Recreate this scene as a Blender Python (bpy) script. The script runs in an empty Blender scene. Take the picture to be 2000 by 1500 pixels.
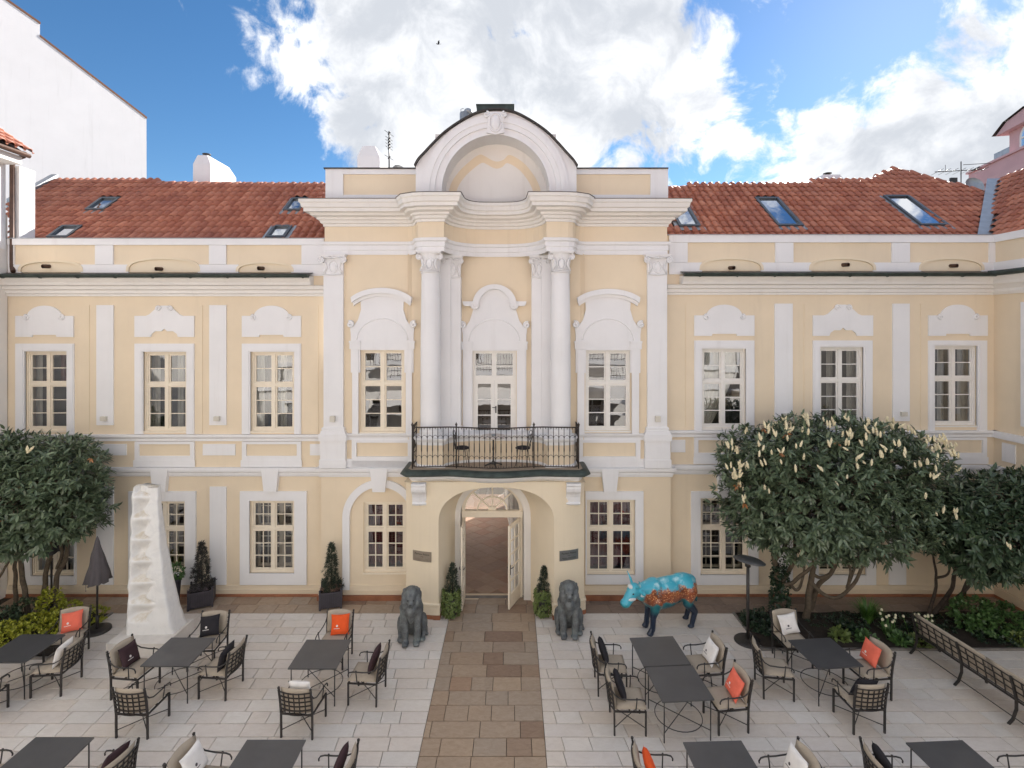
import bpy, bmesh, math, random
import numpy as np
from mathutils import Vector, Matrix, noise
R = math.radians
random.seed(7); np.random.seed(7)
SC = bpy.context.scene
COL = SC.collection

# ------------------------------------------------------------------ camera
F, HX, HY, CAMZ = 1020.0, 1000.0, 644.0, 6.92      # focal length and horizon, in pixels of the 2000 px wide photograph
cd = bpy.data.cameras.new('camera'); cam = bpy.data.objects.new('camera', cd); COL.objects.link(cam)
cam.location = (0, 0, CAMZ); cam.rotation_euler = (R(90), 0, 0)
cd.sensor_width = 36; cd.lens = 36 * F / 2000; cd.shift_y = (HY - 750) / 2000
cd.clip_start = 0.05; cd.clip_end = 2000
SC.camera = cam

# ------------------------------------------------------------------ sun, sky, exposure
SUN_AZ, SUN_EL = 38.0, 29.0        # degrees to the right of the view, above the horizon
sun_dir = Vector((math.sin(R(SUN_AZ)) * math.cos(R(SUN_EL)), math.cos(R(SUN_AZ)) * math.cos(R(SUN_EL)), math.sin(R(SUN_EL))))
sl = bpy.data.lights.new('sun', 'SUN'); so = bpy.data.objects.new('sun', sl); COL.objects.link(so)
sl.energy = 3.8; sl.angle = R(0.5); sl.color = (1.0, 0.95, 0.88)
so.rotation_euler = sun_dir.to_track_quat('Z', 'Y').to_euler(); so.location = (20, 25, 30)
SC.view_settings.view_transform = 'Standard'; SC.view_settings.look = 'None'
SC.view_settings.gamma = 1.0; SC.view_settings.use_curve_mapping = False
SC.view_settings.exposure = 1.52
SC.cycles.max_bounces = 10; SC.cycles.diffuse_bounces = 6; SC.cycles.glossy_bounces = 4
SC.cycles.transparent_max_bounces = 16; SC.cycles.sample_clamp_indirect = 6.0

class NT:
    """small node-tree helper"""
    def __init__(s, nt): s.nt = nt; s.n = nt.nodes; s.l = nt.links; s.n.clear()
    def node(s, t, _props=None, **ins):
        nd = s.n.new(t)
        for k, v in (_props or {}).items(): setattr(nd, k, v)
        for k, v in ins.items(): s.set(nd, k, v)
        return nd
    def set(s, nd, k, v):
        if isinstance(k, str) and k[0] == 'i' and k[1:].isdigit(): sock = nd.inputs[int(k[1:])]
        else: sock = nd.inputs[k.replace('_', ' ')] if k.replace('_', ' ') in nd.inputs else nd.inputs[k]
        if isinstance(v, bpy.types.NodeSocket): s.l.new(v, sock)
        elif isinstance(v, tuple) and len(v) == 3 and sock.type == 'RGBA': sock.default_value = (*v, 1)
        else: sock.default_value = v
    def math(s, op, a, b=0.0, clamp=False, c=None):
        nd = s.node('ShaderNodeMath', {'operation': op, 'use_clamp': clamp}, i0=a, i1=b)
        if c is not None: s.set(nd, 'i2', c)
        return nd.outputs[0]
    def mix(s, fac, a, b, blend='MIX'):
        nd = s.node('ShaderNodeMix', {'data_type': 'RGBA', 'blend_type': blend}, i0=fac, i6=a, i7=b)
        return nd.outputs[2]
    def noise(s, vec, scale, detail=4.0, rough=0.55, dist=0.0):
        nd = s.node('ShaderNodeTexNoise', None, Scale=scale, Detail=detail, Roughness=rough, Distortion=dist)
        if vec is not None: s.set(nd, 'Vector', vec)
        return nd.outputs[0]
    def maprange(s, v, a, b, c=0.0, d=1.0, smooth=False):
        nd = s.node('ShaderNodeMapRange', {'interpolation_type': 'SMOOTHSTEP' if smooth else 'LINEAR'}, i0=v, i1=a, i2=b, i3=c, i4=d)
        return nd.outputs[0]

def skydir(px, py):
    return Vector(((px - HX) / F, 1.0, (HY - py) / F)).normalized()

W = bpy.data.worlds.new('World'); SC.world = W; W.use_nodes = True
t = NT(W.node_tree)
out = t.node('ShaderNodeOutputWorld')
sky = t.node('ShaderNodeTexSky', {'sky_type': 'NISHITA', 'sun_disc': False, 'sun_elevation': R(SUN_EL), 'sun_rotation': R(SUN_AZ),
                                  'altitude': 200.0, 'air_density': 1.0, 'dust_density': 0.1, 'ozone_density': 3.0})
gen = t.node('ShaderNodeTexCoord').outputs['Generated']
# clouds: fractal noise on the sky dome, denser and thinner in the banks that the sky shows
bias = 0.0
BANKS = [(640, 60, 230, .22), (860, 60, 280, .26), (1080, 130, 280, .26), (1270, 30, 260, .24), (1120, 290, 200, .2), (800, 220, 170, .16), (720, 300, 80, .1),
         (1385, 250, 100, .26), (1720, 310, 190, .30), (1900, 220, 200, .28), (2080, 170, 240, .22), (1560, 345, 110, .16), (1850, 60, 60, .1),
         (260, 260, 330, -.3), (120, 0, 330, -.25), (520, 330, 140, -.22), (1590, 130, 165, -.3), (1520, 300, 60, -.16), (1780, 40, 190, -.22), (1440, 340, 60, -.2), (1300, 380, 40, -.1)]
for (px, py, rad, amp) in BANKS:
    d = skydir(px, py)
    dt = t.node('ShaderNodeVectorMath', {'operation': 'DOT_PRODUCT'}, i0=gen, i1=tuple(d)).outputs['Value']
    ang = math.atan(rad / F) * d.y * 1.25
    m = t.maprange(dt, math.cos(ang), 1.0, 0.0, amp, True)
    bias = m if isinstance(bias, float) else t.math('ADD', bias, m)
warp = t.node('ShaderNodeTexNoise', None, Vector=gen, Scale=3.0, Detail=3.0)
wv = t.node('ShaderNodeVectorMath', {'operation': 'MULTIPLY_ADD'}, i0=warp.outputs['Color'], i1=(0.22, 0.22, 0.22), i2=gen).outputs[0]
n1 = t.noise(wv, 6.2, 10.0, 0.62)
dens = t.math('ADD', t.math('MULTIPLY_ADD', n1, 1.85, c=-0.345), t.math('MULTIPLY', bias, 0.66))
mask = t.maprange(dens, 0.52, 0.74, 0.0, 1.0, True)
thick = t.maprange(t.math('ADD', t.math('MULTIPLY', bias, 0.35), t.noise(wv, 5.2, 8.0, 0.62)), 0.50, 0.80, 0.0, 1.0, True)
ccol = t.mix(thick, (4.5, 4.53, 4.6), (2.45, 2.58, 2.8))
skyc = t.node('ShaderNodeHueSaturation', None, Saturation=1.2, Value=0.54, Color=sky.outputs[0]).outputs[0]
final = t.mix(mask, skyc, ccol)
bg = t.node('ShaderNodeBackground', None, Color=final, Strength=0.1)
t.l.new(bg.outputs[0], out.inputs[0])

# ------------------------------------------------------------------ mesh helpers
WORLD = {}
class MB:
    def __init__(s): s.v = []; s.f = []; s.s = []
    def add(s, vs, fs, smooth=False):
        o = len(s.v); s.v += [tuple(p) for p in vs]
        s.f += [tuple(i + o for i in f) for f in fs]; s.s += [smooth] * len(fs)
        return s
    def box(s, x0, x1, y0, y1, z0, z1):
        x0, x1 = min(x0, x1), max(x0, x1); y0, y1 = min(y0, y1), max(y0, y1); z0, z1 = min(z0, z1), max(z0, z1)
        vs = [(x, y, z) for z in (z0, z1) for y in (y0, y1) for x in (x0, x1)]
        return s.add(vs, [(0, 2, 3, 1), (4, 5, 7, 6), (0, 1, 5, 4), (2, 6, 7, 3), (0, 4, 6, 2), (1, 3, 7, 5)])
    def quad(s, a, b, c, d): return s.add([a, b, c, d], [(0, 1, 2, 3)])
    def prism(s, poly, y0, y1):          # poly in (x, z), front at y0
        n = len(poly)
        A = sum(poly[i][0] * poly[(i + 1) % n][1] - poly[(i + 1) % n][0] * poly[i][1] for i in range(n))
        if A < 0: poly = poly[::-1]
        vs = [(x, y0, z) for x, z in poly] + [(x, y1, z) for x, z in poly]
        fs = [tuple(range(n)), tuple(range(2 * n - 1, n - 1, -1))] + [(i, i + n, (i + 1) % n + n, (i + 1) % n) for i in range(n)]
        return s.add(vs, fs)
    def prism_z(s, poly, z0, z1):        # poly in (x, y)
        n = len(poly)
        vs = [(x, y, z0) for x, y in poly] + [(x, y, z1) for x, y in poly]
        fs = [tuple(range(n)), tuple(range(2 * n - 1, n - 1, -1))] + [(i, i + n, (i + 1) % n + n, (i + 1) % n) for i in range(n)]
        return s.add(vs, fs)
    def tube(s, pts, r, n=6, caps=True, square=False):
        pts = [Vector(p) for p in pts]; m = len(pts)
        rr = r if isinstance(r, (list, tuple)) else [r] * m
        vs = []; prev = None
        for i, p in enumerate(pts):
            tg = (pts[min(i + 1, m - 1)] - pts[max(i - 1, 0)]).normalized()
            if prev is None:
                up = Vector((0, 0, 1)) if abs(tg.z) < 0.9 else Vector((0, 1, 0))
                a = tg.cross(up).normalized()
            else:
                a = (prev - tg * prev.dot(tg))
                a = a.normalized() if a.length > 1e-6 else tg.orthogonal().normalized()
            prev = a; b = tg.cross(a)
            for k in range(n):
                th = 2 * math.pi * (k + (0.5 if square else 0)) / n
                q = rr[i] * (1.414 if square else 1)
                vs.append(p + a * math.cos(th) * q + b * math.sin(th) * q)
        fs = [(i * n + k, i * n + (k + 1) % n, (i + 1) * n + (k + 1) % n, (i + 1) * n + k) for i in range(m - 1) for k in range(n)]
        s.add(vs, fs, not square)
        if caps:
            o = len(s.v) - m * n
            s.f += [tuple(o + k for k in range(n))[::-1], tuple(o + (m - 1) * n + k for k in range(n))]; s.s += [False, False]
        return s
    def lathe(s, prof, cx=0, cy=0, n=20, smooth=True, a0=0, a1=2 * math.pi):
        full = abs(a1 - a0 - 2 * math.pi) < 1e-6
        m = n if full else n + 1
        vs = [(cx + r * math.cos(a0 + (a1 - a0) * k / n), cy + r * math.sin(a0 + (a1 - a0) * k / n), z) for r, z in prof for k in range(m)]
        fs = []
        for i in range(len(prof) - 1):
            for k in range(n):
                k2 = (k + 1) % m
                fs.append((i * m + k, i * m + k2, (i + 1) * m + k2, (i + 1) * m + k))
        return s.add(vs, fs, smooth)
    def ball(s, c, r, n=10, m=6):
        rx, ry, rz = r if isinstance(r, (tuple, list)) else (r, r, r)
        vs = [(c[0] + rx * math.sin(math.pi * j / m) * math.cos(2 * math.pi * k / n), c[1] + ry * math.sin(math.pi * j / m) * math.sin(2 * math.pi * k / n), c[2] + rz * math.cos(math.pi * j / m)) for j in range(m + 1) for k in range(n)]
        fs = [(j * n + k, (j + 1) * n + k, (j + 1) * n + (k + 1) % n, j * n + (k + 1) % n) for j in range(m) for k in range(n)]
        return s.add(vs, fs, True)
    def sweep(s, path, prof, smooth=False):      # path [(x,y)] left to right, prof [(out,z)], out towards the court
        m = len(path); P = [Vector(p) for p in path]; vs = []
        for i in range(m):
            t0 = (P[i] - P[i - 1]).normalized() if i > 0 else None
            t1 = (P[i + 1] - P[i]).normalized() if i < m - 1 else None
            n0 = Vector((t0.y, -t0.x)) if t0 else None; n1 = Vector((t1.y, -t1.x)) if t1 else None
            if n0 is None: nn = n1
            elif n1 is None: nn = n0
            else:
                nn = (n0 + n1).normalized(); nn = nn / max(0.45, nn.dot(n1))
            for o, z in prof: vs.append((P[i].x + nn.x * o, P[i].y + nn.y * o, z))
        k = len(prof)
        fs = [(i * k + j, (i + 1) * k + j, (i + 1) * k + j + 1, i * k + j + 1) for i in range(m - 1) for j in range(k - 1)]
        s.add(vs, fs, smooth)
        o = len(s.v) - m * k
        s.f += [tuple(o + j for j in range(k)), tuple(o + (m - 1) * k + j for j in range(k))[::-1]]; s.s += [False, False]
        return s
    def wall(s, x0, x1, z0, z1, holes, y, depth=0.3):   # sheet facing the court with rectangular openings and reveals
        xs = sorted({x0, x1} | {h[0] for h in holes} | {h[1] for h in holes}); zs = sorted({z0, z1} | {h[2] for h in holes} | {h[3] for h in holes})
        for i in range(len(xs) - 1):
            for j in range(len(zs) - 1):
                cx, cz = (xs[i] + xs[i + 1]) / 2, (zs[j] + zs[j + 1]) / 2
                if cx < x0 or cx > x1 or cz < z0 or cz > z1: continue
                if any(h[0] < cx < h[1] and h[2] < cz < h[3] for h in holes): continue
                s.quad((xs[i], y, zs[j]), (xs[i + 1], y, zs[j]), (xs[i + 1], y, zs[j + 1]), (xs[i], y, zs[j + 1]))
        for a, b, c, d in holes:
            s.quad((a, y, c), (a, y, d), (a, y + depth, d), (a, y + depth, c)); s.quad((b, y, d), (b, y, c), (b, y + depth, c), (b, y + depth, d))
            s.quad((a, y, d), (b, y, d), (b, y + depth, d), (a, y + depth, d)); s.quad((b, y, c), (a, y, c), (a, y + depth, c), (b, y + depth, c))
        return s
    def mesh(s, name, mat=None, fix=False):
        me = bpy.data.meshes.new(name); me.from_pydata(s.v, [], s.f)
        me.polygons.foreach_set('use_smooth', s.s)
        if fix:
            bm = bmesh.new(); bm.from_mesh(me); bmesh.ops.recalc_face_normals(bm, faces=bm.faces); bm.to_mesh(me); bm.free()
        if mat is not None:
            for m_ in (mat if isinstance(mat, list) else [mat]): me.materials.append(m_)
        me.update(); return me
    def build(s, name, mat, parent=None, local=False, fix=True, label=None, kind=None):
        return link(name, s.mesh(name, mat, fix), parent, local, label, kind)

def link(name, me, parent=None, local=False, label=None, kind=None):
    o = bpy.data.objects.new(name, me); COL.objects.link(o)
    WORLD[o.name] = Matrix.Identity(4)
    if parent is not None:
        o.parent = parent
        if not local: o.matrix_parent_inverse = WORLD[parent.name].inverted()
    if label: o['label'] = label
    if kind: o['kind'] = kind
    return o
def empty(name, loc, rz=0, label=None, cat=None, group=None):
    o = bpy.data.objects.new(name, None); COL.objects.link(o); o.empty_display_size = 0.2
    o.location = loc; o.rotation_euler = (0, 0, rz)
    WORLD[o.name] = Matrix.Translation(loc) @ Matrix.Rotation(rz, 4, 'Z')
    return tag(o, label, cat, group)
def tag(o, label=None, cat=None, group=None, kind=None):
    if label: o['label'] = label
    if cat: o['category'] = cat
    if group: o['group'] = group
    if kind: o['kind'] = kind
    return o
def copy_tree(o, parent=None):
    c = o.copy(); COL.objects.link(c)
    WORLD[c.name] = WORLD.get(o.name, Matrix.Identity(4))
    if parent is not None: c.parent = parent
    for ch in list(o.children): copy_tree(ch, c)
    return c
class Pl:
    """a plane parallel to the palace front at distance d: converts measurements to metres"""
    def __init__(s, d): s.d = d
    def X(s, px): return (px - HX) * s.d / F
    def Z(s, py): return CAMZ - (py - HY) * s.d / F
    def P(s, px, py): return (s.X(px), s.Z(py))
    def rect(s, x0, x1, y0, y1): return [s.P(x0, y1), s.P(x1, y1), s.P(x1, y0), s.P(x0, y0)]
def arc(cx, cz, rx, rz, a0, a1, n):
    return [(cx + rx * math.cos(R(a0 + (a1 - a0) * i / n)), cz + rz * math.sin(R(a0 + (a1 - a0) * i / n))) for i in range(n + 1)]
def spiral(cx, cz, r, y, turns=1.4, start=90, sgn=1, n=22):
    return [(cx + sgn * r * (1 - 0.8 * i / n) * math.cos(R(start + 360 * turns * i / n)), y, cz + r * (1 - 0.8 * i / n) * math.sin(R(start + 360 * turns * i / n))) for i in range(n + 1)]

# ------------------------------------------------------------------ materials
MATS = {}
def base_mat(name):
    m = bpy.data.materials.new(name); m.use_nodes = True; MATS[name] = m
    t = NT(m.node_tree); o = t.node('ShaderNodeOutputMaterial'); b = t.node('ShaderNodeBsdfPrincipled')
    t.l.new(b.outputs[0], o.inputs[0]); return m, t, b
def pos(t): return t.node('ShaderNodeNewGeometry').outputs['Position']
def objc(t): return t.node('ShaderNodeTexCoord').outputs['Object']
def rnd(t):
    a = t.node('ShaderNodeObjectInfo').outputs['Random']; b = t.node('ShaderNodeNewGeometry').outputs['Random Per Island']
    return t.math('FRACT', t.math('ADD', t.math('MULTIPLY', a, 7.31), b))
def bump(t, b, h, strength=0.2, dist=0.01):
    nd = t.node('ShaderNodeBump', None, Strength=strength, Distance=dist, Height=h); t.l.new(nd.outputs[0], b.inputs['Normal'])
def plaster(name, col, var=0.10, rough=0.85, streak=0.10, dirt=(0.35, 0.29, 0.22)):
    m, t, b = base_mat(name); p = pos(t)
    n1 = t.noise(p, 0.9, 6, 0.6); n2 = t.noise(p, 14, 5, 0.6)
    st = t.node('ShaderNodeMapping', None, Vector=p, Scale=(3.2, 3.2, 0.22)).outputs[0]
    n3 = t.maprange(t.noise(st, 1.6, 6, 0.65), 0.52, 0.82, 0.0, streak, True)
    lo = tuple(c * (1 - var) for c in col); hi = tuple(min(1, c * (1 + var * 0.5)) for c in col)
    c = t.mix(t.maprange(n1, 0.3, 0.7), lo, hi)
    c = t.mix(t.maprange(n2, 0.2, 0.8, 0, 0.25), c, lo)
    c = t.mix(n3, c, dirt)
    t.set(b, 'Base Color', c); b.inputs['Roughness'].default_value = rough; b.inputs['Specular IOR Level'].default_value = 0.25
    bump(t, b, t.math('ADD', t.noise(p, 60, 4, 0.6), t.math('MULTIPLY', n2, 0.6)), 0.25, 0.006)
    return m
def simple(name, col, rough=0.5, metal=0.0, var=0.15, scale=8.0, bs=0.15, spec=0.5, coords='pos', useRnd=0.0, bscale=None):
    m, t, b = base_mat(name); p = pos(t) if coords == 'pos' else objc(t)
    n = t.noise(p, scale, 5, 0.6)
    c = t.mix(t.maprange(n, 0.25, 0.75), tuple(x * (1 - var) for x in col), tuple(min(1, x * (1 + var)) for x in col))
    if useRnd:
        c = t.mix(t.maprange(rnd(t), 0, 1, 0, useRnd), c, tuple(x * 0.45 for x in col))
    t.set(b, 'Base Color', c)
    b.inputs['Roughness'].default_value = rough; b.inputs['Metallic'].default_value = metal; b.inputs['Specular IOR Level'].default_value = spec
    if bs: bump(t, b, t.noise(p, bscale or scale * 5, 4, 0.6), bs, 0.005)
    return m
YEL = plaster('yellow_plaster', (0.79, 0.665, 0.495), 0.06)
CRM = plaster('cream_plaster', (0.80, 0.69, 0.52), 0.05)
WHT = plaster('white_plaster', (0.81, 0.80, 0.80), 0.05, streak=0.12)
OFF = plaster('offwhite_plaster', (0.79, 0.76, 0.72), 0.05, streak=0.15)
PLN = plaster('plinth_plaster', (0.74, 0.62, 0.46), 0.08, streak=0.1)
FWL = plaster('firewall_plaster', (0.80, 0.79, 0.80), 0.04, streak=0.25, dirt=(0.42, 0.41, 0.40))
PNK = plaster('pink_plaster', (0.62, 0.40, 0.42), 0.08)
REDST = simple('red_sandstone', (0.30, 0.12, 0.06), 0.75, var=0.35, scale=3, bs=0.3)
FRM = simple('window_paint', (0.82, 0.73, 0.59), 0.45, var=0.05, bs=0.05)
FRW = simple('white_window_paint', (0.80, 0.77, 0.72), 0.4, var=0.04, bs=0.05)
IRON = simple('dark_iron', (0.045, 0.041, 0.039), 0.45, 0.3, var=0.3, scale=20, coords='obj')
IRONB = simple('rusty_iron', (0.05, 0.04, 0.034), 0.6, 0.3, var=0.5, scale=6, bs=0.2)
COPPER = simple('patinated_copper', (0.045, 0.06, 0.052), 0.55, 0.35, var=0.55, scale=3.5, bs=0.2)
ZINC = simple('zinc_sheet', (0.36, 0.38, 0.40), 0.4, 0.6, var=0.2, scale=4)
DKSHEET = simple('dark_roof_sheet', (0.055, 0.048, 0.042), 0.5, 0.3, var=0.4, scale=4)
PIPEB = simple('brown_pipe', (0.09, 0.05, 0.035), 0.45, 0.3, var=0.3)
STONE = simple('grey_stone', (0.22, 0.20, 0.18), 0.8, var=0.25, scale=5, bs=0.3)
BRASS = simple('plaque_metal', (0.42, 0.36, 0.29), 0.4, 0.7, var=0.12, scale=6, bs=0.03)
STEEL = simple('plaque_steel', (0.30, 0.31, 0.31), 0.35, 0.8, var=0.12, scale=6, bs=0.03)
INK = simple('ink', (0.02, 0.018, 0.016), 0.6, var=0.0, bs=0)
LAMP = simple('lamp_housing', (0.62, 0.58, 0.50), 0.5, var=0.05)
CURT = simple('red_curtain', (0.17, 0.035, 0.04), 0.8, var=0.35, scale=5, bs=0.2)
CURW = simple('net_curtain', (0.62, 0.60, 0.55), 0.85, var=0.1, scale=5)
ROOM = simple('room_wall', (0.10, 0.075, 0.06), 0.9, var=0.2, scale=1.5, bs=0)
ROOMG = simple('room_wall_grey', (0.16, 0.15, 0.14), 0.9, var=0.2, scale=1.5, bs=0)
def glass_mat(name='window_glass', refl=0.19):
    m = bpy.data.materials.new(name); m.use_nodes = True; t = NT(m.node_tree)
    o = t.node('ShaderNodeOutputMaterial')
    gl = t.node('ShaderNodeBsdfGlossy', None, Color=(0.95, 0.97, 1.0), Roughness=0.01)
    tr = t.node('ShaderNodeBsdfTransparent', None, Color=(0.82, 0.84, 0.83))
    h = t.noise(pos(t), 1.7, 2, 0.5); bp = t.node('ShaderNodeBump', None, Strength=0.035, Distance=0.05, Height=h)
    t.l.new(bp.outputs[0], gl.inputs['Normal'])
    lw = t.node('ShaderNodeFresnel', None, IOR=1.5).outputs[0]
    fac = t.math('ADD', t.math('MULTIPLY', lw, 1.4), refl - 0.06, clamp=True)
    mx = t.node('ShaderNodeMixShader', None, i0=fac); t.l.new(tr.outputs[0], mx.inputs[1]); t.l.new(gl.outputs[0], mx.inputs[2])
    t.l.new(mx.outputs[0], o.inputs[0]); return m
GLASS = glass_mat()
SKYG = glass_mat('skylight_glass', 0.5)
def tile_mat():
    m, t, b = base_mat('clay_roof_tile'); p = pos(t); r = rnd(t)
    c = t.mix(r, (0.38, 0.118, 0.062), (0.58, 0.235, 0.14))
    c = t.mix(t.maprange(t.noise(p, 1.1, 4), 0.35, 0.75, 0, 0.6), c, (0.26, 0.085, 0.06))
    c = t.mix(t.maprange(t.noise(p, 22, 4), 0.5, 0.8, 0, 0.35), c, (0.13, 0.07, 0.055))
    t.set(b, 'Base Color', c); b.inputs['Roughness'].default_value = 0.5
    bump(t, b, t.noise(p, 70, 3), 0.25, 0.004); return m
TILE = tile_mat()
def slab_mat(name, cols, rough, vein=0.3, scale=5.0):
    m, t, b = base_mat(name); p = pos(t); r = rnd(t)
    cr = t.node('ShaderNodeValToRGB'); t.l.new(r, cr.inputs[0]); el = cr.color_ramp.elements
    for i, c in enumerate(cols):
        e = el[i] if i < 2 else el.new(0.5)
        e.position = i / (len(cols) - 1); e.color = (*c, 1)
    sh = t.node('ShaderNodeVectorMath', {'operation': 'ADD'}, i0=p).outputs[0]
    rv = t.node('ShaderNodeCombineXYZ', None, X=t.math('MULTIPLY', r, 31.0), Y=t.math('MULTIPLY', r, 17.0)).outputs[0]
    t.l.new(rv, sh.node.inputs[1])
    mp = t.node('ShaderNodeMapping', None, Vector=sh, Scale=(1.0, 2.2, 1.0)).outputs[0]
    n = t.noise(mp, scale, 7, 0.62, 1.2); c = cr.outputs[0]
    dk = t.mix(1.0, c, (0.62, 0.56, 0.5), 'MULTIPLY')
    c = t.mix(t.maprange(n, 0.4, 0.75, 0, vein), c, dk)
    big = t.maprange(t.noise(p, 0.6, 7, 0.65), 0.42, 0.72, 0, 0.3)
    c = t.mix(big, c, t.mix(1.0, c, (0.72, 0.68, 0.64), 'MULTIPLY'))
    c = t.mix(t.maprange(t.noise(p, 45, 3), 0.55, 0.75, 0, 0.22), c, dk)
    t.set(b, 'Base Color', c); t.set(b, 'Roughness', t.maprange(n, 0.3, 0.7, rough - 0.08, rough + 0.1))
    b.inputs['Specular IOR Level'].default_value = 0.4
    bump(t, b, t.noise(p, 55, 4), 0.3, 0.004); return m
CREAMS = slab_mat('cream_paving', [(0.66, 0.62, 0.575), (0.72, 0.68, 0.635), (0.68, 0.61, 0.54), (0.70, 0.67, 0.635), (0.67, 0.615, 0.57)], 0.6, 0.25)
BROWNS = slab_mat('brown_paving', [(0.33, 0.235, 0.165), (0.44, 0.335, 0.24), (0.26, 0.175, 0.125), (0.37, 0.30, 0.235), (0.29, 0.255, 0.215), (0.35, 0.20, 0.125), (0.40, 0.30, 0.215)], 0.6, 0.5, 7)
GREYS = slab_mat('grey_brown_paving', [(0.24, 0.18, 0.145), (0.31, 0.235, 0.185), (0.20, 0.155, 0.13)], 0.62, 0.5, 7)
TERRA = slab_mat('terracotta_floor', [(0.38, 0.25, 0.18), (0.44, 0.30, 0.21), (0.40, 0.23, 0.155)], 0.6, 0.35, 4)
JOINT = simple('joint_sand', (0.05, 0.04, 0.032), 0.95, var=0.3, scale=20)
SOIL = simple('dark_soil', (0.028, 0.02, 0.014), 0.95, var=0.5, scale=9, bs=0.9, bscale=25)
GROUND = simple('earth', (0.12, 0.10, 0.08), 0.95, var=0.3, scale=0.6)
def leaf_mat(name, cols, rough=0.38, trans=0.0):
    m, t, b = base_mat(name); r = rnd(t)
    cr = t.node('ShaderNodeValToRGB'); t.l.new(r, cr.inputs[0]); el = cr.color_ramp.elements
    for i, c in enumerate(cols):
        e = el[i] if i < 2 else el.new(0.5)
        e.position = i / (len(cols) - 1); e.color = (*c, 1)
    c = t.mix(t.maprange(t.noise(pos(t), 2.2, 3), 0.4, 0.7, 0, 0.4), cr.outputs[0], cols[0])
    t.set(b, 'Base Color', c); b.inputs['Roughness'].default_value = rough
    b.inputs['Specular IOR Level'].default_value = 0.5
    b.inputs['Subsurface Weight'].default_value = 0.0
    return m
LAUREL = leaf_mat('laurel_leaf', [(0.075, 0.108, 0.064), (0.112, 0.155, 0.09), (0.16, 0.21, 0.118), (0.10, 0.135, 0.088), (0.20, 0.255, 0.13), (0.085, 0.118, 0.07)], 0.28)
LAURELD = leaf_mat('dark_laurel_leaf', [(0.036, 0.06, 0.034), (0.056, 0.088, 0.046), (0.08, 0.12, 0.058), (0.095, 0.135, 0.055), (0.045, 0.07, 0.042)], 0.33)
YELLEAF = leaf_mat('lime_leaf', [(0.17, 0.20, 0.015), (0.27, 0.29, 0.02), (0.10, 0.14, 0.015), (0.33, 0.32, 0.03)], 0.5)
GRNLEAF = leaf_mat('green_leaf', [(0.035, 0.075, 0.02), (0.06, 0.13, 0.03), (0.09, 0.17, 0.05)], 0.5)
BRTLEAF = leaf_mat('bright_leaf', [(0.05, 0.13, 0.02), (0.09, 0.20, 0.035), (0.12, 0.22, 0.05)], 0.5)
VARLEAF = leaf_mat('variegated_leaf', [(0.09, 0.13, 0.03), (0.17, 0.22, 0.06), (0.30, 0.33, 0.14), (0.11, 0.15, 0.04)], 0.5)
CONIF = leaf_mat('conifer_needle', [(0.022, 0.036, 0.024), (0.035, 0.05, 0.03), (0.05, 0.065, 0.035)], 0.55)
CONIFP = leaf_mat('purple_conifer_needle', [(0.035, 0.032, 0.03), (0.05, 0.045, 0.042), (0.045, 0.055, 0.035)], 0.55)
IVY = leaf_mat('ivy_leaf', [(0.012, 0.03, 0.014), (0.022, 0.046, 0.02), (0.035, 0.06, 0.028)], 0.4)
BARK = simple('bark', (0.105, 0.08, 0.055), 0.9, var=0.45, scale=14, bs=0.6, bscale=40)
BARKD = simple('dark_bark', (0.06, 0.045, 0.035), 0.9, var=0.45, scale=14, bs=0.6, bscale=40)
FLOW = simple('cream_blossom', (0.74, 0.65, 0.43), 0.7, var=0.2, scale=40, bs=0.4)
TULIP = simple('white_tulip', (0.78, 0.74, 0.52), 0.6, var=0.08, scale=20)
def fabric(name, col, var=0.08, bs=0.3):
    return simple(name, col, 0.92, var=var, scale=9, bs=bs, spec=0.15, coords='obj', bscale=160)
BEIGE = fabric('beige_canvas', (0.40, 0.34, 0.27)); CORAL = fabric('coral_cotton', (0.80, 0.17, 0.11)); ORANGE = fabric('orange_cotton', (0.80, 0.11, 0.03))
PLUM = fabric('plum_cotton', (0.055, 0.032, 0.036)); BLACKF = fabric('black_cotton', (0.03, 0.028, 0.032)); WHITEF = fabric('white_cotton', (0.78, 0.75, 0.72)); GREYF = fabric('grey_canvas', (0.105, 0.095, 0.10))
TABLE = simple('table_laminate', (0.075, 0.074, 0.076), 0.34, 0.0, var=0.15, scale=3, bs=0.04, bscale=120)
PLANTER = simple('planter_paint', (0.05, 0.045, 0.055), 0.5, var=0.2)

# ------------------------------------------------------------------ ground, paving
g = MB(); g.quad((-300, -200, -0.12), (300, -200, -0.12), (300, 400, -0.12), (-300, 400, -0.12))
g.build('ground', GROUND, kind='structure', fix=False)
PX0, PX1 = -1.512, 0.555                      # stone path
DB, DW = 12.75, 13.55                         # border band, palace wall
court = MB(); court.quad((-16, -1.2, -0.045), (16, -1.2, -0.045), (16, 14.5, -0.045), (-16, 14.5, -0.045))
court_o = court.build('courtyard_paving', JOINT, kind='structure', fix=False)
pth = MB(); pth.quad((PX0, 2, -0.040), (PX1, 2, -0.040), (PX1, 13.6, -0.040), (PX0, 13.6, -0.040))
path_o = pth.build('path', JOINT, kind='structure', fix=False)
bnd = MB(); bnd.quad((-14, DB, -0.036), (14, DB, -0.036), (14, 14.2, -0.036), (-14, 14.2, -0.036))
band_o = bnd.build('border_pavement', JOINT, kind='structure', fix=False)
slabs = []                                    # (parent key, x0, x1, d0, d1, shear)
def inview(x, d): return d > 7.9 and abs(x / d) < 1.02
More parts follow.
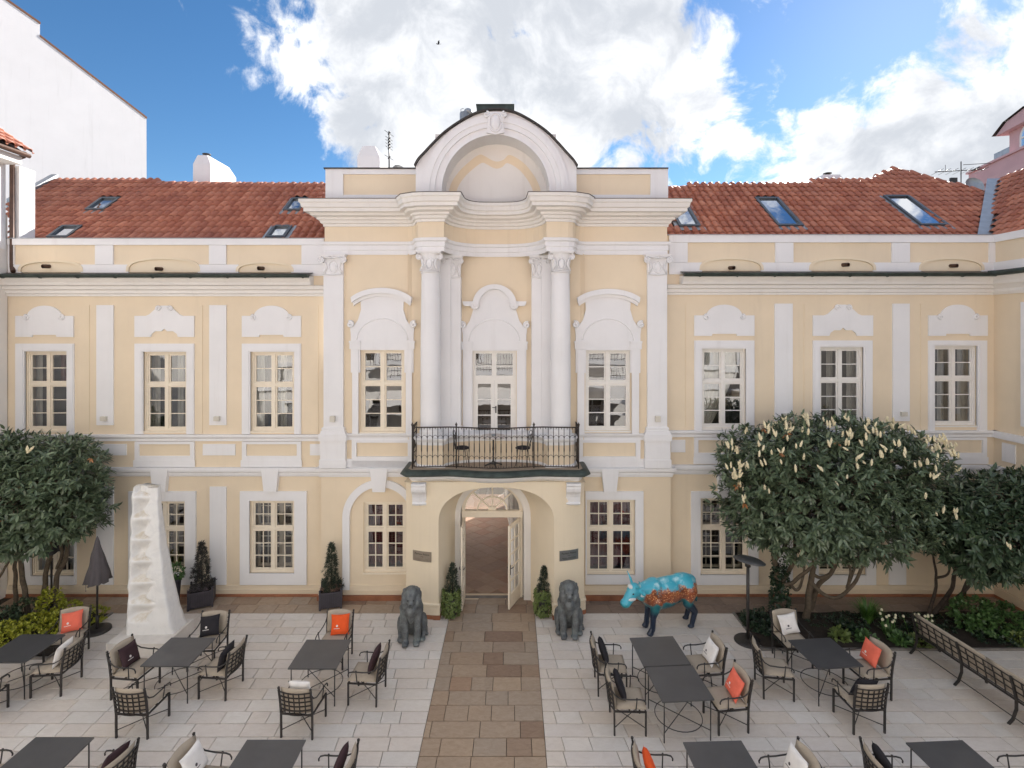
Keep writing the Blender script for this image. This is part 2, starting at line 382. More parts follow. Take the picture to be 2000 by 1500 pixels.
def lay(key, xa, xb, da, db, row, lens, shear=0.0, skip=None, vary=0.0):
    d = db
    while d > da + 0.05:
        h = row * (1 + random.uniform(-vary, vary)); d0 = max(da, d - h)
        x = xa - random.uniform(0, lens[-1]) 
        while x < xb:
            L = random.choice(lens)
            if x + L > xb - .14: L = xb - x
            if x + L < xa + .10: L = xa - x + .3
            a, b = max(x, xa), min(x + L, xb); x += L + 1e-6
            if b - a < 0.06: continue
            if skip and skip((a + b) / 2, (d0 + d) / 2): continue
            slabs.append((key, a, b, d0, d, shear))
        d = d0
lens = [0.34, 0.46, 0.60, 0.60, 0.74, 0.88]
lay('c', -9.73, PX0, 4.0, DB, 0.298, lens, 0.05); lay('c', -12.9, -9.73, 4.0, DB - 6 * .298, 0.298, lens, 0.05)
lay('c', PX1, 5.385, 4.0, DB, 0.298, lens, 0.12); lay('c', 5.385, 13.4, 4.0, DB - 5 * .298, 0.298, lens, 0.12)
lay('p', PX0, PX1, 4.0, 13.58, 0.393, [0.42, 0.55, 0.7, 0.85], 0.0, None, 0.06)
lay('b', -12.9, PX0, DB, DW, 0.40, [0.5, 0.65, 0.8], 0.05)
lay('g', PX1, 13.4, DB, DW, 0.40, [0.5, 0.65, 0.8], 0.12)
PAR = {'c': (court_o, CREAMS), 'p': (path_o, BROWNS), 'b': (band_o, BROWNS), 'g': (band_o, GREYS)}
J = 0.0048
def slab_pts(a, b, d0, d1, sh, el=False, er=False):
    o = sh * (d1 - d0)
    w, h = b - a, d1 - d0; ol = 0 if el else o; orr = 0 if er else o
    JY = J + .004
    q = [(-w / 2 + J + ol / 2, -h / 2 + JY), (w / 2 - J + orr / 2, -h / 2 + JY), (w / 2 - J - orr / 2, h / 2 - JY), (-w / 2 + J - ol / 2, h / 2 - JY)]
    bev = 0.003
    qi = [(x - math.copysign(bev, x), y - math.copysign(bev, y)) for x, y in q]
    vs = [(x, y, -0.03) for x, y in q] + [(x, y, -0.004) for x, y in q] + [(x, y, 0.0) for x, y in qi]
    fs = [(i, (i + 1) % 4, (i + 1) % 4 + 4, i + 4) for i in range(4)] + [(i + 4, (i + 1) % 4 + 4, (i + 1) % 4 + 8, i + 8) for i in range(4)] + [(8, 9, 10, 11)]
    return vs, fs
cache = {}; rest = {}; counts = {'c': 0, 'p': 0, 'b': 0, 'g': 0}
order = sorted(slabs, key=lambda s: s[4])
for (key, a, b, d0, d1, sh) in order:
    vis = inview((a + b) / 2, d1)
    par, mat = PAR[key]; z = random.uniform(-0.002, 0.002); c = ((a + b) / 2, (d0 + d1) / 2, z); el, er = min(abs(a - PX1), abs(a + 9.73) if sh < .1 else 1, 1) < 1e-5, min(abs(b - PX0), abs(b - 5.385)) < 1e-5
    lim = {'c': 300, 'p': 140, 'b': 75, 'g': 75}[key]
    if vis and counts[key] < lim:
        counts[key] += 1
        k = (key, round(b - a, 3), round(d1 - d0, 3), sh, el, er)
        if k not in cache:
            m = MB(); m.add(*slab_pts(a, b, d0, d1, sh, el, er)); cache[k] = m.mesh('slab', mat)
        o = bpy.data.objects.new('slab', cache[k]); COL.objects.link(o); o.parent = par; o.location = c
    else:
        m = rest.setdefault(key, MB()); vs, fs = slab_pts(a, b, d0, d1, sh, el, er)
        m.add([(x + c[0], y + c[1], z_ + c[2]) for x, y, z_ in vs], fs)
for key, m in rest.items():
    m.build('slab_field', PAR[key][1], PAR[key][0], fix=False, kind='stuff')
# planting beds with stone kerbs
bed = MB(); 
for x0, x1, y0, y1 in [(5.43, 13.4, 11.31, DB - 0.01), (-12.9, -9.78, 11.01, DB - 0.01)]:
    nx, ny = 46, 14
    vs = [(x0 + (x1 - x0) * i / nx, y0 + (y1 - y0) * j / ny, 0.02 + 0.07 * noise.noise((x0 + (x1 - x0) * i / nx * 2.1, (y0 + (y1 - y0) * j / ny) * 2.1 + 9, 0)) + 0.03 * random.random()) for j in range(ny + 1) for i in range(nx + 1)]
    fs = [(j * (nx + 1) + i, j * (nx + 1) + i + 1, (j + 1) * (nx + 1) + i + 1, (j + 1) * (nx + 1) + i) for j in range(ny) for i in range(nx)]
    m = MB(); m.add(vs, fs, True); bo = m.build('planting_bed', SOIL, kind='structure', fix=False)
    k = MB()
    if x0 > 0:
        k.box(x0 - 0.05, x0, y0 - 0.05, y1, -0.03, 0.035); k.box(x0, x1, y0 - 0.05, y0, -0.03, 0.034)
    else:
        k.box(x1, x1 + 0.05, y0 - 0.05, y1, -0.03, 0.035); k.box(x0, x1, y0 - 0.05, y0, -0.03, 0.034)
    k.build('kerb', STONE, bo)

# ------------------------------------------------------------------ the palace
XC = -0.41
pal = empty('palace', (XC, 13.6, 0), 0, 'pale yellow baroque palace with white columns, curved gable and iron balcony over its open door', 'palace')
Lw, Cw, Bw, Rw = Pl(13.6), Pl(13.4), Pl(13.8), Pl(13.6)
def part(name, mat, mb, label=None, kind=None, parent=pal): return mb.build(name, mat, parent, label=label, kind=kind)
def slabp(pl, poly_px, t, mat, name, back=0.0, y=None):
    m = MB(); yy = pl.d if y is None else y
    m.prism([pl.P(*p) for p in poly_px], yy - t, yy + back + 0.02); return part(name, mat, m)
def rectp(pl, x0, x1, y0, y1, t, mat, name, **k): return slabp(pl, [(x0, y1), (x1, y1), (x1, y0), (x0, y0)], t, mat, name, **k)
def ring(m, x0, x1, z0, z1, w, y0, y1):
    m.box(x0, x0 + w, y0, y1, z0, z1); m.box(x1 - w, x1, y0, y1, z0, z1); m.box(x0 + w, x1 - w, y0, y1, z0, z0 + w); m.box(x0 + w, x1 - w, y0, y1, z1 - w, z1)

def window(pl, px, style, curtain, frame=FRM, room=ROOM):
    x0, x1 = pl.X(px[0]), pl.X(px[1]); z0, z1 = pl.Z(px[3]), pl.Z(px[2]); y = pl.d + 0.07
    m = MB(); fw = 0.062
    ring(m, x0, x1, z0, z1, fw, y, y + 0.10); ring(m, x0 - 0.001, x1 + 0.001, z0 - 0.001, z1 + 0.001, 0.022, y - 0.03, y)
    xm = (x0 + x1) / 2; zt = z0 + (z1 - z0) * (0.585 if style == 'up' else 0.60)
    m.box(xm - 0.038, xm + 0.038, y - 0.012, y + 0.09, z0 + fw, z1 - fw); m.box(x0 + fw, xm - 0.038, y - 0.01, y + 0.09, zt - 0.035, zt + 0.035); m.box(xm + 0.038, x1 - fw, y - 0.01, y + 0.09, zt - 0.035, zt + 0.035)
    w = part('window', frame, m)
    cols = 1 if style == 'up' else 2
    for (a, b) in ((x0 + fw, xm - 0.038), (xm + 0.038, x1 - fw)):
        for (c, d, rows) in ((z0 + fw, zt - 0.035, 3), (zt + 0.035, z1 - fw, 2)):
            s_ = MB(); sw = 0.036; g_ = 0.003
            ring(s_, a + g_, b - g_, c + g_, d - g_, sw, y + 0.012, y + 0.06)
            ai, bi, ci, di = a + g_ + sw, b - g_ - sw, c + g_ + sw, d - g_ - sw
            gb = 0.011
            for r in range(1, rows):
                zz = ci + (di - ci) * r / rows; s_.box(ai, bi, y + 0.02, y + 0.05, zz - gb, zz + gb)
            for q in range(1, cols):
                xx = ai + (bi - ai) * q / cols; s_.box(xx - gb, xx + gb, y + 0.021, y + 0.051, ci, di)
            part('sash', frame, s_, parent=w)
            for r in range(rows):
                for q in range(cols):
                    p_ = MB(); jx = random.uniform(-0.012, 0.012); jz = random.uniform(-0.010, 0.010)
                    xa, xb = ai + (bi - ai) * q / cols, ai + (bi - ai) * (q + 1) / cols; za, zb = ci + (di - ci) * r / rows, ci + (di - ci) * (r + 1) / rows
                    yy = y + 0.036
                    p_.quad((xa, yy - jx * .4 - jz * .4, za), (xb, yy + jx * .4 - jz * .4, za), (xb, yy + jx * .4 + jz * .4, zb), (xa, yy - jx * .4 + jz * .4, zb))
                    p_.build('pane', GLASS, w, fix=False)
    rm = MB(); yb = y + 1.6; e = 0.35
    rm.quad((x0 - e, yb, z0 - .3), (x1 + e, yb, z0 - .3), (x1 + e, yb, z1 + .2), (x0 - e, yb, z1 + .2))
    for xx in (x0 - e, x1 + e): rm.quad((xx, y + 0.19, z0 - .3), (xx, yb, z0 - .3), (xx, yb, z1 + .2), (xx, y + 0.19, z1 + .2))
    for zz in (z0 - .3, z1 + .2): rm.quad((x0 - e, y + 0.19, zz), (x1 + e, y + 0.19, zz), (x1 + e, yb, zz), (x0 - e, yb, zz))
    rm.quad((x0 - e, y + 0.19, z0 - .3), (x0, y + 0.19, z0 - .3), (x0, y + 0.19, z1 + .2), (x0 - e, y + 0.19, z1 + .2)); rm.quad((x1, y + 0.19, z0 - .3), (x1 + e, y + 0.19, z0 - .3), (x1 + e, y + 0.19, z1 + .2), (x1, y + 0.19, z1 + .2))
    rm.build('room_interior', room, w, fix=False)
    def drape(xa, xb, za, zb, yy, mat, folds=7, amp=0.03, hem=0.0, pull=0.0):
        m = MB(); n = folds * 6; rows = 8; vs = []
        for j in range(rows + 1):
            f = j / rows
            for i in range(n + 1):
                u = i / n; xx = xa + (xb - xa) * (u * (1 - pull * (1 - f) ** 1.5) if pull >= 0 else 1 - (1 - u) * (1 + pull * (1 - f) ** 1.5))
                zz = za + (zb - za) * f + (hem * abs(math.sin(u * math.pi * 4)) if j == 0 else 0)
                vs.append((xx, yy + amp * math.sin(u * folds * 2 * math.pi), zz))
        fs = [(j * (n + 1) + i, j * (n + 1) + i + 1, (j + 1) * (n + 1) + i + 1, (j + 1) * (n + 1) + i) for j in range(rows) for i in range(n)]
        m.add(vs, fs, True); m.build('curtain', mat, w, fix=False)
    if curtain == 'red': drape(x0, x1, z0 + 0.13, z1, y + 0.30, CURT, 11, 0.03, -0.08)
    if curtain == 'redhalf': drape(xm, x1 + .1, zt, z1 + .1, y + 0.35, CURT, 5); drape(x0 - .02, x0 + .16, z0 - .1, z1 + .1, y + 0.25, CURW, 2)
    if curtain == 'net':
        drape(x0 - .05, x0 + .2, z0 - .1, z1 + .1, y + 0.28, CURW, 3); drape(xm - .05, xm + .12, z0 - .1, z1 + .1, y + .5, CURW, 2)
    if curtain == 'tied':
        drape(x0 - .05, x1 + .05, z0 - .1, z1 + .1, y + 0.32, CURW, 8, 0.025, 0, 0.7)
    if curtain == 'netr':
        drape(x1 - .2, x1 + .05, z0 - .1, z1 + .1, y + 0.28, CURW, 3); drape(xm - .16, xm, z0 - .1, z1 + .1, y + .3, CURW, 2)
    if curtain == 'inner':       # second, inner casement
        i_ = MB(); yi = y + 0.30; ring(i_, x0 + .02, x1 - .02, z0 + .02, z1 - .02, 0.07, yi, yi + .05); i_.box(xm + .02, xm + .14, yi - .01, yi + .04, z0, z1); i_.box(x0 + .09, xm, yi, yi + .045, zt - .06, zt + .02); i_.box(xm + .14, x1 - .09, yi, yi + .045, zt - .06, zt + .02)
        for k in range(1, 7):
            zz = z0 + (z1 - z0) * k / 7; i_.box(x0 + .09, xm + .02, yi + .01, yi + .03, zz - .01, zz + .01); i_.box(xm + .14, x1 - .09, yi + .01, yi + .03, zz - .01, zz + .01)
        for xx in (x0 + .3, x1 - .25): i_.box(xx - .01, xx + .01, yi + .008, yi + .028, z0 + .09, z1 - .09)
        i_.build('inner_sash', frame, w)
    # sill
    s2 = MB(); s2.box(x0 - .01, x1 + .01, pl.d - 0.035, pl.d + 0.07, z0 - 0.04, z0 - 0.003); s2.build('sill', frame, w)
    return w

# --- wings
def shield_panel(pl, x0, x1, ytop, ymid, ybot, kind):
    cx = (x0 + x1) / 2; hw = (x1 - x0) / 2
    if kind == 'arch':
        top = [(cx + hw * 0.60 * math.cos(a), ymid + 2 - (ymid - ytop + 2) * math.sin(a)) for a in np.linspace(math.pi, 0, 17)]
        poly = [(x0, ybot), (x0, ymid)] + [(cx - hw * .64, ymid)] + top + [(cx + hw * .64, ymid), (x1, ymid), (x1, ybot), (cx + hw * .42, ybot), (cx + hw * .40, ybot - 4), (cx - hw * .40, ybot - 4), (cx - hw * .42, ybot)]
    else:
        up = [(x0, ymid), (cx - hw * .62, ymid), (cx - hw * .5, ymid - 3), (cx - hw * .33, ymid - 12), (cx - hw * .22, ytop + 3), (cx - hw * .1, ytop)]
        up2 = [(2 * cx - x, y) for x, y in up[::-1]]
        lo = [(cx + hw * .46, ybot), (cx + hw * .42, ybot - 6), (cx + hw * .30, ybot - 11), (cx + hw * .10, ybot - 11), (cx, ybot - 16)]
        poly = [(x0, ybot)] + up + up2 + [(x1, ybot)] + lo + [(2 * cx - x, y) for x, y in lo[:-1][::-1]]
    o = slabp(pl, poly, 0.05, WHT, 'overwindow_panel')
    for sg in (-1, 1):
        m = MB(); px_ = cx + sg * hw * (0.60 if kind == 'arch' else 0.20); py_ = ymid + 3 if kind == 'arch' else ytop + 6
        x, z = pl.P(px_, py_); m.tube(spiral(x, z, 0.075, pl.d - 0.06, 1.5, 90 if kind == 'arch' else 0, -sg), [0.022] * 20 + [0.03] * 3, 6); m.build('scroll', WHT, o)

def wing(side):
    if side == 'L':
        pl = Lw; xw0, xw1 = pl.X(-140), Cw.X(633); ytop = 467
        ups = [(50, 133, 686, 841), (281, 366, 687, 842), (490, 576, 687, 842)]; surr = [(33, 147), (265, 381), (474, 589)]; sy = (671, 847)
        grd = [(62, 147, 978, 1124), (277, 363, 978, 1118), (488, 576, 977, 1119)]; gs = [(45, 150), (253, 384), (470, 600)]
        lis = [(190, 223), (410, 443)]; ly = (596, 830); pan = [(33, 146), (265, 381), (474, 589)]; py = (597, 617, 658)
        pkind = ['arch', 'ogee', 'arch']; keyst = [(90,), (316,), (531,)]
        sc = [848, 861]; zone = (862, 911); lower = (912, 930)
        par_y = (467, 479, 517, 531); posts = [(18, 30), (188, 223), (410, 443), (590, 634)]; niche = [(43, 160, 512), (253, 388, 507), (467, 570, 515)]; pipes = [(98, 520), (317, 525), (515, 524)]
        gut = (-140, 613, 531, 542); corn = (542, 579); fields = [(18, 175), (248, 396), (460, 622)]; curt = ['redhalf', 'net', 'net']; curg = ['net', 'inner', 'inner']
        glis = [(190, 223), (411, 443)]; zp = [(397, 460), (175, 248), (606, 626)]; lamps = [(207, 817), (427, 817)]
    else:
        pl = Rw; xw0, xw1 = Cw.X(1305), 12.6; ytop = 460
        ups = [(1370, 1456, 681, 836), (1600, 1685, 678, 835), (1823, 1907, 675, 831)]; surr = [(1355, 1472), (1586, 1702), (1811, 1925)]; sy = (665, 840)
        grd = [(1367, 1461, 972, 1122), (1597, 1690, 972, 1122)]; gs = [(1349, 1480), (1578, 1709)]
        lis = [(1512, 1547), (1742, 1775)]; ly = (593, 822); pan = [(1355, 1472), (1586, 1703), (1811, 1926)]; py = (595, 616, 656)
        pkind = ['arch', 'ogee', 'arch']; keyst = [(1414,), (1644,), (1868,)]
        sc = [840, 853]; zone = (854, 905); lower = (907, 926)
        par_y = (460, 474, 513, 528); posts = [(1306, 1342), (1513, 1548), (1740, 1775), (1930, 1945)]; niche = [(1370, 1485, 507), (1583, 1704, 507), (1797, 1915, 507)]; pipes = [(1424, 523), (1645, 517), (1855, 519)]
        gut = (1327, 1940, 528, 540); corn = (541, 576); fields = [(1339, 1500), (1570, 1720), (1797, 1930)]; curt = ['tied', 'netr', 'netr']; curg = ['inner', 'inner']
        glis = [(1512, 1547), (1735, 1768)]; zp = [(1310, 1338), (1490, 1560), (1716, 1790)]; lamps = [(1533, 811), (1761, 808)]
    holes = [(pl.X(a), pl.X(b), pl.Z(d), pl.Z(c)) for a, b, c, d in ups + grd]
    m = MB(); m.wall(xw0, xw1, 0.0, pl.Z(ytop), holes, pl.d); wl = part('wall', YEL, m)
    bx = MB(); bx.box(xw0, xw1, pl.d + 0.01, pl.d + 0.35, pl.Z(ytop) - 0.5, pl.Z(ytop) - 0.003); bx.build('parapet_core', OFF, wl)
    for (a, b), (s0, s1) in zip(fields, surr): slabp(pl, [(a, sc[0] - 1), (a, ly[0]), (b, ly[0]), (b, sc[0] - 1), (s1 - 2, sc[0] - 1), (s1 - 2, sy[0] + 2), (s0 + 2, sy[0] + 2), (s0 + 2, sc[0] - 1)], 0.015, YEL, 'wall_field')
    for r, (a, b), c in zip(ups, surr, curt):
        m = MB(); x0, x1, z0, z1 = pl.X(a), pl.X(b), pl.Z(sy[1]), pl.Z(sy[0]); h = (pl.X(r[0]), pl.X(r[1]), pl.Z(r[3]), pl.Z(r[2]))
        y0 = pl.d - 0.05
        m.box(x0, h[0], y0, pl.d + .02, z0, z1); m.box(h[1], x1, y0, pl.d + .02, z0, z1); m.box(h[0], h[1], y0, pl.d + .02, h[3], z1)
        ring(m, x0 + .07, x1 - .07, z0 - 1, z1 - .07, 0.03, y0 - .014, y0) if False else None
        m.box(x0 + .02, h[0] - .03, y0 - .014, y0, z0, z1 - .02); m.box(h[1] + .03, x1 - .02, y0 - .014, y0, z0, z1 - .02); m.box(h[0] - .03, h[1] + .03, y0 - .014, y0, h[3] + .03, z1 - .02)
        part('window_surround', WHT, m); window(pl, r, 'up', c, FRM if side == 'L' else FRW, ROOM if side == 'L' else ROOMG)
    for r, (a, b), c in zip(grd, gs, curg):
        m = MB(); x0, x1, z0, z1 = pl.X(a), pl.X(b), pl.Z(1141), pl.Z(959); h = (pl.X(r[0]), pl.X(r[1]), pl.Z(r[3]), pl.Z(r[2])); y0 = pl.d - 0.05
        m.box(x0, h[0], y0, pl.d + .02, z0, z1); m.box(h[1], x1, y0, pl.d + .02, z0, z1); m.box(h[0], h[1], y0, pl.d + .02, h[3], z1); m.box(h[0], h[1], y0, pl.d + .02, z0, h[2])
        part('window_surround', WHT, m); window(pl, r, 'gr', c, FRM, ROOM)
    for (a, b), k in zip(pan, pkind): shield_panel(pl, a, b, *py, k)
    for a, b in lis: rectp(pl, a, b, ly[0], ly[1], 0.035, WHT, 'lisene')
    for a, b in glis: rectp(pl, a, b, 950, 1141, 0.04, WHT, 'lisene')
    # sill course, panel zone, lower string course
    def course(name, mat, ya, yb, prof):
        z0, z1 = pl.Z(yb), pl.Z(ya); m = MB(); m.sweep([(xw0, pl.d), (xw1, pl.d)], [(0, z0 + .0)] + [(o, z0 + (z1 - z0) * f) for o, f in prof] + [(0, z1)]); return part(name, mat, m)
    course('sill_course', WHT, sc[0], sc[1], [(.045, 0), (.045, .4), (.085, .55), (.10, .7), (.10, 1.0)])
    course('string_course', WHT, lower[0], lower[1], [(.03, 0), (.05, .18), (.06, .45), (.10, .55), (.11, .75), (.11, 1.0)])
    for a, b in surr:
        m = MB(); pts = [(a, b, zone[0], zone[0] + 5), (a, b, zone[1] - 21, zone[1]), (a, a + 8, zone[0] + 5, zone[1] - 21), (b - 8, b, zone[0] + 5, zone[1] - 21)]
        for x0, x1, y0, y1 in pts: m.box(pl.X(x0), pl.X(x1), pl.d - .045, pl.d + .02, pl.Z(y1), pl.Z(y0))
        m.box(pl.X(a - 2), pl.X(b + 2), pl.d - .055, pl.d - .0455, pl.Z(zone[1]), pl.Z(zone[1] - 13)); part('apron_panel', WHT, m)
    for a, b in zp: rectp(pl, a, b, zone[0] + 5, zone[1] - 22, 0.025, WHT, 'inset_panel')
    for (kx,) in keyst:
        slabp(pl, [(kx - 17, lower[0] + 0.5), (kx + 17, lower[0] + 0.5), (kx + 12, 958), (kx - 12, 958)], 0.125, WHT, 'keystone')
    # eaves cornice
    z0, z1 = pl.Z(corn[1]), pl.Z(corn[0]); H = z1 - z0
    m = MB(); xe = (xw0, Lw.X(613)) if side == 'L' else (Rw.X(1327), xw1)
    m.sweep([(xw0, pl.d), (xw1, pl.d)], [(0, z0), (.05, z0), (.05, z0 + .1 * H), (.09, z0 + .16 * H), (.09, z0 + .3 * H), (.15, z0 + .36 * H), (.17, z0 + .5 * H), (.2, z0 + .55 * H), (.0, z0 + .56 * H)])
    m.sweep([(xe[0], pl.d), (xe[1], pl.d)], [(0, z0 + .562 * H), (.22, z0 + .565 * H), (.24, z0 + .7 * H), (.30, z0 + .86 * H), (.32, z1 - .002), (0, z1 + .03)])
    part('eaves_cornice', OFF, m)
    # gutter
    gy = pl.d - 0.38; gp = Pl(gy); zc = gp.Z((gut[2] + gut[3]) / 2)
    xs = (pl.X(gut[0]), pl.X(gut[1])); g_ = MB()
    pr = [(gy + .075 * math.cos(a), zc + .07 * math.sin(a)) for a in np.linspace(math.pi, 2 * math.pi, 9)]
    for sgn, r in ((1, .0), (1, .006)):
        vs = [(x, yy + (r if yy > gy else -r), zz - r) for x in xs for yy, zz in pr]; g_.add(vs, [(i, i + 1, i + 10, i + 9) for i in range(8)], True)
    for x in xs: g_.add([(x, yy, zz) for yy, zz in pr], [tuple(range(9))])
    g_.tube([(xs[0], gy - .078, zc), (xs[1], gy - .078, zc)], 0.012, 6)
    go = part('gutter', COPPER, g_)
    x = xs[0] + .4
    while x < xs[1]:
        b_ = MB(); b_.tube([(x, yy - (.012 if yy < gy else -.012), zz - .012) for yy, zz in pr] + [(x, gy + .3, zc + .06)], 0.011, 4); b_.build('bracket', COPPER, go); x += 0.95
    sh = MB(); sh.quad((xs[0], gy + .07, zc + .012), (xs[1], gy + .07, zc + .012), (xs[1], pl.d, zc + .10), (xs[0], pl.d, zc + .10)); sh.quad((xs[0], gy + .07, zc + .006), (xs[1], gy + .07, zc + .006), (xs[1], pl.d, zc + .094), (xs[0], pl.d, zc + .094)); sh.build('eaves_sheet', DKSHEET, go, fix=False)
    # parapet
    rectp(pl, (18 if side == 'L' else 1306), (634 if side == 'L' else 1940), par_y[0], par_y[1], 0.06, WHT, 'parapet_cap')
    m = MB(); capx = (pl.X(18), Cw.X(634)) if side == 'L' else (Cw.X(1306), pl.X(1940)); m.box(capx[0], capx[1], pl.d - .085, pl.d + .4, pl.Z(par_y[0]) , pl.Z(par_y[0]) + .018); part('parapet_flashing', ZINC, m)
    for a, b in posts: rectp(pl, a, b, par_y[1] + .3, par_y[2] - .3, 0.045, WHT, 'parapet_post')
    xa, xb = (18, 634) if side == 'L' else (1306, 1940)
    m = MB(); cuts = [xa]
    poly = [(xa, par_y[3] + 8), (xa, par_y[2])]
    for a, b, c in niche:
        cx, hw = (a + b) / 2, (b - a) / 2
        e = MB()
    # lower band pieces between the shallow arched niches
    edges = [xa] + [v for a, b, c in niche for v in (a, b)] + [xb]
    for i in range(0, len(edges), 2):
        rectp(pl, edges[i], edges[i + 1], par_y[2], par_y[3] + 8, 0.04, WHT, 'parapet_base')
    for (a, b, c) in niche:
        cx, hw = (a + b) / 2, (b - a) / 2
        pts = [(cx + hw * math.cos(t_), par_y[3] - (par_y[3] - c) * (max(0, math.sin(t_)) ** 0.6)) for t_ in np.linspace(math.pi, 0, 19)]
        top = min(par_y[2], c - 0.1)
        m = MB()
        m.prism([pl.P(*p) for p in ([(a, par_y[2] - .2)] if c > par_y[2] else []) + pts + ([(b, par_y[2] - .2)] if c > par_y[2] else [])][::1], pl.d - .0, pl.d + .01) if False else None
        band = pts + [(cx + (hw + 5) * math.cos(t_), par_y[3] - (par_y[3] - c + 4) * (max(0, math.sin(t_)) ** 0.6)) for t_ in np.linspace(0, math.pi, 19)]
        slabp(pl, band, 0.05, CRM, 'niche_band')
        fill = [(cx + hw * math.cos(t_), par_y[3] - (par_y[3] - c) * (max(0, math.sin(t_)) ** 0.6)) for t_ in np.linspace(math.pi, 0, 19)]
        slabp(pl, fill, 0.006, CRM, 'niche_field')
    for px, py_ in pipes:
        x, z = pl.P(px, py_); m = MB()
        m.tube([(x, pl.d + .05, z), (x + (.06 if px > 1000 else -.06), pl.d - .16, z - .02)], .05, 12, caps=False); m.tube([(x + (.06 if px > 1000 else -.06), pl.d - .16, z - .02), (x, pl.d + .05, z)], .04, 12, caps=False); part('overflow_pipe', PIPEB, m)
    for px, py_ in lamps:
        x, z = pl.P(px, py_); m = MB(); m.box(x - .07, x + .07, pl.d - .12, pl.d - .03, z - .05, z + .06); m.box(x - .055, x + .055, pl.d - .125, pl.d - .12, z - .04, z + .04); part('wall_lamp', LAMP, m)
    # plinth
    m = MB(); zt, zm, zb = pl.Z(1142), pl.Z(1150), pl.Z(1158)
    m.sweep([(xw0, pl.d), (xw1, pl.d)], [(0, zb), (.055, zb), (.055, zm), (.045, zm + .008), (.045, zm + .016), (.04, zm + .02), (.03, zt - .01), (0, zt)]); part('plinth', PLN, m)
    m = MB(); m.sweep([(xw0, pl.d), (xw1, pl.d)], [(0, -.05), (.075, -.05), (.075, zb - .012), (.065, zb - .001), (0, zb - .001)]); part('plinth_base', REDST, m)
wing('L'); wing('R')

# --- middle block: ground floor wall
XL, XR = Cw.X(627), Cw.X(1310)
m = MB(); gholes = [(Cw.X(710), Cw.X(793), Cw.Z(1118), Cw.Z(980)), (Cw.X(1146), Cw.X(1240), Cw.Z(1122), Cw.Z(975)), (-1.33, 0.31, 0.0, 3.0)]
m.wall(XL, XR, 0, Cw.Z(911.5), gholes, 13.4)
for xx, sg in ((XL, 1), (XR, -1)): m.quad((xx, 13.4, 0), (xx, 13.7, 0), (xx, 13.7, Cw.Z(911.5)), (xx, 13.4, Cw.Z(911.5)))
part('wall', YEL, m)
window(Cw, (710, 793, 980, 1118), 'gr', 'red'); window(Cw, (1146, 1240, 975, 1122), 'gr', 'red')
m = MB(); r = (1146, 1240, 975, 1122); x0, x1, z0, z1 = Cw.X(1143), Cw.X(1256), Cw.Z(1140), Cw.Z(959)
m.box(Cw.X(1240), x1, 13.35, 13.42, z0, z1); m.box(x0, Cw.X(1240), 13.35, 13.42, Cw.Z(975), z1); m.box(x0, Cw.X(1240), 13.35, 13.42, z0, Cw.Z(1122)); m.box(x0, Cw.X(1146), 13.35, 13.42, Cw.Z(1122), Cw.Z(975)); part('window_surround', WHT, m)
# arched white band round the left window
cx, cy_, ro, ri = 744, 1010, 74, 60
outer = [(cx - ro, 1150)] + [(cx + ro * math.cos(a), cy_ - ro * math.sin(a)) for a in np.linspace(math.pi, 0, 25)] + [(cx + ro, 1150)]
inner = [(cx + ri, 1150)] + [(cx + ri * math.cos(a), cy_ - ri * math.sin(a)) for a in np.linspace(0, math.pi, 25)] + [(cx - ri, 1150)]
slabp(Cw, outer + inner, 0.07, WHT, 'arch_band')
for kx in (742, 1190): slabp(Cw, [(kx - 17, 913), (kx + 17, 913), (kx + 12, 958), (kx - 12, 958)], 0.14, WHT, 'keystone')
PG = [(XL, 13.4), (XR, 13.4)]
PGS = ([(XL, 13.65), (XL, 13.4), (-2.3, 13.4)], [(1.5, 13.4), (XR, 13.4), (XR, 13.65)])
def cz(py): return Cw.Z(py)
m = MB(); m.sweep([(XL, 13.65)] + PG + [(XR, 13.65)], [(0, cz(931)), (.03, cz(931)), (.05, cz(927)), (.06, cz(922)), (.11, cz(919)), (.12, cz(913)), (0, cz(912))]); part('string_course', WHT, m)
for g_ in PGS:
    m = MB(); m.sweep(g_, [(0, cz(1160)), (.055, cz(1160)), (.055, cz(1151)), (.045, cz(1150)), (.03, cz(1143)), (0, cz(1142))]); part('plinth', PLN, m)
    m = MB(); m.sweep(g_, [(0, -.05), (.078, -.05), (.078, cz(1161)), (0, cz(1160))]); part('plinth_base', REDST, m)

# --- plan line of the columned storey (relative to the axis)
half = [(-2.25, 13.4), (-2.12, 13.36), (-2.03, 13.27), (-1.98, 13.13), (-1.95, 12.97), (-1.89, 12.86), (-1.78, 12.80), (-1.6, 12.775), (-1.27, 12.775),
        (-1.26, 12.95), (-1.21, 13.14), (-1.12, 13.34), (-0.98, 13.52), (-0.80, 13.66), (-0.58, 13.755), (-0.3, 13.795)]
def plan(center=13.8, fwd=0.0):
    s_ = (center - 12.775) / (13.8 - 12.775)
    L = [(XC + u, (v if i < 9 else 12.775 + (v - 12.775) * s_)) for i, (u, v) in enumerate(half)]
    return [(XL + .12, 13.4)] + L + [(XC, center)] + [(2 * XC - x, y) for x, y in L[::-1]] + [(XR - .12, 13.4)]
P1 = plan()
PE = [(XL + .12, 14.0)] + P1 + [(XR - .12, 14.0)]
m = MB(); m.sweep(PE, [(0, 8.84), (.03, 8.84), (.03, 8.95), (.05, 8.96), (.05, 9.07), (.09, 9.10), (.10, 9.165), (0, 9.167)]); part('architrave', WHT, m)
m = MB(); m.sweep(PE, [(0, 9.16), (.02, 9.167), (.02, 9.56), (0, 9.565)]); part('frieze', YEL, m)
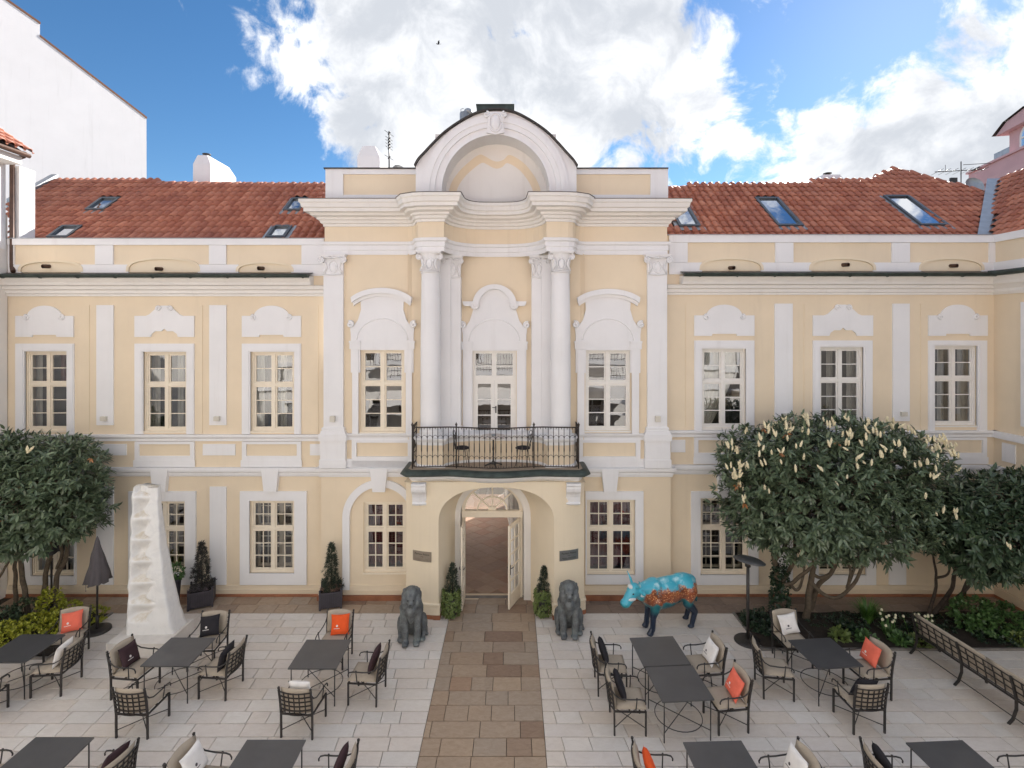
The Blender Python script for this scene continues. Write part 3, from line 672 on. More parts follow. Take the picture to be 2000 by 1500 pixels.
m = MB(); m.sweep(PE, [(0, 9.555), (.05, 9.56), (.05, 9.62), (.10, 9.64), (.12, 9.70), (.17, 9.72), (.17, 9.77), (.28, 9.80), (.30, 9.86), (.41, 9.87), (.41, 9.95), (.45, 9.97), (.47, 10.06), (.50, 10.09), (.50, 10.16), (0, 10.20)]); part('main_cornice', OFF, m)
m = MB(); m.sweep(PE, [(0, 10.19), (.515, 10.162), (.515, 10.172), (0.1, 10.24), (-.2, 10.25)]); part('cornice_flashing', DKSHEET, m)
# pedestal zone
P2 = [(XL, 13.65)] + plan(13.32) + [(XR, 13.65)]
z0p, z1p = cz(911), cz(846)
m = MB(); m.sweep(P2, [(0, z0p - .02), (.0, z1p), (-.5, z1p + .001)]); part('pedestal_wall', YEL, m)
m = MB(); m.sweep(P2, [(-.45, z1p - .17), (.035, z1p - .17), (.035, z1p - .10), (.07, z1p - .06), (.09, z1p - .02), (.09, z1p), (-.5, z1p + .003)]); part('sill_course', WHT, m)
m = MB(); m.sweep(P2, [(0, z0p - .01), (.05, z0p - .01), (.05, z0p + .16), (.03, z0p + .19), (0, z0p + .2)]); part('pedestal_base', WHT, m)
# storey walls
yz0, yz1 = cz(847), 8.86
h1 = (Cw.X(704), Cw.X(790.5), cz(843), cz(682.5)); h2 = (Cw.X(1143), Cw.X(1231), cz(841), cz(683))
m = MB(); m.wall(XL + .12, XC - 1.9, yz0, yz1, [h1], 13.4); part('wall', YEL, m)
m = MB(); m.wall(XC + 1.9, XR - .12, yz0, yz1, [h2], 13.4); part('wall', YEL, m)
hd = (Bw.X(922), Bw.X(1008), Bw.Z(853), Bw.Z(684))
m = MB(); m.wall(XC - 1.45, XC + 1.45, 3.4, yz1, [hd], 13.8)
for sg in (-1, 1): m.quad((XC + sg * 1.45, 13.8, 3.4), (XC + sg * 2.25, 13.35, 3.4), (XC + sg * 2.25, 13.35, yz1), (XC + sg * 1.45, 13.8, yz1))
part('wall', YEL, m)
window(Cw, (704, 790.5, 682.5, 843), 'up', 'none', FRM); window(Cw, (1143, 1231, 683, 841), 'up', 'none', FRW)
# hooded window architraves
def hood(pl, cx, hw, ytop, ybase, kind, yb):
    s = hw
    side = [(-s, ybase + 45), (-s, ybase - 30), (-s - 3, ybase - 52), (-s + 6, ybase - 46), (-s + 14, ybase - 58), (-s + 20, ybase - 78), (-s + 19, ybase - 93), (-s + 11, ybase - 103)]
    if kind == 'seg':
        top = [(-s + 9, ybase - 104)] + [((s - 8) * math.sin(a), ytop + 8 + (ybase - 104 - ytop - 8) * (1 - math.cos(a)) / (1 - math.cos(1.0)) * 0.9) for a in np.linspace(-0.9, 0.9, 9)] + [(s - 9, ybase - 104)]
    else:
        side = side[:-1]; top = [(42 * math.cos(a), ybase - 94 - (ybase - 94 - ytop - 2) * math.sin(a)) for a in np.linspace(math.pi, 0, 15)]
    poly = [(cx + x, y) for x, y in side + top + [(-x, y) for x, y in side[::-1]]]
    x0, x1 = cx - 43.2, cx + 43.2
    poly += [(x1, ybase + 45), (x1, ybase + 1), (x0, ybase + 1), (x0, ybase + 45)]
    o = slabp(pl, poly, 0.05, WHT, 'window_hood')
    m = MB()     # moulded top
    if kind == 'seg':
        arcp = [((s - 2) * math.sin(a) / math.sin(.95), ytop + (ybase - 101 - ytop) * (1 - math.cos(a)) / (1 - math.cos(.95))) for a in np.linspace(-.95, .95, 17)]
        band = [(cx + x, y) for x, y in arcp] + [(cx + x * .97, y + 10) for x, y in arcp[::-1]]; m.prism([pl.P(*p) for p in band], pl.d - .16, pl.d)
        band = [(cx + x * .99, y + 3) for x, y in arcp] + [(cx + x * .93, y + 16) for x, y in arcp[::-1]]; m.prism([pl.P(*p) for p in band], pl.d - .09, pl.d + .002)
    else:
        arcp = [(40 * math.cos(a), ytop + 38 - 38 * math.sin(a)) for a in np.linspace(math.pi, 0, 21)]
        band = [(cx + x * 1.05, y - 1) for x, y in arcp] + [(cx + x * .8, y + 8) for x, y in arcp[::-1]]; m.prism([pl.P(*p) for p in band], pl.d - .16, pl.d)
        for sg in (-1, 1):
            q = [(cx + sg * 36, ybase - 95), (cx + sg * (s), ybase - 95), (cx + sg * (s - 1), ybase - 90), (cx + sg * (s - 4), ybase - 86), (cx + sg * 36, ybase - 86)]; m.prism([pl.P(*p) for p in q], pl.d - .14, pl.d)
            x, z = pl.P(cx + sg * 37, ytop + 40); m.tube(spiral(x, z, .10, pl.d - .11, 1.4, 100, -sg), [.05] * 23, 6)
    m.build('hood_moulding', WHT, o)
    for sg in (-1, 1):
        m = MB(); x, z = pl.P(cx + sg * (s + 0.5), ybase - 49); m.tube(spiral(x, z, .085, pl.d - .07, 1.4, 60, sg), [.035] * 23, 6)
        m.box(pl.X(cx + sg * 42.5), pl.X(cx + sg * (s + 2)), pl.d - .075, pl.d - .04, pl.Z(ybase - 1), pl.Z(ybase - 15)); m.box(pl.X(cx + sg * 42.5), pl.X(cx + sg * (s + 3)), pl.d - .09, pl.d - .04, pl.Z(ybase - 13), pl.Z(ybase - 17))
        m.box(pl.X(cx + sg * 46), pl.X(cx + sg * (s - 3)), pl.d - .07, pl.d - .04, pl.Z(846), pl.Z(ybase)); m.build('scroll', WHT, o)
    n_ = 13; a_ = [(cx + 50 * math.cos(a), ybase - 14 - 46 * math.sin(a)) for a in np.linspace(math.pi * .97, math.pi * .03, n_ * 2)]
    m = MB(); m.tube([(pl.X(x), pl.d - .05, pl.Z(y)) for x, y in a_], .017, 5); m.build('arch_moulding', WHT, o)
    return o
hood(Cw, 747.3, 61, 563, 682.5, 'seg', 843); hood(Cw, 1187, 63, 565, 683, 'seg', 841); hood(Bw, 966, 62, 557, 684, 'arch', 850)
for sg in (-1, 1): m = MB(); m.box(Bw.X(966 + sg * 43), Bw.X(966 + sg * 62), 13.75, 13.82, Bw.Z(856), Bw.Z(728.5)); part('door_jamb', WHT, m)
# balcony door
x0, x1, z0, z1 = hd; y = 13.86; fw = .06; xm = (x0 + x1) / 2; zt = Bw.Z(739)
m = MB(); ring(m, x0, x1, z0, z1, fw, y, y + .1); m.box(x0 + fw, x1 - fw, y - .01, y + .09, zt - .05, zt + .04); m.box(xm - .03, xm + .03, y, y + .08, zt + .04, z1 - fw)
bd = part('balcony_door', FRW, m, 'white glazed double door opening onto the balcony')
for a, b in ((x0 + fw, xm - .002), (xm + .002, x1 - fw)):
    s_ = MB(); c, d = z0 + .02, zt - .052; st = .085
    s_.box(a, a + st, y + .01, y + .06, c, d); s_.box(b - st, b, y + .01, y + .06, c, d); s_.box(a + st, b - st, y + .01, y + .06, c, c + .12); s_.box(a + st, b - st, y + .01, y + .06, d - .1, d)
    ai, bi, ci, di = a + st, b - st, c + .12, d - .1
    for k in (1, 2): zz = ci + (di - ci) * k / 3; s_.box(ai, bi, y + .02, y + .05, zz - .012, zz + .012)
    s_.build('door_leaf', FRW, bd)
    for k in range(3):
        p_ = MB(); za, zb = ci + (di - ci) * k / 3, ci + (di - ci) * (k + 1) / 3; j = random.uniform(-.006, .006); p_.quad((ai, y + .035 - j, za), (bi, y + .035 + j, za), (bi, y + .035 + j, zb), (ai, y + .035 - j, zb)); p_.build('pane', GLASS, bd, fix=False)
for a, b in ((x0 + fw, xm - .03), (xm + .03, x1 - fw)):
    zz0, zz1 = zt + .04, z1 - fw; s_ = MB(); ring(s_, a, b, zz0, zz1, .03, y + .01, y + .06); zz = (zz0 + zz1) / 2 - .04; s_.box(a + .03, b - .03, y + .02, y + .05, zz - .011, zz + .011); s_.build('sash', FRW, bd)
    for c, d in ((zz0, zz), (zz, zz1)):
        p_ = MB(); j = random.uniform(-.006, .006); p_.quad((a, y + .035 - j, c), (b, y + .035 + j, c), (b, y + .035 + j, d), (a, y + .035 - j, d)); p_.build('pane', GLASS, bd, fix=False)
m = MB(); m.box(xm + .03, xm + .06, y - .01, y + .01, z0 + .62, z0 + .8); m.tube([(xm + .045, y, z0 + .77), (xm + .045, y - .05, z0 + .77), (xm - .05, y - .055, z0 + .77)], .010, 6); m.build('handle', IRON, bd)
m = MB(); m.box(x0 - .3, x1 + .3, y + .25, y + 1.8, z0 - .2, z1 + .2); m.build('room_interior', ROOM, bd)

# pilasters, columns, capitals
def capital(m, cx, y, z0, z1, hw, dep, rnd_=False):
    H = z1 - z0
    m.box(cx - hw * 1.28, cx + hw * 1.28, y - dep - .09, y + .05, z1 - .12 * H, z1 - .02 * H)
    m.box(cx - hw * 1.36, cx + hw * 1.36, y - dep - .11, y + .05, z1 - .05 * H, z1)
    if rnd_: m.lathe([(hw * .98, z0), (hw * 1.0, z0 + .3 * H), (hw * 1.1, z0 + .6 * H), (hw * 1.3, z1 - .1 * H)], cx, y, 20); 
    else:
        m.prism([(cx - hw, z0), (cx + hw, z0), (cx + hw * 1.02, z0 + .5 * H), (cx + hw * 1.22, z1 - .1 * H), (cx - hw * 1.22, z1 - .1 * H), (cx - hw * 1.02, z0 + .5 * H)], y - dep - .02, y + .04)
    r = hw * .36
    for sg in (-1, 1):
        yy = y - dep - (.06 if not rnd_ else .0); x = cx + sg * hw * 1.08; z = z1 - .30 * H
        if rnd_: yy = y - dep * .82
        m.tube([(x, yy + .10, z), (x, yy - .035, z)], r * .72, 14); m.tube(spiral(x, z, r, yy - .04, 1.6, 90, -sg), [r * .2] * 23, 6)
        m.tube([(x - sg * r * .2, yy - .02, z + r * .9), (x - sg * hw * .7, yy - .03, z + r * .75), (cx, yy - .035, z + r * .5)], r * .22, 6)
    f = y - dep - .025
    m.ball((cx, f, z1 - .14 * H), (hw * .22, .05, .09 * H), 8, 5)
    m.tube([(cx + hw * .42 * math.cos(a), f, z0 + .36 * H + .30 * H * math.sin(a)) for a in np.linspace(0, 2 * math.pi, 17)], .018, 5)
    m.ball((cx, f + .01, z0 + .36 * H), (hw * .34, .03, .24 * H), 10, 6)
    for sg in (-1, 1):
        m.tube([(cx + sg * hw * .9, f, z0 + .04 * H), (cx + sg * hw * .62, f - .01, z0 + .3 * H), (cx + sg * hw * .75, f - .02, z0 + .55 * H), (cx + sg * hw * 1.0, f - .01, z0 + .62 * H)], [.03, .028, .022, .012], 5)
    m.tube([(cx - hw, f, z0), (cx, f, z0 - .05 * H), (cx + hw, f, z0)], .016, 5)
def base_prof(m, cx, y, z0, hw, dep, rnd_=False):
    if rnd_:
        m.lathe([(hw * 1.28, z0), (hw * 1.28, z0 + .05), (hw * 1.22, z0 + .09), (hw * 1.08, z0 + .12), (hw * 1.14, z0 + .15), (hw * 1.06, z0 + .19), (hw, z0 + .2)], cx, y, 28); return
    for k, (e, a, b) in enumerate(((.07, 0, .06), (.055, .06, .11), (.03, .11, .14), (.04, .14, .18), (.015, .18, .2))): m.box(cx - hw - e, cx + hw + e, y - dep - e, y + .05, z0 + a, z0 + b)
zb, zc0, zc1 = cz(848), cz(536), 8.84
for px in (652, 1283):
    pl = Pl(13.36); x = pl.X(px); hw = .25
    m = MB(); m.box(x - hw, x + hw, 13.32, 13.45, zb + .2, zc0); base_prof(m, x, 13.40, zb, hw, .08)
    o = part('pilaster', WHT, m)
    m = MB(); capital(m, x, 13.40, zc0, zc1, hw, .08); m.build('capital', WHT, o)
    m = MB(); m.box(x - hw - .07, x + hw + .07, 13.27, 13.45, z0p - .01, z1p - .18); m.box(x - hw - .09, x + hw + .09, 13.25, 13.45, z0p - .012, z0p + .2); m.box(x - hw - .1, x + hw + .1, 13.24, 13.45, z1p - .175, z1p + .002); m.build('pedestal', WHT, o)
    m = MB(); xx = x; m.box(xx - .06, xx + .06, 13.22, 13.31, cz(822), cz(811)); m.build('wall_lamp', LAMP, o)
for sg in (-1, 1):
    x = XC + sg * 1.625; y = 13.06; r = .25
    m = MB(); m.lathe([(r, zb + .2), (r * 1.0, zb + 1.6), (r * .97, zb + 2.8), (r * .9, zc0 + .02)], x, y, 32); base_prof(m, x, y, zb, r, 0, True); m.box(x - r * 1.3, x + r * 1.3, y - r * 1.3, y + .3, zb - .02, zb + .004)
    m.tube([(x + (r * .92) * math.cos(a), y + (r * .92) * math.sin(a), zc0 + .0) for a in np.linspace(math.pi, 2 * math.pi, 15)], .02, 6)
    o = part('column', WHT, m)
    m = MB(); capital(m, x, y, zc0 + .03, zc1 + .02, r * .92, r * .9, True); m.build('capital', WHT, o)
    # inner pilaster on the curved wall
    x = XC + sg * 1.11; m = MB(); m.box(x - .19, x + .19, 13.50, 13.85, zb + .2, zc0 - .05); base_prof(m, x, 13.55, zb, .19, .05)
    m.box(x - .19 + sg * .25, x + .19 + sg * .25, 13.42, 13.85, zb, zc1)
    o = part('pilaster', WHT, m)
    m = MB(); capital(m, x, 13.56, zc0 - .05, zc1, .19, .06); m.build('capital', WHT, o)
# apron panels under the side windows
for a, b in ((688, 806), (1129, 1250)):
    m = MB(); ya, yb = 858, 911; d0 = 13.35
    for x0, x1, y0, y1 in ((a, b, ya, ya + 6), (a, b, yb - 20, yb), (a, a + 9, ya + 6, yb - 20), (b - 9, b, ya + 6, yb - 20)): m.box(Cw.X(x0), Cw.X(x1), d0, 13.42, cz(y1), cz(y0))
    part('apron_panel', WHT, m)

# --- attic and curved gable
At = Pl(13.5)
for a, b, pa, pb in ((637, 816, 637, 671), (1122, 1304, 1270, 1304)):
    m = MB(); m.box(At.X(a), At.X(b), 13.5, 14.3, 10.0, At.Z(330)); o = part('attic_wall', YEL, m)
    m = MB(); m.box(At.X(pa) - .002, At.X(pb), 13.455, 14.31, 10.0, At.Z(331)); m.box(At.X(a) - .004, At.X(b), 13.46, 14.3, At.Z(341), At.Z(331)); m.box(At.X(a) - .004, At.X(b), 13.462, 14.3, 10.0, At.Z(381)); m.build('attic_trim', WHT, o)
    m = MB(); m.box(At.X(a) - .04, At.X(b) + .0, 13.42, 14.34, At.Z(331) + .001, At.Z(331) + .03); m.build('attic_flashing', DKSHEET, o)
Gp = Pl(13.1)
outer = [(812, 326), (819, 313), (831, 300), (848, 282), (870, 261), (900, 240), (934, 223), (968, 217), (1003, 222), (1037, 239), (1067, 260), (1089, 282), (1106, 301), (1118, 314), (1126, 326)]
def cr_(pts, n=5):
    P = [Vector(p) for p in pts]; o = []
    for i in range(len(P) - 1):
        p0, p1, p2, p3 = P[max(i - 1, 0)], P[i], P[i + 1], P[min(i + 2, len(P) - 1)]
        for k in range(n):
            t_ = k / n; o.append(tuple(0.5 * ((2 * p1) + (p2 - p0) * t_ + (2 * p0 - 5 * p1 + 4 * p2 - p3) * t_ ** 2 + (3 * p1 - p0 - 3 * p2 + p3) * t_ ** 3)))
    return o + [tuple(P[-1])]
oc = cr_(outer); ic = [(968 + 105 * math.cos(a), 374 - 110 * math.sin(a)) for a in np.linspace(0, math.pi, 33)]
m = MB(); m.prism([Gp.P(*p) for p in [(812, 398)] + oc + [(1126, 398), (1073, 398)] + ic + [(863, 398)]], 13.1, 13.95); gb = part('gable_arch', WHT, m)
def scalearc(k, dy=0): return [(968 + (x - 968) * k, 374 + (y - 374) * k + dy) for x, y in ic]
for ka, kb, yy in ((1.36, 1.13, 13.045), (1.29, 1.22, 13.02), (1.035, 1.0, 13.06)):
    a = scalearc(ka); b = scalearc(kb); m = MB(); m.prism([Gp.P(*p) for p in [(a[0][0], 398)] + a + [(a[-1][0], 398), (b[-1][0], 398)] + b[::-1] + [(b[0][0], 398)]], yy, 13.11); m.build('archivolt', WHT, gb)
bk = Pl(13.75); m = MB(); m.box(bk.X(850), bk.X(1086), 13.75, 13.9, 10.0, bk.Z(262)); m.build('gable_back', OFF, gb)
top = [(872, 398), (880, 362), (893, 340), (910, 322), (935, 303), (948, 306), (960, 313), (972, 316), (984, 312), (996, 303), (1022, 318), (1042, 342), (1054, 366), (1060, 398)]
m = MB(); m.prism([bk.P(*p) for p in cr_(top, 4)], 13.735, 13.76); m.build('yellow_field', YEL, gb)
ins = [(967 + (x - 967) * .84, 398 + (y - 398) * .83) for x, y in top]
m = MB(); m.prism([bk.P(*p) for p in cr_(ins, 4)], 13.725, 13.74); m.build('white_field', OFF, gb)
m = MB(); kx, kz = Gp.P(968, 243)
m.prism([Gp.P(*p) for p in [(950, 227), (958, 222), (978, 222), (987, 227), (983, 240), (985, 262), (968, 266), (951, 262), (953, 240)]], 12.98, 13.1); m.ball((kx, 12.97, kz), (.11, .05, .19), 12, 8)
m.tube([(kx + .15 * math.cos(a), 12.97, kz + .23 * math.sin(a)) for a in np.linspace(0, 2 * math.pi, 25)], .02, 5)
for sg in (-1, 1): m.tube(spiral(kx + sg * .22, kz + .2, .08, 12.98, 1.3, 90, sg), .025, 5)
m.build('cartouche', WHT, gb)
# barrel roof edge over the gable
m = MB(); vs = []; n = len(oc)
for yy in (12.98, 15.2):
    for k, off in ((0, 0), (1, .035)):
        for x, y in oc:
            X, Z = Gp.P(x, y); dx, dz = X - XC, Z - 9.9; l = math.hypot(dx, dz); vs.append((X + dx / l * off, yy, Z + dz / l * off + (.002 if k == 0 else 0)))
fs = [(a * n + i, a * n + i + 1, b * n + i + 1, b * n + i) for a, b in ((0, 1), (2, 3), (0, 2), (1, 3)) for i in range(n - 1)]
m.add(vs, fs); m.build('gable_flashing', DKSHEET, gb)
m = MB(); x0, _ = Pl(14.6).P(932, 0); x1, _ = Pl(14.6).P(1003, 0); m.box(x0, x1, 14.4, 15.2, 12.3, Pl(14.5).Z(208)); m.box(x0 - .02, x1 + .02, 14.38, 15.22, Pl(14.5).Z(208), Pl(14.5).Z(206.5)); m.build('roof_hatch', COPPER, gb)
m = MB(); m.box(At.X(812), At.X(1126), 13.96, 15.2, 9.8, Gp.Z(300)); m.box(XL + .15, XR - .15, 14.28, 15.0, 8.8, 10.9); m.build('gable_core', OFF, gb)

# ------------------------------------------------------------------ porch, portal, balcony
Po = Pl(12.56); pc = -0.40                      # porch front
PXL, PXR = Po.X(790), Po.X(1143)
ZT = 3.27
def arch_curve(c, hw, spring, crown, n=28):
    pts = [(c - hw, 0.0), (c - hw, spring * .5)]
    pts += [(c + hw * math.copysign(abs(math.cos(a)) ** 0.85, math.cos(a)), spring + (crown - spring) * math.sin(a) ** 0.9) for a in np.linspace(math.pi, 0, n + 1)]
    return pts + [(c + hw, spring * .5), (c + hw, 0.0)]
fa = arch_curve(-0.375, 1.385, 2.32, 3.145)      # front opening
ba = arch_curve(-0.49, 0.97, 2.10, 3.06)         # rear opening, narrower: splayed reveals
m = MB()
def curve_y(x):                                 # porch front curves back at its outer corners
    u = abs(x - (PXL + PXR) / 2) / ((PXR - PXL) / 2)
    return 12.50 + 0.26 * max(0, (u - .62) / .38) ** 2.0
# front sheet: strips above / beside the arch
xs_l = list(np.linspace(PXL, fa[0][0], 10)); xs_r = list(np.linspace(fa[-1][0], PXR, 10))
for xs in (xs_l, xs_r):
    for a, b in zip(xs[:-1], xs[1:]): m.add([(a, curve_y(a), 0), (b, curve_y(b), 0), (b, curve_y(b), ZT), (a, curve_y(a), ZT)], [(0, 1, 2, 3)], True)
for (a, za), (b, zb_) in zip(fa[2:-3], fa[3:-2]):
    m.add([(a, curve_y(a), za), (b, curve_y(b), zb_), (b, curve_y(b), ZT), (a, curve_y(a), ZT)], [(0, 1, 2, 3)], True)
for xx in (PXL, PXR): m.quad((xx, curve_y(xx), 0), (xx, 13.4, 0), (xx, 13.4, ZT), (xx, curve_y(xx), ZT))
m.quad((PXL, 12.5, ZT), (PXR, 12.5, ZT), (PXR, 13.4, ZT), (PXL, 13.4, ZT))
part('porch_wall', CRM, m)
m = MB(); n = len(fa)
vs = [(x, curve_y(x), z) for x, z in fa] + [(fa[i][0] * .35 + ba[i][0] * .65, 12.95, fa[i][1] * .35 + ba[i][1] * .65) for i in range(n)] + [(x, 13.36, z) for x, z in ba]
m.add(vs, [(k * n + i, k * n + i + 1, (k + 1) * n + i + 1, (k + 1) * n + i) for k in (0, 1) for i in range(n - 1)], True); part('portal_reveal', CRM, m)
# back wall of the portal around the door
da = [( -1.32, 0.0), (-1.32, 1.1)] + [(-0.51 + .81 * math.cos(a), 2.17 + .80 * math.sin(a)) for a in np.linspace(math.pi, 0, 29)] + [(0.30, 1.1), (0.30, 0.0)]
m = MB(); n2 = len(da); m.add([(x, 13.36, z) for x, z in ba] + [(x, 13.36, z) for x, z in da] + [(x, 13.6, z) for x, z in da], [(i, i + 1, n + i + 1, n + i) for i in range(n - 1)] + [(n + i, n + i + 1, n + n2 + i + 1, n + n2 + i) for i in range(n2 - 1)]); part('portal_wall', OFF, m)
# plinth of the piers
def pier(xs, z0, z1, out, mat, name):
    m = MB(); pts = [(x, curve_y(x)) for x in xs]
    if xs[0] == PXL: pts = [(PXL, 13.4)] + pts + [(fa[0][0], 12.62), ]
    else: pts = [(fa[-1][0], 12.62)] + pts + [(PXR, 13.4)]
    m.sweep(pts, [(0, z0), (out, z0), (out, z1 - .02), (0, z1)]); part(name, mat, m)
for xs in (xs_l, xs_r):
    pier(xs, .10, .32, .035, CRM, 'pier_plinth'); pier(xs, .32, .37, .05, CRM, 'pier_moulding'); pier(xs, -.05, .10, .045, REDST, 'pier_base')
# lunette and door
x0, x1 = -1.29, .27; xm = -.51; yD = 13.5; m = MB()
m.box(x0, x1, yD - .03, yD + .09, 2.08, 2.25); m.box(x0 - .01, x1 + .01, yD - .05, yD - .03, 2.19, 2.235)
m.box(x0, x0 + .06, yD, yD + .09, 0, 2.08); m.box(x1 - .06, x1, yD, yD + .09, 0, 2.08)
oa = [(xm + .79 * math.cos(a), 2.25 + .72 * math.sin(a)) for a in np.linspace(0, math.pi, 31)]; ia = [(xm + .70 * math.cos(a), 2.25 + .635 * math.sin(a)) for a in np.linspace(math.pi, 0, 31)]
m.prism(oa + ia, yD, yD + .08)
oa = [(xm + .40 * math.cos(a), 2.25 + .36 * math.sin(a)) for a in np.linspace(0, math.pi, 25)]; ia = [(xm + .36 * math.cos(a), 2.25 + .32 * math.sin(a)) for a in np.linspace(math.pi, 0, 25)]
m.prism(oa + ia, yD + .02, yD + .06); m.prism([(xm + .1 * math.cos(a), 2.25 + .1 * math.sin(a)) for a in np.linspace(0, math.pi, 12)], yD + .015, yD + .065)
for a in (45, 90, 135): m.tube([(xm + .09 * math.cos(R(a)), yD + .04, 2.25 + .09 * math.sin(R(a))), (xm + .71 * math.cos(R(a)), yD + .04, 2.25 + .645 * math.sin(R(a)))], .017, 4, square=True)
dr = part('entrance_door', FRM, m, 'cream double door standing open under a fan light')
for k in range(4):
    a0, a1 = math.pi * k / 4, math.pi * (k + 1) / 4
    for r0, r1 in ((.0, .38), (.38, .71)):
        p_ = MB(); pts = [(xm + r1 * math.cos(a), 2.25 + r1 * .91 * math.sin(a)) for a in np.linspace(a0, a1, 7)] + ([(xm + r0 * math.cos(a), 2.25 + r0 * .91 * math.sin(a)) for a in np.linspace(a1, a0, 7)] if r0 else [(xm, 2.25)])
        p_.add([(x, yD + .04 + random.uniform(-.003, .003), z) for x, z in pts], [tuple(range(len(pts)))]); p_.build('pane', GLASS, dr, fix=False)
def leaf(hx, ang, sgn):
    L = Matrix.Translation((hx, yD + .02, 0)) @ Matrix.Rotation(R(ang), 4, 'Z')
    s_ = MB(); w = .70; st = .085
    s_.box(0, sgn * st, -.022, .022, .02, 2.07); s_.box(sgn * (w - st), sgn * w, -.022, .022, .02, 2.07); s_.box(sgn * st, sgn * (w - st), -.022, .022, .02, .36); s_.box(sgn * st, sgn * (w - st), -.022, .022, 1.98, 2.07)
    for k in range(1, 5): zz = .36 + 1.62 * k / 5; s_.box(sgn * st, sgn * (w - st), -.016, .016, zz - .012, zz + .012)
    s_.box(sgn * (w / 2 - .012), sgn * (w / 2 + .012), -.0165, .0165, .36, 1.98)
    s_.box(sgn * (st + .03), sgn * (w - st - .03), -.026, -.022, .09, .30)
    s_.v = [tuple(L @ Vector(v)) for v in s_.v]; lo = s_.build('door_leaf', FRM, dr)
    for k in range(5):
        for c in range(2):
            p_ = MB(); za, zb_ = .36 + 1.62 * k / 5, .36 + 1.62 * (k + 1) / 5; xa, xb = sgn * (st + (w - 2 * st) * c / 2), sgn * (st + (w - 2 * st) * (c + 1) / 2)
            p_.quad(*[tuple(L @ Vector(q)) for q in ((xa, 0, za), (xb, 0, za), (xb, 0, zb_), (xa, 0, zb_))]); p_.build('pane', GLASS, dr, fix=False)
    h_ = MB()
    for yy in (-1, 1):
        h_.tube([(sgn * (w - .045), 0, 1.02), (sgn * (w - .045), yy * .06, 1.02), (sgn * (w - .16), yy * .065, 1.02)], .010, 6); h_.box(sgn * (w - .06), sgn * (w - .03), yy * .022, yy * .030, .86, 1.10)
    h_.v = [tuple(L @ Vector(v)) for v in h_.v]; h_.build('handle', IRON, dr)
leaf(-1.225, -91, 1); leaf(.205, 66, -1)
# passage behind the door
m = MB(); A = [(-1.62, 13.62), (0.36, 13.62), (-0.30, 20.6), (-2.3, 20.6)]
m.quad((A[0][0], A[0][1], 0), (A[3][0], A[3][1], 0), (A[3][0], A[3][1], 3.2), (A[0][0], A[0][1], 3.2)); m.quad((A[1][0], A[1][1], 0), (A[2][0], A[2][1], 0), (A[2][0], A[2][1], 3.2), (A[1][0], A[1][1], 3.2))
m.quad((A[0][0], 13.62, 3.2), (A[1][0], 13.62, 3.2), (A[2][0], 20.6, 3.2), (A[3][0], 20.6, 3.2))
m.quad((-1.62, 13.61, 0), (-1.29, 13.61, 0), (-1.29, 13.61, 3.2), (-1.62, 13.61, 3.2)); m.quad((.27, 13.61, 0), (.36, 13.61, 0), (.36, 13.61, 3.2), (.27, 13.61, 3.2))
part('passage_wall', OFF, m)
fl = MB(); fl.quad((-2.4, 13.57, -.012), (.5, 13.57, -.012), (.5, 22, -.012), (-2.4, 22, -.012)); fo = fl.build('passage_floor', simple('terracotta_bed', (.30, .20, .14), .7), kind='structure', fix=False)
s = .43; tm = MB(); tm.box(-s / 2 + .004, s / 2 - .004, -s / 2 + .004, s / 2 - .004, -.02, 0); tme = tm.mesh('floor_tile', TERRA, True)
for i in range(-6, 22):
    for j in range(-6, 22):
        x = -1.0 + (i - j) * s * .7071; y = 13.6 + (i + j) * s * .7071
        if y - .31 < 13.58 or y > 20.4 or not (-1.9 - (y - 13.6) * .06 < x < .55 - (y - 13.6) * .08): continue
        o = bpy.data.objects.new('floor_tile', tme); COL.objects.link(o); o.parent = fo; o.location = (x, y, random.uniform(-.001, .001)); o.rotation_euler = (0, 0, R(45))
m = MB(); m.box(-1.3, .3, 13.46, 13.60, -.03, .004); part('threshold', STONE, m)
m = MB(); xx = lambda y: A[1][0] + (A[2][0] - A[1][0]) * (y - 13.62) / 6.98
for ya, yb in ((13.9, 15.1), (15.3, 16.6), (16.8, 18.2), (18.4, 20.2)):
    for z_a, z_b in ((.25, 1.0), (1.1, 2.4)):
        for za, zb_ in ((z_a, z_a + .05), (z_b - .05, z_b)): m.add([(xx(ya) - .03, ya, za), (xx(yb) - .03, yb, za), (xx(yb) - .03, yb, zb_), (xx(ya) - .03, ya, zb_), (xx(ya), ya, za), (xx(yb), yb, za), (xx(yb), yb, zb_), (xx(ya), ya, zb_)], [(0, 1, 2, 3), (0, 1, 5, 4), (3, 2, 6, 7)])
        for yy in (ya, yb): m.box(xx(yy) - .035, xx(yy) + .02, yy - .025, yy + .025, z_a, z_b)
part('passage_panelling', WHT, m)

# balcony slab: wavy plan
def bal_y(x, e=0.0):
    u = (x - pc) / 2.12
    return 12.52 - e - .13 * math.exp(-(u / .30) ** 2) + .05 * math.exp(-((abs(u) - .52) / .2) ** 2)
ZB = 3.56
bx0, bx1 = pc - 2.13, pc + 2.13
def bal_path(e, back):
    xs = np.linspace(bx0 - e, bx1 + e, 49); f = [(x, bal_y(min(max(x, bx0), bx1), e)) for x in xs]
    r = .12
    f[0] = (f[0][0], f[0][1] + r); f[-1] = (f[-1][0], f[-1][1] + r)
    return [(bx0 - e, back)] + f + [(bx1 + e, back)]
m = MB(); pb = bal_path(0, 13.38)
m.sweep(pb, [(-.3, ZB - .005), (.08, ZB - .005), (.11, ZB - .02), (.16, ZB - .09), (.165, ZB - .12), (.14, ZB - .135), (0, ZB - .14)], True)
part('balcony_slab', COPPER, m)
m = MB(); m.prism_z(bal_path(-.02, 13.42), ZB - .03, ZB); part('balcony_floor', BROWNS, m)
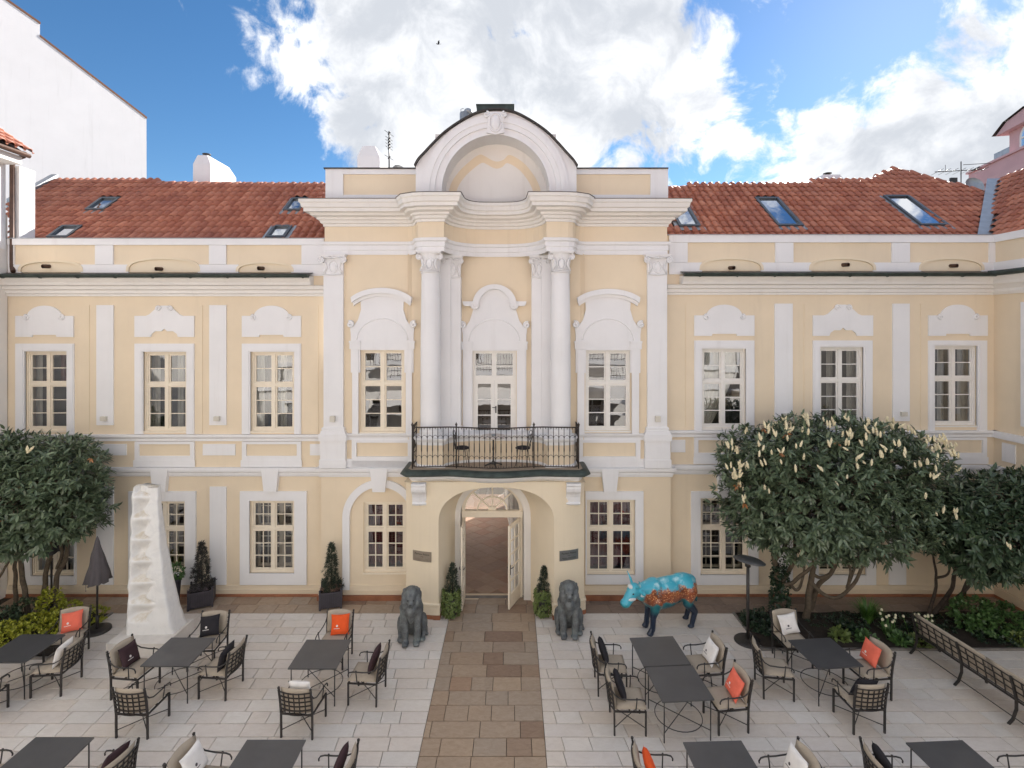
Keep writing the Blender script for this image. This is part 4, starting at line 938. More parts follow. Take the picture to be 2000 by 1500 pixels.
m = MB(); m.sweep(bal_path(-.06, 13.38), [(-.5, ZB - .139), (.09, ZB - .14), (.085, ZB - .2), (.04, ZB - .23), (.0, ZB - .30), (-.5, ZB - .30)], True); part('balcony_cornice', WHT, m)
# consoles
for px in (817, 1121):
    x = Pl(12.4).X(px); m = MB(); yb = curve_y(x) + .02
    prof = [(yb, 2.70), (yb - .06, 2.70), (yb - .09, 2.74), (yb - .06, 2.78), (yb - .08, 2.9), (yb - .12, 2.98), (yb - .16, 3.02), (yb - .20, 3.06), (yb - .22, 3.13), (yb - .21, 3.19), (yb - .24, 3.21), (yb - .24, 3.265), (yb, 3.265)]
    w = .17
    for k, (a, b, e) in enumerate(((-w, -w * .5, 0), (-w * .5, -w * .1, .018), (-w * .1, w * .1, .0), (w * .1, w * .5, .018), (w * .5, w, 0))):
        n = len(prof); vs = [(x + a, y - e, z) for y, z in prof] + [(x + b, y - e, z) for y, z in prof]
        m.add(vs, [(i, i + 1, n + i + 1, n + i) for i in range(n - 1)] + [tuple(range(n)), tuple(range(2 * n - 1, n - 1, -1))])
    part('console', WHT, m)
# railing
rail = MB(); HR = 1.0; pr = bal_path(-.10, 13.34); zr0, zr1 = ZB + .045, ZB + HR
rail.tube([(x, y, zr1) for x, y in pr], .017, 6); rail.tube([(x, y, zr0) for x, y in pr], .012, 6)
ro = part('balcony_railing', IRONB, rail, 'dark wrought iron railing with pointed arches on the balcony')
dense = []
for (a, b) in zip(pr[:-1], pr[1:]):
    L = math.dist(a, b); k = max(1, int(L / .01))
    dense += [(a[0] + (b[0] - a[0]) * i / k, a[1] + (b[1] - a[1]) * i / k) for i in range(k)]
dense.append(pr[-1]); acc = [0]
for a, b in zip(dense[:-1], dense[1:]): acc.append(acc[-1] + math.dist(a, b))
def at(s_):
    i = int(np.searchsorted(acc, s_)); return dense[min(i, len(dense) - 1)]
tot = acc[-1]; nb = 42; step = tot / nb
bar = MB(); bar.tube([(0, 0, zr0), (0, 0, zr0 + .36)], .0085, 5); bar.tube([(0, 0, zr0 + .36), (0, 0, zr0 + .40), (0, 0, zr0 + .58), (0, 0, zr0 + .60)], [.010, .014, .012, .009], 6); bar.tube([(0, 0, zr0 + .6), (0, 0, zr1)], .0085, 5); bme = bar.mesh('baluster', IRONB, True)
orn = MB()
for i in range(nb + 1):
    x, y = at(i * step); o = bpy.data.objects.new('baluster', bme); COL.objects.link(o); o.parent = ro; o.matrix_parent_inverse = WORLD[ro.name].inverted(); o.location = (x, y, 0)
    if i < nb:
        x2, y2 = at((i + 1) * step); xm_, ym_ = at((i + .5) * step)
        for zz in (zr0 + .20, zr0 + .68):
            orn.tube([(x, y, zz), ((x * 3 + xm_) / 4, (y * 3 + ym_) / 4, zz + .055), (xm_, ym_, zz + .085), ((x2 * 3 + xm_) / 4, (y2 * 3 + ym_) / 4, zz + .055), (x2, y2, zz)], .006, 5)
        for z_, dz in ((zr1, -.05), (zr0, .04)): orn.tube([(xm_, ym_, z_), (xm_, ym_, z_ + dz)], .007, 4)
orn.build('arch_ornament', IRONB, ro, kind='stuff')
for x in (bx0 + .12, pc - .95, pc + .93, bx1 - .12):
    y = bal_y(x, -.10); p_ = MB(); p_.tube([(x, y, zr0 - .04), (x, y, zr1 + .03)], .016, 6); p_.lathe([(.0, zr1 + .13), (.012, zr1 + .10), (.03, zr1 + .07), (.028, zr1 + .05), (.014, zr1 + .03), (.02, zr1 + .01)], x, y, 8); p_.build('finial_post', IRONB, ro)
# plaques
def text_mesh(body, size):
    c = bpy.data.curves.new('t', 'FONT'); c.body = body; c.size = size; c.align_x = 'CENTER'; c.extrude = 0.0008
    o = bpy.data.objects.new('t', c); COL.objects.link(o); dg = bpy.context.evaluated_depsgraph_get(); me = bpy.data.meshes.new_from_object(o.evaluated_get(dg)); bpy.data.objects.remove(o); return me
for px, py, mat, lab in ((824, 1087, BRASS, 'bronze coloured name plate left of the entrance'), (1111.5, 1085, STEEL, 'steel name plate right of the entrance')):
    x, z = Pl(12.55).P(px, py); w, h = .235, .122; n = 8; m = MB()
    vs = []
    for k, off in ((0, -.012), (1, -.0005)):
        for zz in (z - h, z + h):
            for i in range(n + 1): xx_ = x - w + 2 * w * i / n; vs.append((xx_, curve_y(xx_) + off, zz))
    N = n + 1; fs = [(i, i + 1, N + i + 1, N + i) for i in range(n)] + [(2 * N + i, i, i + 1, 2 * N + i + 1)[::-1] for i in range(n)] + [(N + i, 3 * N + i, 3 * N + i + 1, N + i + 1) for i in range(n)] + [(0, N, 3 * N, 2 * N), (n, 2 * N + n, 3 * N + n, N + n)]
    m.add(vs, fs); po_ = part('plaque', mat, m, lab)
    for body, size, dz in (('Pachtuv Palace', .062, .035), ('Praha', .026, -.012)):
        me = text_mesh(body, size); me.materials.append(INK)
        for v in me.vertices:
            xx_ = x + v.co.x; v.co = Vector((xx_, curve_y(xx_) - .0135 - v.co.z, z + dz + v.co.y))
        link('lettering', me, po_)
    m = MB()
    for dz in (-.055, -.08): 
        for i in range(12):
            if random.random() < .15: continue
            xa = x - .17 + i * .0285; m.box(xa, xa + .022, curve_y(xa) - .0135, curve_y(xa) - .012, z + dz - .004, z + dz + .004)
    m.build('small_print', INK, po_)

# ------------------------------------------------------------------ roofs
PITCH = math.atan(.81); EY, EZ = 14.0, 9.13
def slope_pt(px, py):       # point of the court-side roof slope seen at a pixel
    # z = CAMZ + (HY-py)/F*d ; z = EZ + .81*(d-EY)
    k = (HY - py) / F; d = (CAMZ - EZ + .81 * EY) / (.81 - k); return Vector(((px - HX) * d / F, d, CAMZ + k * d))
TW, TL, ROW = .232, .42, .335
tn = 11
def tile_geo():
    vs = []; fs = []
    cs = []
    for i in range(tn):
        u = i / (tn - 1)
        if u < .74: a = math.pi * u / .74; cs.append((-.004 + .085 * (1 - math.cos(a)), .085 * math.sin(a) + .012))
        else: a = (u - .74) / .26; cs.append((.166 + .072 * a, .012 - .014 * math.sin(math.pi * a)))
    for t_, lift, sc in ((0, .034, 1.0), (TL, .0, .9)):
        for x, z in cs: vs.append((x, t_, z * sc + lift))
    for x, z in cs: vs.append((x, 0.004, z + .034 - .022))
    fs = [(i, i + 1, tn + i + 1, tn + i) for i in range(tn - 1)] + [(2 * tn + i, 2 * tn + i + 1, i + 1, i) for i in range(tn - 1)]
    return vs, fs
tv, tf = tile_geo()
tmb = MB(); tmb.add(tv, tf, True); tile_me = tmb.mesh('roof_tile', TILE)
def poly_in(pt, poly):
    x, y = pt; c = False; n = len(poly); j = n - 1
    for i in range(n):
        if (poly[i][1] > y) != (poly[j][1] > y) and x < (poly[j][0] - poly[i][0]) * (y - poly[i][1]) / (poly[j][1] - poly[i][1]) + poly[i][0]: c = not c
        j = i
    return c
SL = Vector((0, math.cos(PITCH), math.sin(PITCH))); NRM = Vector((0, -math.sin(PITCH), math.cos(PITCH)))
def roof(name, poly_px, holes, limit, label):
    P = [slope_pt(*p) for p in poly_px]; E = Vector((0, EY, EZ))
    st = [(p.x, (p - E).dot(SL)) for p in P]; hs = [[(q.x, (q - E).dot(SL)) for q in (slope_pt(*h) for h in hp)] for hp in holes]
    m = MB(); base = [E + Vector((x, 0, 0)) + SL * t_ - NRM * .01 for x, t_ in st]
    m.add(base, [tuple(range(len(base)))])
    # rear slope and closing faces
    low = [Vector((b.x, b.y, 8.6)) for b in base]
    m.add(base + low, [(i, (i + 1) % len(base), (i + 1) % len(base) + len(base), i + len(base)) for i in range(len(base))])
    ro_ = part(name, DKSHEET, m, label)
    xs = [p[0] for p in st]; ts = [p[1] for p in st]; cells = []
    t_ = -.35; r = 0
    while t_ < max(ts):
        x = min(xs)
        while x < max(xs):
            cpt = (x + TW / 2, t_ + .15)
            if poly_in((cpt[0], max(cpt[1], min(ts) + .02)), st) and not any(poly_in(cpt, h) for h in hs): cells.append((x, t_))
            x += TW
        t_ += ROW; r += 1
    cells.sort(key=lambda c: c[1])
    rot = Matrix.Rotation(PITCH, 4, 'X'); restm = MB()
    for k, (x, t_) in enumerate(cells):
        p = E + Vector((x, 0, 0)) + SL * t_ + NRM * .004
        j = Matrix.Rotation(random.uniform(-.02, .02), 4, 'Z') @ Matrix.Translation((0, random.uniform(-.008, .008), random.uniform(0, .006)))
        M = Matrix.Translation(p) @ rot @ j
        vis = t_ > -.05
        if limit > 0 and vis:
            limit -= 1
            o = bpy.data.objects.new('roof_tile', tile_me); COL.objects.link(o); o.parent = ro_; o.matrix_parent_inverse = WORLD[ro_.name].inverted(); o.matrix_basis = M
        else: restm.add([M @ Vector(v) for v in tv], tf, True)
    restm.build('roof_tile_field', TILE, ro_, fix=False, kind='stuff')
    return ro_
def skylight(quad, label=None, pane_backing=True):      # quad: four pixels, top-left, top-right, bottom-right, bottom-left
    q = [slope_pt(*p) for p in quad]; c = sum(q, Vector()) / 4
    m = MB(); ax = Vector((1, 0, 0)); ay = SL
    x0 = (q[0].x + q[3].x) / 2; x1 = (q[1].x + q[2].x) / 2; E = Vector((0, EY, EZ)); t1 = (q[0] - E).dot(SL); t0 = (q[3] - E).dot(SL)
    def bxs(m, xa, xb, ta, tb, na, nb_):
        vs = [E + Vector((x, 0, 0)) + SL * t_ + NRM * n_ for n_ in (na, nb_) for t_ in (ta, tb) for x in (xa, xb)]
        m.add(vs, [(0, 2, 3, 1), (4, 5, 7, 6), (0, 1, 5, 4), (2, 6, 7, 3), (0, 4, 6, 2), (1, 3, 7, 5)])
    w = .075
    bxs(m, x0, x0 + w, t0, t1, -.02, .13); bxs(m, x1 - w, x1, t0, t1, -.02, .13); bxs(m, x0 + w, x1 - w, t0, t0 + w, -.02, .13); bxs(m, x0 + w, x1 - w, t1 - w, t1, -.02, .135)
    sk = part('skylight', simple_once('skylight_frame', (0.10, 0.11, 0.12), .4, .5), m)
    m = MB(); bxs(m, x0 + w, x1 - w, t0 + w, t1 - w, .07, .085); m.build('pane', SKYG, sk)
    m = MB(); bxs(m, x0 + w, x1 - w, t0 + w, t1 - w, -.01, .03); m.build('pane_backing', WHITEF if pane_backing else ROOM, sk)  # white backing stands in for bright sky reflected in the pane
    m = MB(); bxs(m, x0 - .12, x1 + .12, t0 - .16, t0 - .002, .055, .075); bxs(m, x0 - .1, x0 - .002, t0, t1 + .05, .05, .08); bxs(m, x1 + .002, x1 + .1, t0, t1 + .05, .05, .08); m.build('skylight_flashing', ZINC, sk)
def simple_once(name, *a, **k): return MATS.get(name) or simple(name, *a, **k)
SKL = [[(195, 392), (233, 392), (213, 416), (175, 416)], [(122, 447), (162, 447), (140, 470), (98, 470)], [(570, 393), (600, 393), (592, 417), (556, 417)], [(535, 447), (570, 447), (562, 470), (522, 470)]]
SKR = [[(1472, 392), (1522, 392), (1563, 447), (1516, 447)], [(1726, 388), (1778, 388), (1843, 446), (1790, 446)], [(1302, 398), (1338, 398), (1368, 448), (1322, 448)]]
roof('roof', [(20, 480), (20, 400), (105, 356), (640, 362), (640, 480)], SKL, 150, 'orange red pantile roof left of the gable')
roof('roof', [(1298, 480), (1298, 368), (1600, 358), (1700, 357), (1750, 331), (1932, 380), (1918, 480)], SKR, 150, 'dark red pantile roof right of the gable')
for i, q in enumerate(SKL): skylight(q, pane_backing=i < 2)
for i, q in enumerate(SKR): skylight(q, pane_backing=True)
# ridge tiles
def ridge(px0, px1, py0, py1):
    a, b = slope_pt(px0, py0), slope_pt(px1, py1); m = MB(); m.tube([a + Vector((0, .06, -.03)), b + Vector((0, .06, -.03))], .115, 8); part('ridge_mortar', TILE, m); n = int((b - a).length / .36); dr_ = (b - a).normalized()
    for i in range(n):
        p = a + (b - a) * i / n; m = MB(); m.tube([p + Vector((0, .05, -.03)), p + dr_ * .40 + Vector((0, .05, -.015))], [.10, .118], 10); part('ridge_tile', TILE, m)
ridge(105, 640, 356, 362); ridge(1298, 1690, 368, 357); ridge(1690, 1750, 357, 331); ridge(1750, 1925, 331, 378)
# verge flashing on the left, valley on the right
a, b = slope_pt(20, 402), slope_pt(107, 353); m = MB()
for off in (0,): m.add([a + Vector((-.12, 0, -.1)), b + Vector((-.12, 0, -.1)), b + Vector((-.12, 0, .22)), a + Vector((-.12, 0, .22)), a + Vector((.1, 0, -.1)), b + Vector((.1, 0, -.1)), b + Vector((.1, 0, .22)), a + Vector((.1, 0, .22))], [(0, 1, 2, 3), (4, 5, 6, 7), (3, 2, 6, 7), (0, 1, 5, 4), (0, 3, 7, 4), (1, 2, 6, 5)])
part('verge_parapet', ZINC, m)
m = MB(); vl = [(12.65 + t_, 14.0 + t_, 9.06 + .81 * t_) for t_ in (-.2, 3.2)]
m.add([(vl[0][0] - .2, vl[0][1], vl[0][2] + .25), (vl[0][0] + .30, vl[0][1] - .10, vl[0][2] + .22), (vl[1][0] + .34, vl[1][1] - .12, vl[1][2] + .22), (vl[1][0] - .2, vl[1][1], vl[1][2] + .25)], [(0, 1, 2, 3)]); part('valley_flashing', ZINC, m)

# chimneys on the palace roofs
def chimney(d, px0, px1, pyt, pyb, dep, label, cap=True):
    pl = Pl(d); x0, x1, z0, z1 = pl.X(px0), pl.X(px1), pl.Z(pyb) - 1.6, pl.Z(pyt)
    m = MB(); c = (x1 - x0) * .22; zs = z1 - .32
    v = [(x0, d, z0), (x1, d, z0), (x1, d + dep, z0), (x0, d + dep, z0), (x0, d, zs), (x1, d, zs), (x1, d + dep, zs), (x0, d + dep, zs), (x0 + c, d + .05, z1), (x1 - c, d + .05, z1), (x1 - c, d + dep - .25, z1), (x0 + c, d + dep - .25, z1)]
    m.add(v, [(0, 1, 5, 4), (1, 2, 6, 5), (2, 3, 7, 6), (3, 0, 4, 7), (4, 5, 9, 8), (5, 6, 10, 9), (6, 7, 11, 10), (7, 4, 8, 11), (8, 9, 10, 11)])
    o = part('chimney', FWL, m, label)
    if cap: k = MB(); k.tube([((x0 + x1) / 2, d + .3, z1 - .05), ((x0 + x1) / 2, d + .3, z1 + .08)], .09, 10); k.lathe([(.0, z1 + .16), (.14, z1 + .12), (.14, z1 + .09), (.0, z1 + .09)], (x0 + x1) / 2, d + .3, 10); k.build('chimney_pot', DKSHEET, o)
chimney(18.3, 377, 411, 302, 357, 1.7, 'rendered chimney stack with sloped shoulders on the left roof'); chimney(15.6, 698, 741, 284, 327, 1.1, 'light rendered chimney behind the left attic', False); chimney(18.4, 1597, 1655, 340, 357, .9, 'low wide chimney on the right roof')

# ------------------------------------------------------------------ neighbouring buildings
# left wing of the court
WL = -13.12
lwg = empty('court_wing', (WL - 2, 6, 0), 0, 'cream side wing with a brown downpipe at the left edge', 'building')
m = MB(); m.box(WL - 5, WL, -1, 13.58, 0, 9.9); lwg_w = m.build('wall', OFF, lwg)
m = MB(); m.sweep([(WL, -1), (WL, 13.3)], [(0, Lw.Z(579)), (-.05, Lw.Z(579)), (-.12, Lw.Z(565)), (-.25, Lw.Z(552)), (-.32, Lw.Z(542)), (0, Lw.Z(541))]); m.build('eaves_cornice', OFF, lwg)
pe = Pl(13.5)
m = MB(); xq = pe.X(27); xz = pe.X(11); m.box(xz - 1.2, xz, 11.0, 13.5, 9.0, 11.2); m.box(xz + .002, xq, 13.66, 14.1, 9.0, 11.2); m.build('upper_wall', WHT, lwg)
m = MB(); xp = pe.X(14); zt = pe.Z(303)
xp = pe.X(18); m.tube([(xp + .3, 13.60, zt + .12), (xp + .28, 13.60, zt + .0), (xp + .05, 13.58, zt - .08), (xp, 13.58, zt - .25), (xp, 13.58, pe.Z(520)), (xp + .1, 13.5, pe.Z(530))], .055, 10); m.build('downpipe', PIPEB, lwg)
m = MB(); xr = pe.X(50); zr = pe.Z(300)
v = [(xr, 10.8, zr), (xr, 13.5, zr), (xr - 3.2, 13.5, zr + 2.2), (xr - 3.2, 10.8, zr + 2.2)]
m.add(v + [(a, b, c - .1) for a, b, c in v], [(0, 1, 2, 3), (4, 5, 6, 7), (0, 1, 5, 4), (1, 2, 6, 5), (3, 0, 4, 7)]); ro_ = m.build('roof', DKSHEET, lwg)
tl = MB()
for i in range(9):
    for j in range(12):
        M = Matrix.Translation((xr - i * .30 * .824 + .05, 10.85 + j * .235, zr + i * .30 * .566 + .03)) @ Matrix.Rotation(R(90), 4, 'Z') @ Matrix.Rotation(math.atan(.6875), 4, 'X')
        tl.add([M @ Vector((p[0], p[1], p[2])) for p in tv], tf, True)
tl.build('roof_tile_field', TILE, ro_, fix=False, kind='stuff')
m = MB(); m.tube([(xr + .05, 10.7, zr - .05), (xr + .05, 13.55, zr - .05)], .06, 8); m.build('gutter', PIPEB, lwg)
m = MB(); m.box(xr - .55, xr - .05, 10.8, 13.45, zr - .3, zr - .1); m.build('eaves_soffit', OFF, lwg)
# right wing of the court, cut short out of view to let light in
WR = 12.55
rwg = empty('court_wing', (WR + 2, 6, 0), 0, 'yellow side wing with white bands at the right edge', 'building')
m = MB(); zt = Rw.Z(460); m.wall(10.0, 13.6, 0, zt, [], 0)
m.v = [(WR, x, z) for x, y, z in m.v]; m.build('wall', YEL, rwg)
m = MB(); m.box(WR + .05, WR + 5, 10.0, 13.5, 0, zt - .05); m.build('core', OFF, rwg)
def rband(name, mat, ya, yb, o): 
    m = MB(); m.box(WR - o, WR + .02, 10.0, 13.6 - .02, Rw.Z(yb), Rw.Z(ya)); m.build(name, mat, rwg)
rband('parapet_cap', WHT, 460, 474, .06); rband('parapet_base', WHT, 513, 530, .04); rband('sill_course', WHT, 840, 853, .09); rband('string_course', WHT, 907, 926, .1); rband('plinth', PLN, 1142, 1158, .05); rband('plinth_base', REDST, 1158, 1166, .07)
m = MB(); z0, z1 = Rw.Z(576), Rw.Z(541); H = z1 - z0
m.sweep([(WR, 13.55), (WR, 10.0)], [(0, z0), (.05, z0), (.09, z0 + .16 * H), (.09, z0 + .3 * H), (.17, z0 + .5 * H), (.22, z0 + .565 * H), (.24, z0 + .7 * H), (.32, z1), (0, z1 + .03)]); m.build('eaves_cornice', OFF, rwg)
m = MB(); zc = Pl(13.22).Z(534); m.tube([(WR - .5, 13.22, zc), (WR - .40, 13.1, zc), (WR - .37, 12.9, zc), (WR - .37, 10.0, zc)], .07, 10); m.build('gutter', COPPER, rwg)
for yy in (11.4,):
    m = MB(); m.box(WR - .04, WR, yy - .8, yy + .8, Rw.Z(840), Rw.Z(668)); m.build('window_surround', WHT, rwg)
    m = MB(); m.box(WR - .05, WR - .02, yy - .5, yy + .5, Rw.Z(836), Rw.Z(684)); m.build('window', ROOMG, rwg)
m = MB(); m.box(WR - .04, WR, 12.5, 12.85, Rw.Z(822), Rw.Z(593)); m.box(WR - .03, WR, 13.0, 13.35, Rw.Z(895), Rw.Z(860)); m.build('lisene', WHT, rwg)
m = MB(); m.box(WR, WR + .3, -1.2, 9.98, 0, 3.2); m.build('added_low_wall', YEL, rwg)  # unseen low wall added in place of the wing, so sunlight passes over
v = [(12.65, 10.0, 9.1), (12.65, 14.0, 9.1), (WR + 3.5, 17.4, 11.85), (WR + 3.5, 10.0, 11.85)]
m = MB(); m.add(v, [(0, 1, 2, 3)]); rr = m.build('roof', DKSHEET, rwg, fix=False)
tl = MB(); sp = math.atan2(2.8, 3.45)
for i in range(13):
    for j in range(32):
        yy = 17.4 - j * .232; u = i * .335 * math.cos(sp)
        if yy > 14.02 + u: continue
        M = Matrix.Translation((12.65 + u, yy, 9.1 + u * .81 + .02)) @ Matrix.Rotation(R(-90), 4, 'Z') @ Matrix.Rotation(sp, 4, 'X')
        tl.add([M @ Vector(p) for p in tv], tf, True)
tl.build('roof_tile_field', TILE, rr, fix=False, kind='stuff')
# tall white fire wall house on the left
fw_ = empty('firewall_house', (-20, 24, 0), 0, 'tall blank white gable wall rising behind the left roof', 'building')
FP0, FN = Vector((-18.2, 26.0, 0)), Vector((math.sin(R(62)), -math.cos(R(62)), 0))      # plane of the bare wall
def fpt(px, py):
    r = Vector(((px - HX) / F, 1, (HY - py) / F)); t_ = FP0.dot(FN) / (r.x * FN.x + r.y * FN.y); return Vector((r.x * t_, t_, CAMZ + r.z * t_))
fpoly = [(-260, 560), (-260, -190), (78, 47), (78, 72), (286, 231), (287, 560)]
q = [fpt(*p) for p in fpoly]; bk_ = Vector((-9, 2, 0)); n = len(q)
m = MB(); m.add(q + [v + bk_ for v in q], [tuple(range(n)), tuple(range(2 * n - 1, n - 1, -1))] + [(i, i + n, (i + 1) % n + n, (i + 1) % n) for i in range(n)]); m.build('wall', FWL, fw_)
m = MB()
for (a, b) in (((78, 72), (287, 232)), ((-260, -190), (79, 47.5))):
    A_, B_ = fpt(*a), fpt(*b); o_ = FN * .02; u_ = Vector((0, 0, .09))
    m.add([A_ + o_, B_ + o_, B_ + o_ + u_, A_ + o_ + u_, A_ + bk_, B_ + bk_, B_ + bk_ + u_, A_ + bk_ + u_], [(0, 1, 2, 3), (3, 2, 6, 7), (0, 1, 5, 4), (1, 2, 6, 5), (0, 3, 7, 4)])
m.build('coping', simple('copper_coping', (.22, .10, .05), .5, .4), fw_)
# pink house with dormer on the right
ph = empty('pink_house', (30, 32, 0), 0, 'pink house with an arched dormer window beyond the right roof', 'building')
def U(px, py, d): pl = Pl(d); return (pl.X(px), d, pl.Z(py))
wa, wb = Vector(U(1900, 372, 33)), Vector(U(2080, 282, 26)); wdir = (wb - wa); wdir.z = 0; wdir.normalize(); wn = Vector((wdir.y, -wdir.x, 0))
if wn.x > 0: wn = -wn
def pw(s_, h, o=0.0): p = wa + wdir * s_; return Vector((p.x - wn.x * -o, p.y - wn.y * -o, h))
hz = wa.z
m = MB()
def pbox(m, s0, s1, h0, h1, o0, o1): m.add([pw(s, h, o) for h in (h0, h1) for o in (o0, o1) for s in (s0, s1)], [(0, 2, 3, 1), (4, 5, 7, 6), (0, 1, 5, 4), (2, 6, 7, 3), (0, 4, 6, 2), (1, 3, 7, 5)])
pbox(m, -3.0, 14, 4, hz - .5, -6, 0); m.build('wall', PNK, ph)
m = MB(); pbox(m, -3.2, 14, hz - .5, hz - .15, -6, .35); pbox(m, -3.4, 14, hz - .14, hz + .12, -6, .6); m.build('eaves_cornice', PNK, ph)
for k in range(18): 
    m = MB(); pbox(m, -3 + k * .9, -3 + k * .9 + .35, hz - .72, hz - .5, -.1, .3); m.build('modillion', PNK, ph)
m = MB(); pbox(m, -.6, 14, hz + .13, hz + 1.2, -.5, -.1); m.build('parapet', PNK, ph)
m = MB(); pbox(m, -.7, 14, hz + 1.2, hz + 1.32, -.6, .02); m.build('parapet_cap', PNK, ph)
m = MB(); m.add([pw(-3.4, hz + .13, .3), pw(14, hz + .13, .3), pw(14, hz + 2.6, -3.2), pw(-1.8, hz + 2.6, -3.2)], [(0, 1, 2, 3)]); m.build('roof', TILE, ph)
m = MB(); pbox(m, .4, 1.9, hz + 1.3, hz + 2.1, -2.2, -.9); m.build('roof_box', ZINC, ph)
m = MB(); s0, s1 = 2.6, 6.4; pbox(m, s0, s1, hz + 1.3, hz + 2.75, -3, -.4); m.build('dormer_wall', PNK, ph)
pts = [(s0 - .5, hz + 2.65), (s0 + .4, hz + 3.15), ((s0 + s1) / 2, hz + 3.4), (s1 - .4, hz + 3.15), (s1 + .5, hz + 2.65)]
m = MB(); n = len(pts); m.add([pw(s, h, .0) for s, h in pts] + [pw(s, h, -3) for s, h in pts], [tuple(range(n)), tuple(range(n, 2 * n))] + [(i, (i + 1) % n, (i + 1) % n + n, i + n) for i in range(n)]); m.build('dormer_gable', PNK, ph)
m = MB(); n = len(pts); m.add([pw(s + (s - 4.5) * .06, h + .05, .12) for s, h in pts] + [pw(s + (s - 4.5) * .06, h + .05, -3) for s, h in pts], [(i, i + 1, i + 1 + n, i + n) for i in range(n - 1)]); m.build('dormer_roof', DKSHEET, ph)
c = (s0 + s1) / 2 - .2; ap = [(c - .6, hz + 1.5)] + [(c + .6 * math.cos(a), hz + 1.95 + .6 * math.sin(a)) for a in np.linspace(math.pi, 0, 13)] + [(c + .6, hz + 1.5)]
m = MB(); k = [(c + (s - c) * 1.3, hz + 1.5 + (h - hz - 1.5) * 1.12) for s, h in ap]; n = len(ap)
m.add([pw(s, h, -.33) for s, h in k] + [pw(s, h, -.5) for s, h in k], [tuple(range(n))] + [(i, (i + 1) % n, (i + 1) % n + n, i + n) for i in range(n)]); wdo = m.build('dormer_window', WHT, ph)
m = MB(); m.add([pw(s, h, -.31) for s, h in ap], [tuple(range(n))]); m.build('pane', SKYG, wdo)
m = MB(); pbox(m, c - .05, c + .05, hz + 1.5, hz + 1.95, -.3, -.26); pbox(m, c - .6, c + .6, hz + 1.9, hz + 2.0, -.3, -.27); m.build('glazing_bar', WHT, wdo)
# house across the court, behind the viewpoint: it reflects in the panes and throws sunlight back
op = empty('opposite_house', (0, -3.5, 0), 0, 'cream house with an iron balcony across the court from the palace', 'building')
m = MB(); hl = []
for i in range(-5, 6):
    hl += [(i * 2.5 - .55, i * 2.5 + .55, 5.2, 7.5), (i * 2.5 - .55, i * 2.5 + .55, 1.0, 3.1)] if abs(i * 2.5) > 1.0 else []
m.wall(-13.1, 12.5, 0, 10.8, hl, -1.3, .3); m.v = [(x, -1.3 - (y + 1.3), z) for x, y, z in m.v]; m.build('wall', OFF, op)
m = MB(); m.box(-13.1, 12.5, -7, -1.75, 0, 10.5); m.build('core', ROOM, op)
for a, b, c_, d_ in hl:
    m = MB(); ring(m, a, b, c_, d_, .08, -1.5, -1.4); m.box((a + b) / 2 - .03, (a + b) / 2 + .03, -1.5, -1.42, c_, d_); m.box(a, b, -1.5, -1.42, c_ + 1.2, c_ + 1.27); w_ = m.build('window', FRW, op)
    m = MB(); m.box(a + .08, b - .08, -1.47, -1.46, c_ + .08, d_ - .08); m.build('pane', SKYG, w_)
    m = MB(); m.box(a - .22, a, -1.3, -1.24, c_ - .1, d_ + .2); m.box(b, b + .22, -1.3, -1.24, c_ - .1, d_ + .2); m.box(a, b, -1.3, -1.24, d_, d_ + .2); m.build('surround', WHT, w_)
m = MB(); m.box(-13.1, 12.5, -1.3, -.9, 10.4, 10.8); m.box(-13.1, 12.5, -1.3, -1.15, 4.2, 4.5); m.build('cornice', WHT, op)
m = MB(); m.add([(-13.3, -.8, 10.8), (12.7, -.8, 10.8), (12.7, -6, 14.6), (-13.3, -6, 14.6)], [(0, 1, 2, 3)]); m.build('roof', TILE, op)
m = MB(); m.box(-7, 7, -1.3, -.2, 4.5, 4.7); bo = m.build('balcony', WHT, op)
m = MB(); m.tube([(-6.95, -.25, 5.7), (6.95, -.25, 5.7)], .02, 6); m.tube([(-6.95, -.25, 4.8), (6.95, -.25, 4.8)], .015, 6)
for i in range(93): x = -6.95 + i * .151; m.tube([(x, -.25, 4.7), (x, -.25, 5.7)], .010, 4)
m.build('railing', IRONB, bo)
m = MB(); m.add([(-6.8, -1.25, 3.7), (6.8, -1.25, 3.7), (6.8, .6, 3.0), (-6.8, .6, 3.0)], [(0, 1, 2, 3)]); m.build('awning', WHITEF, op, fix=False)

# bird before the big cloud
bx_, by_, bz_ = U(856, 86, 45); bd_ = empty('bird', (bx_, by_, bz_), 0, 'tiny dark bird flying in front of the big cloud', 'bird')
m = MB(); m.ball((bx_, by_, bz_), (.13, .05, .045), 10, 6); m.ball((bx_ - .14, by_, bz_ + .02), .04, 8, 6); m.add([(bx_ + .1, by_, bz_), (bx_ + .25, by_ - .05, bz_), (bx_ + .25, by_ + .05, bz_)], [(0, 1, 2)]); m.build('body', BLACKF, bd_)
for s_ in (-1, 1):
    m = MB(); m.add([(bx_ - .06, by_, bz_ + .02), (bx_ + .07, by_, bz_ + .02), (bx_ + .1, by_ + s_ * .1, bz_ + .17), (bx_ + .12, by_ + s_ * .14, bz_ + .28), (bx_ - .02, by_ + s_ * .1, bz_ + .18)], [(0, 1, 2, 3, 4)]); m.build('wing', BLACKF, bd_, fix=False)
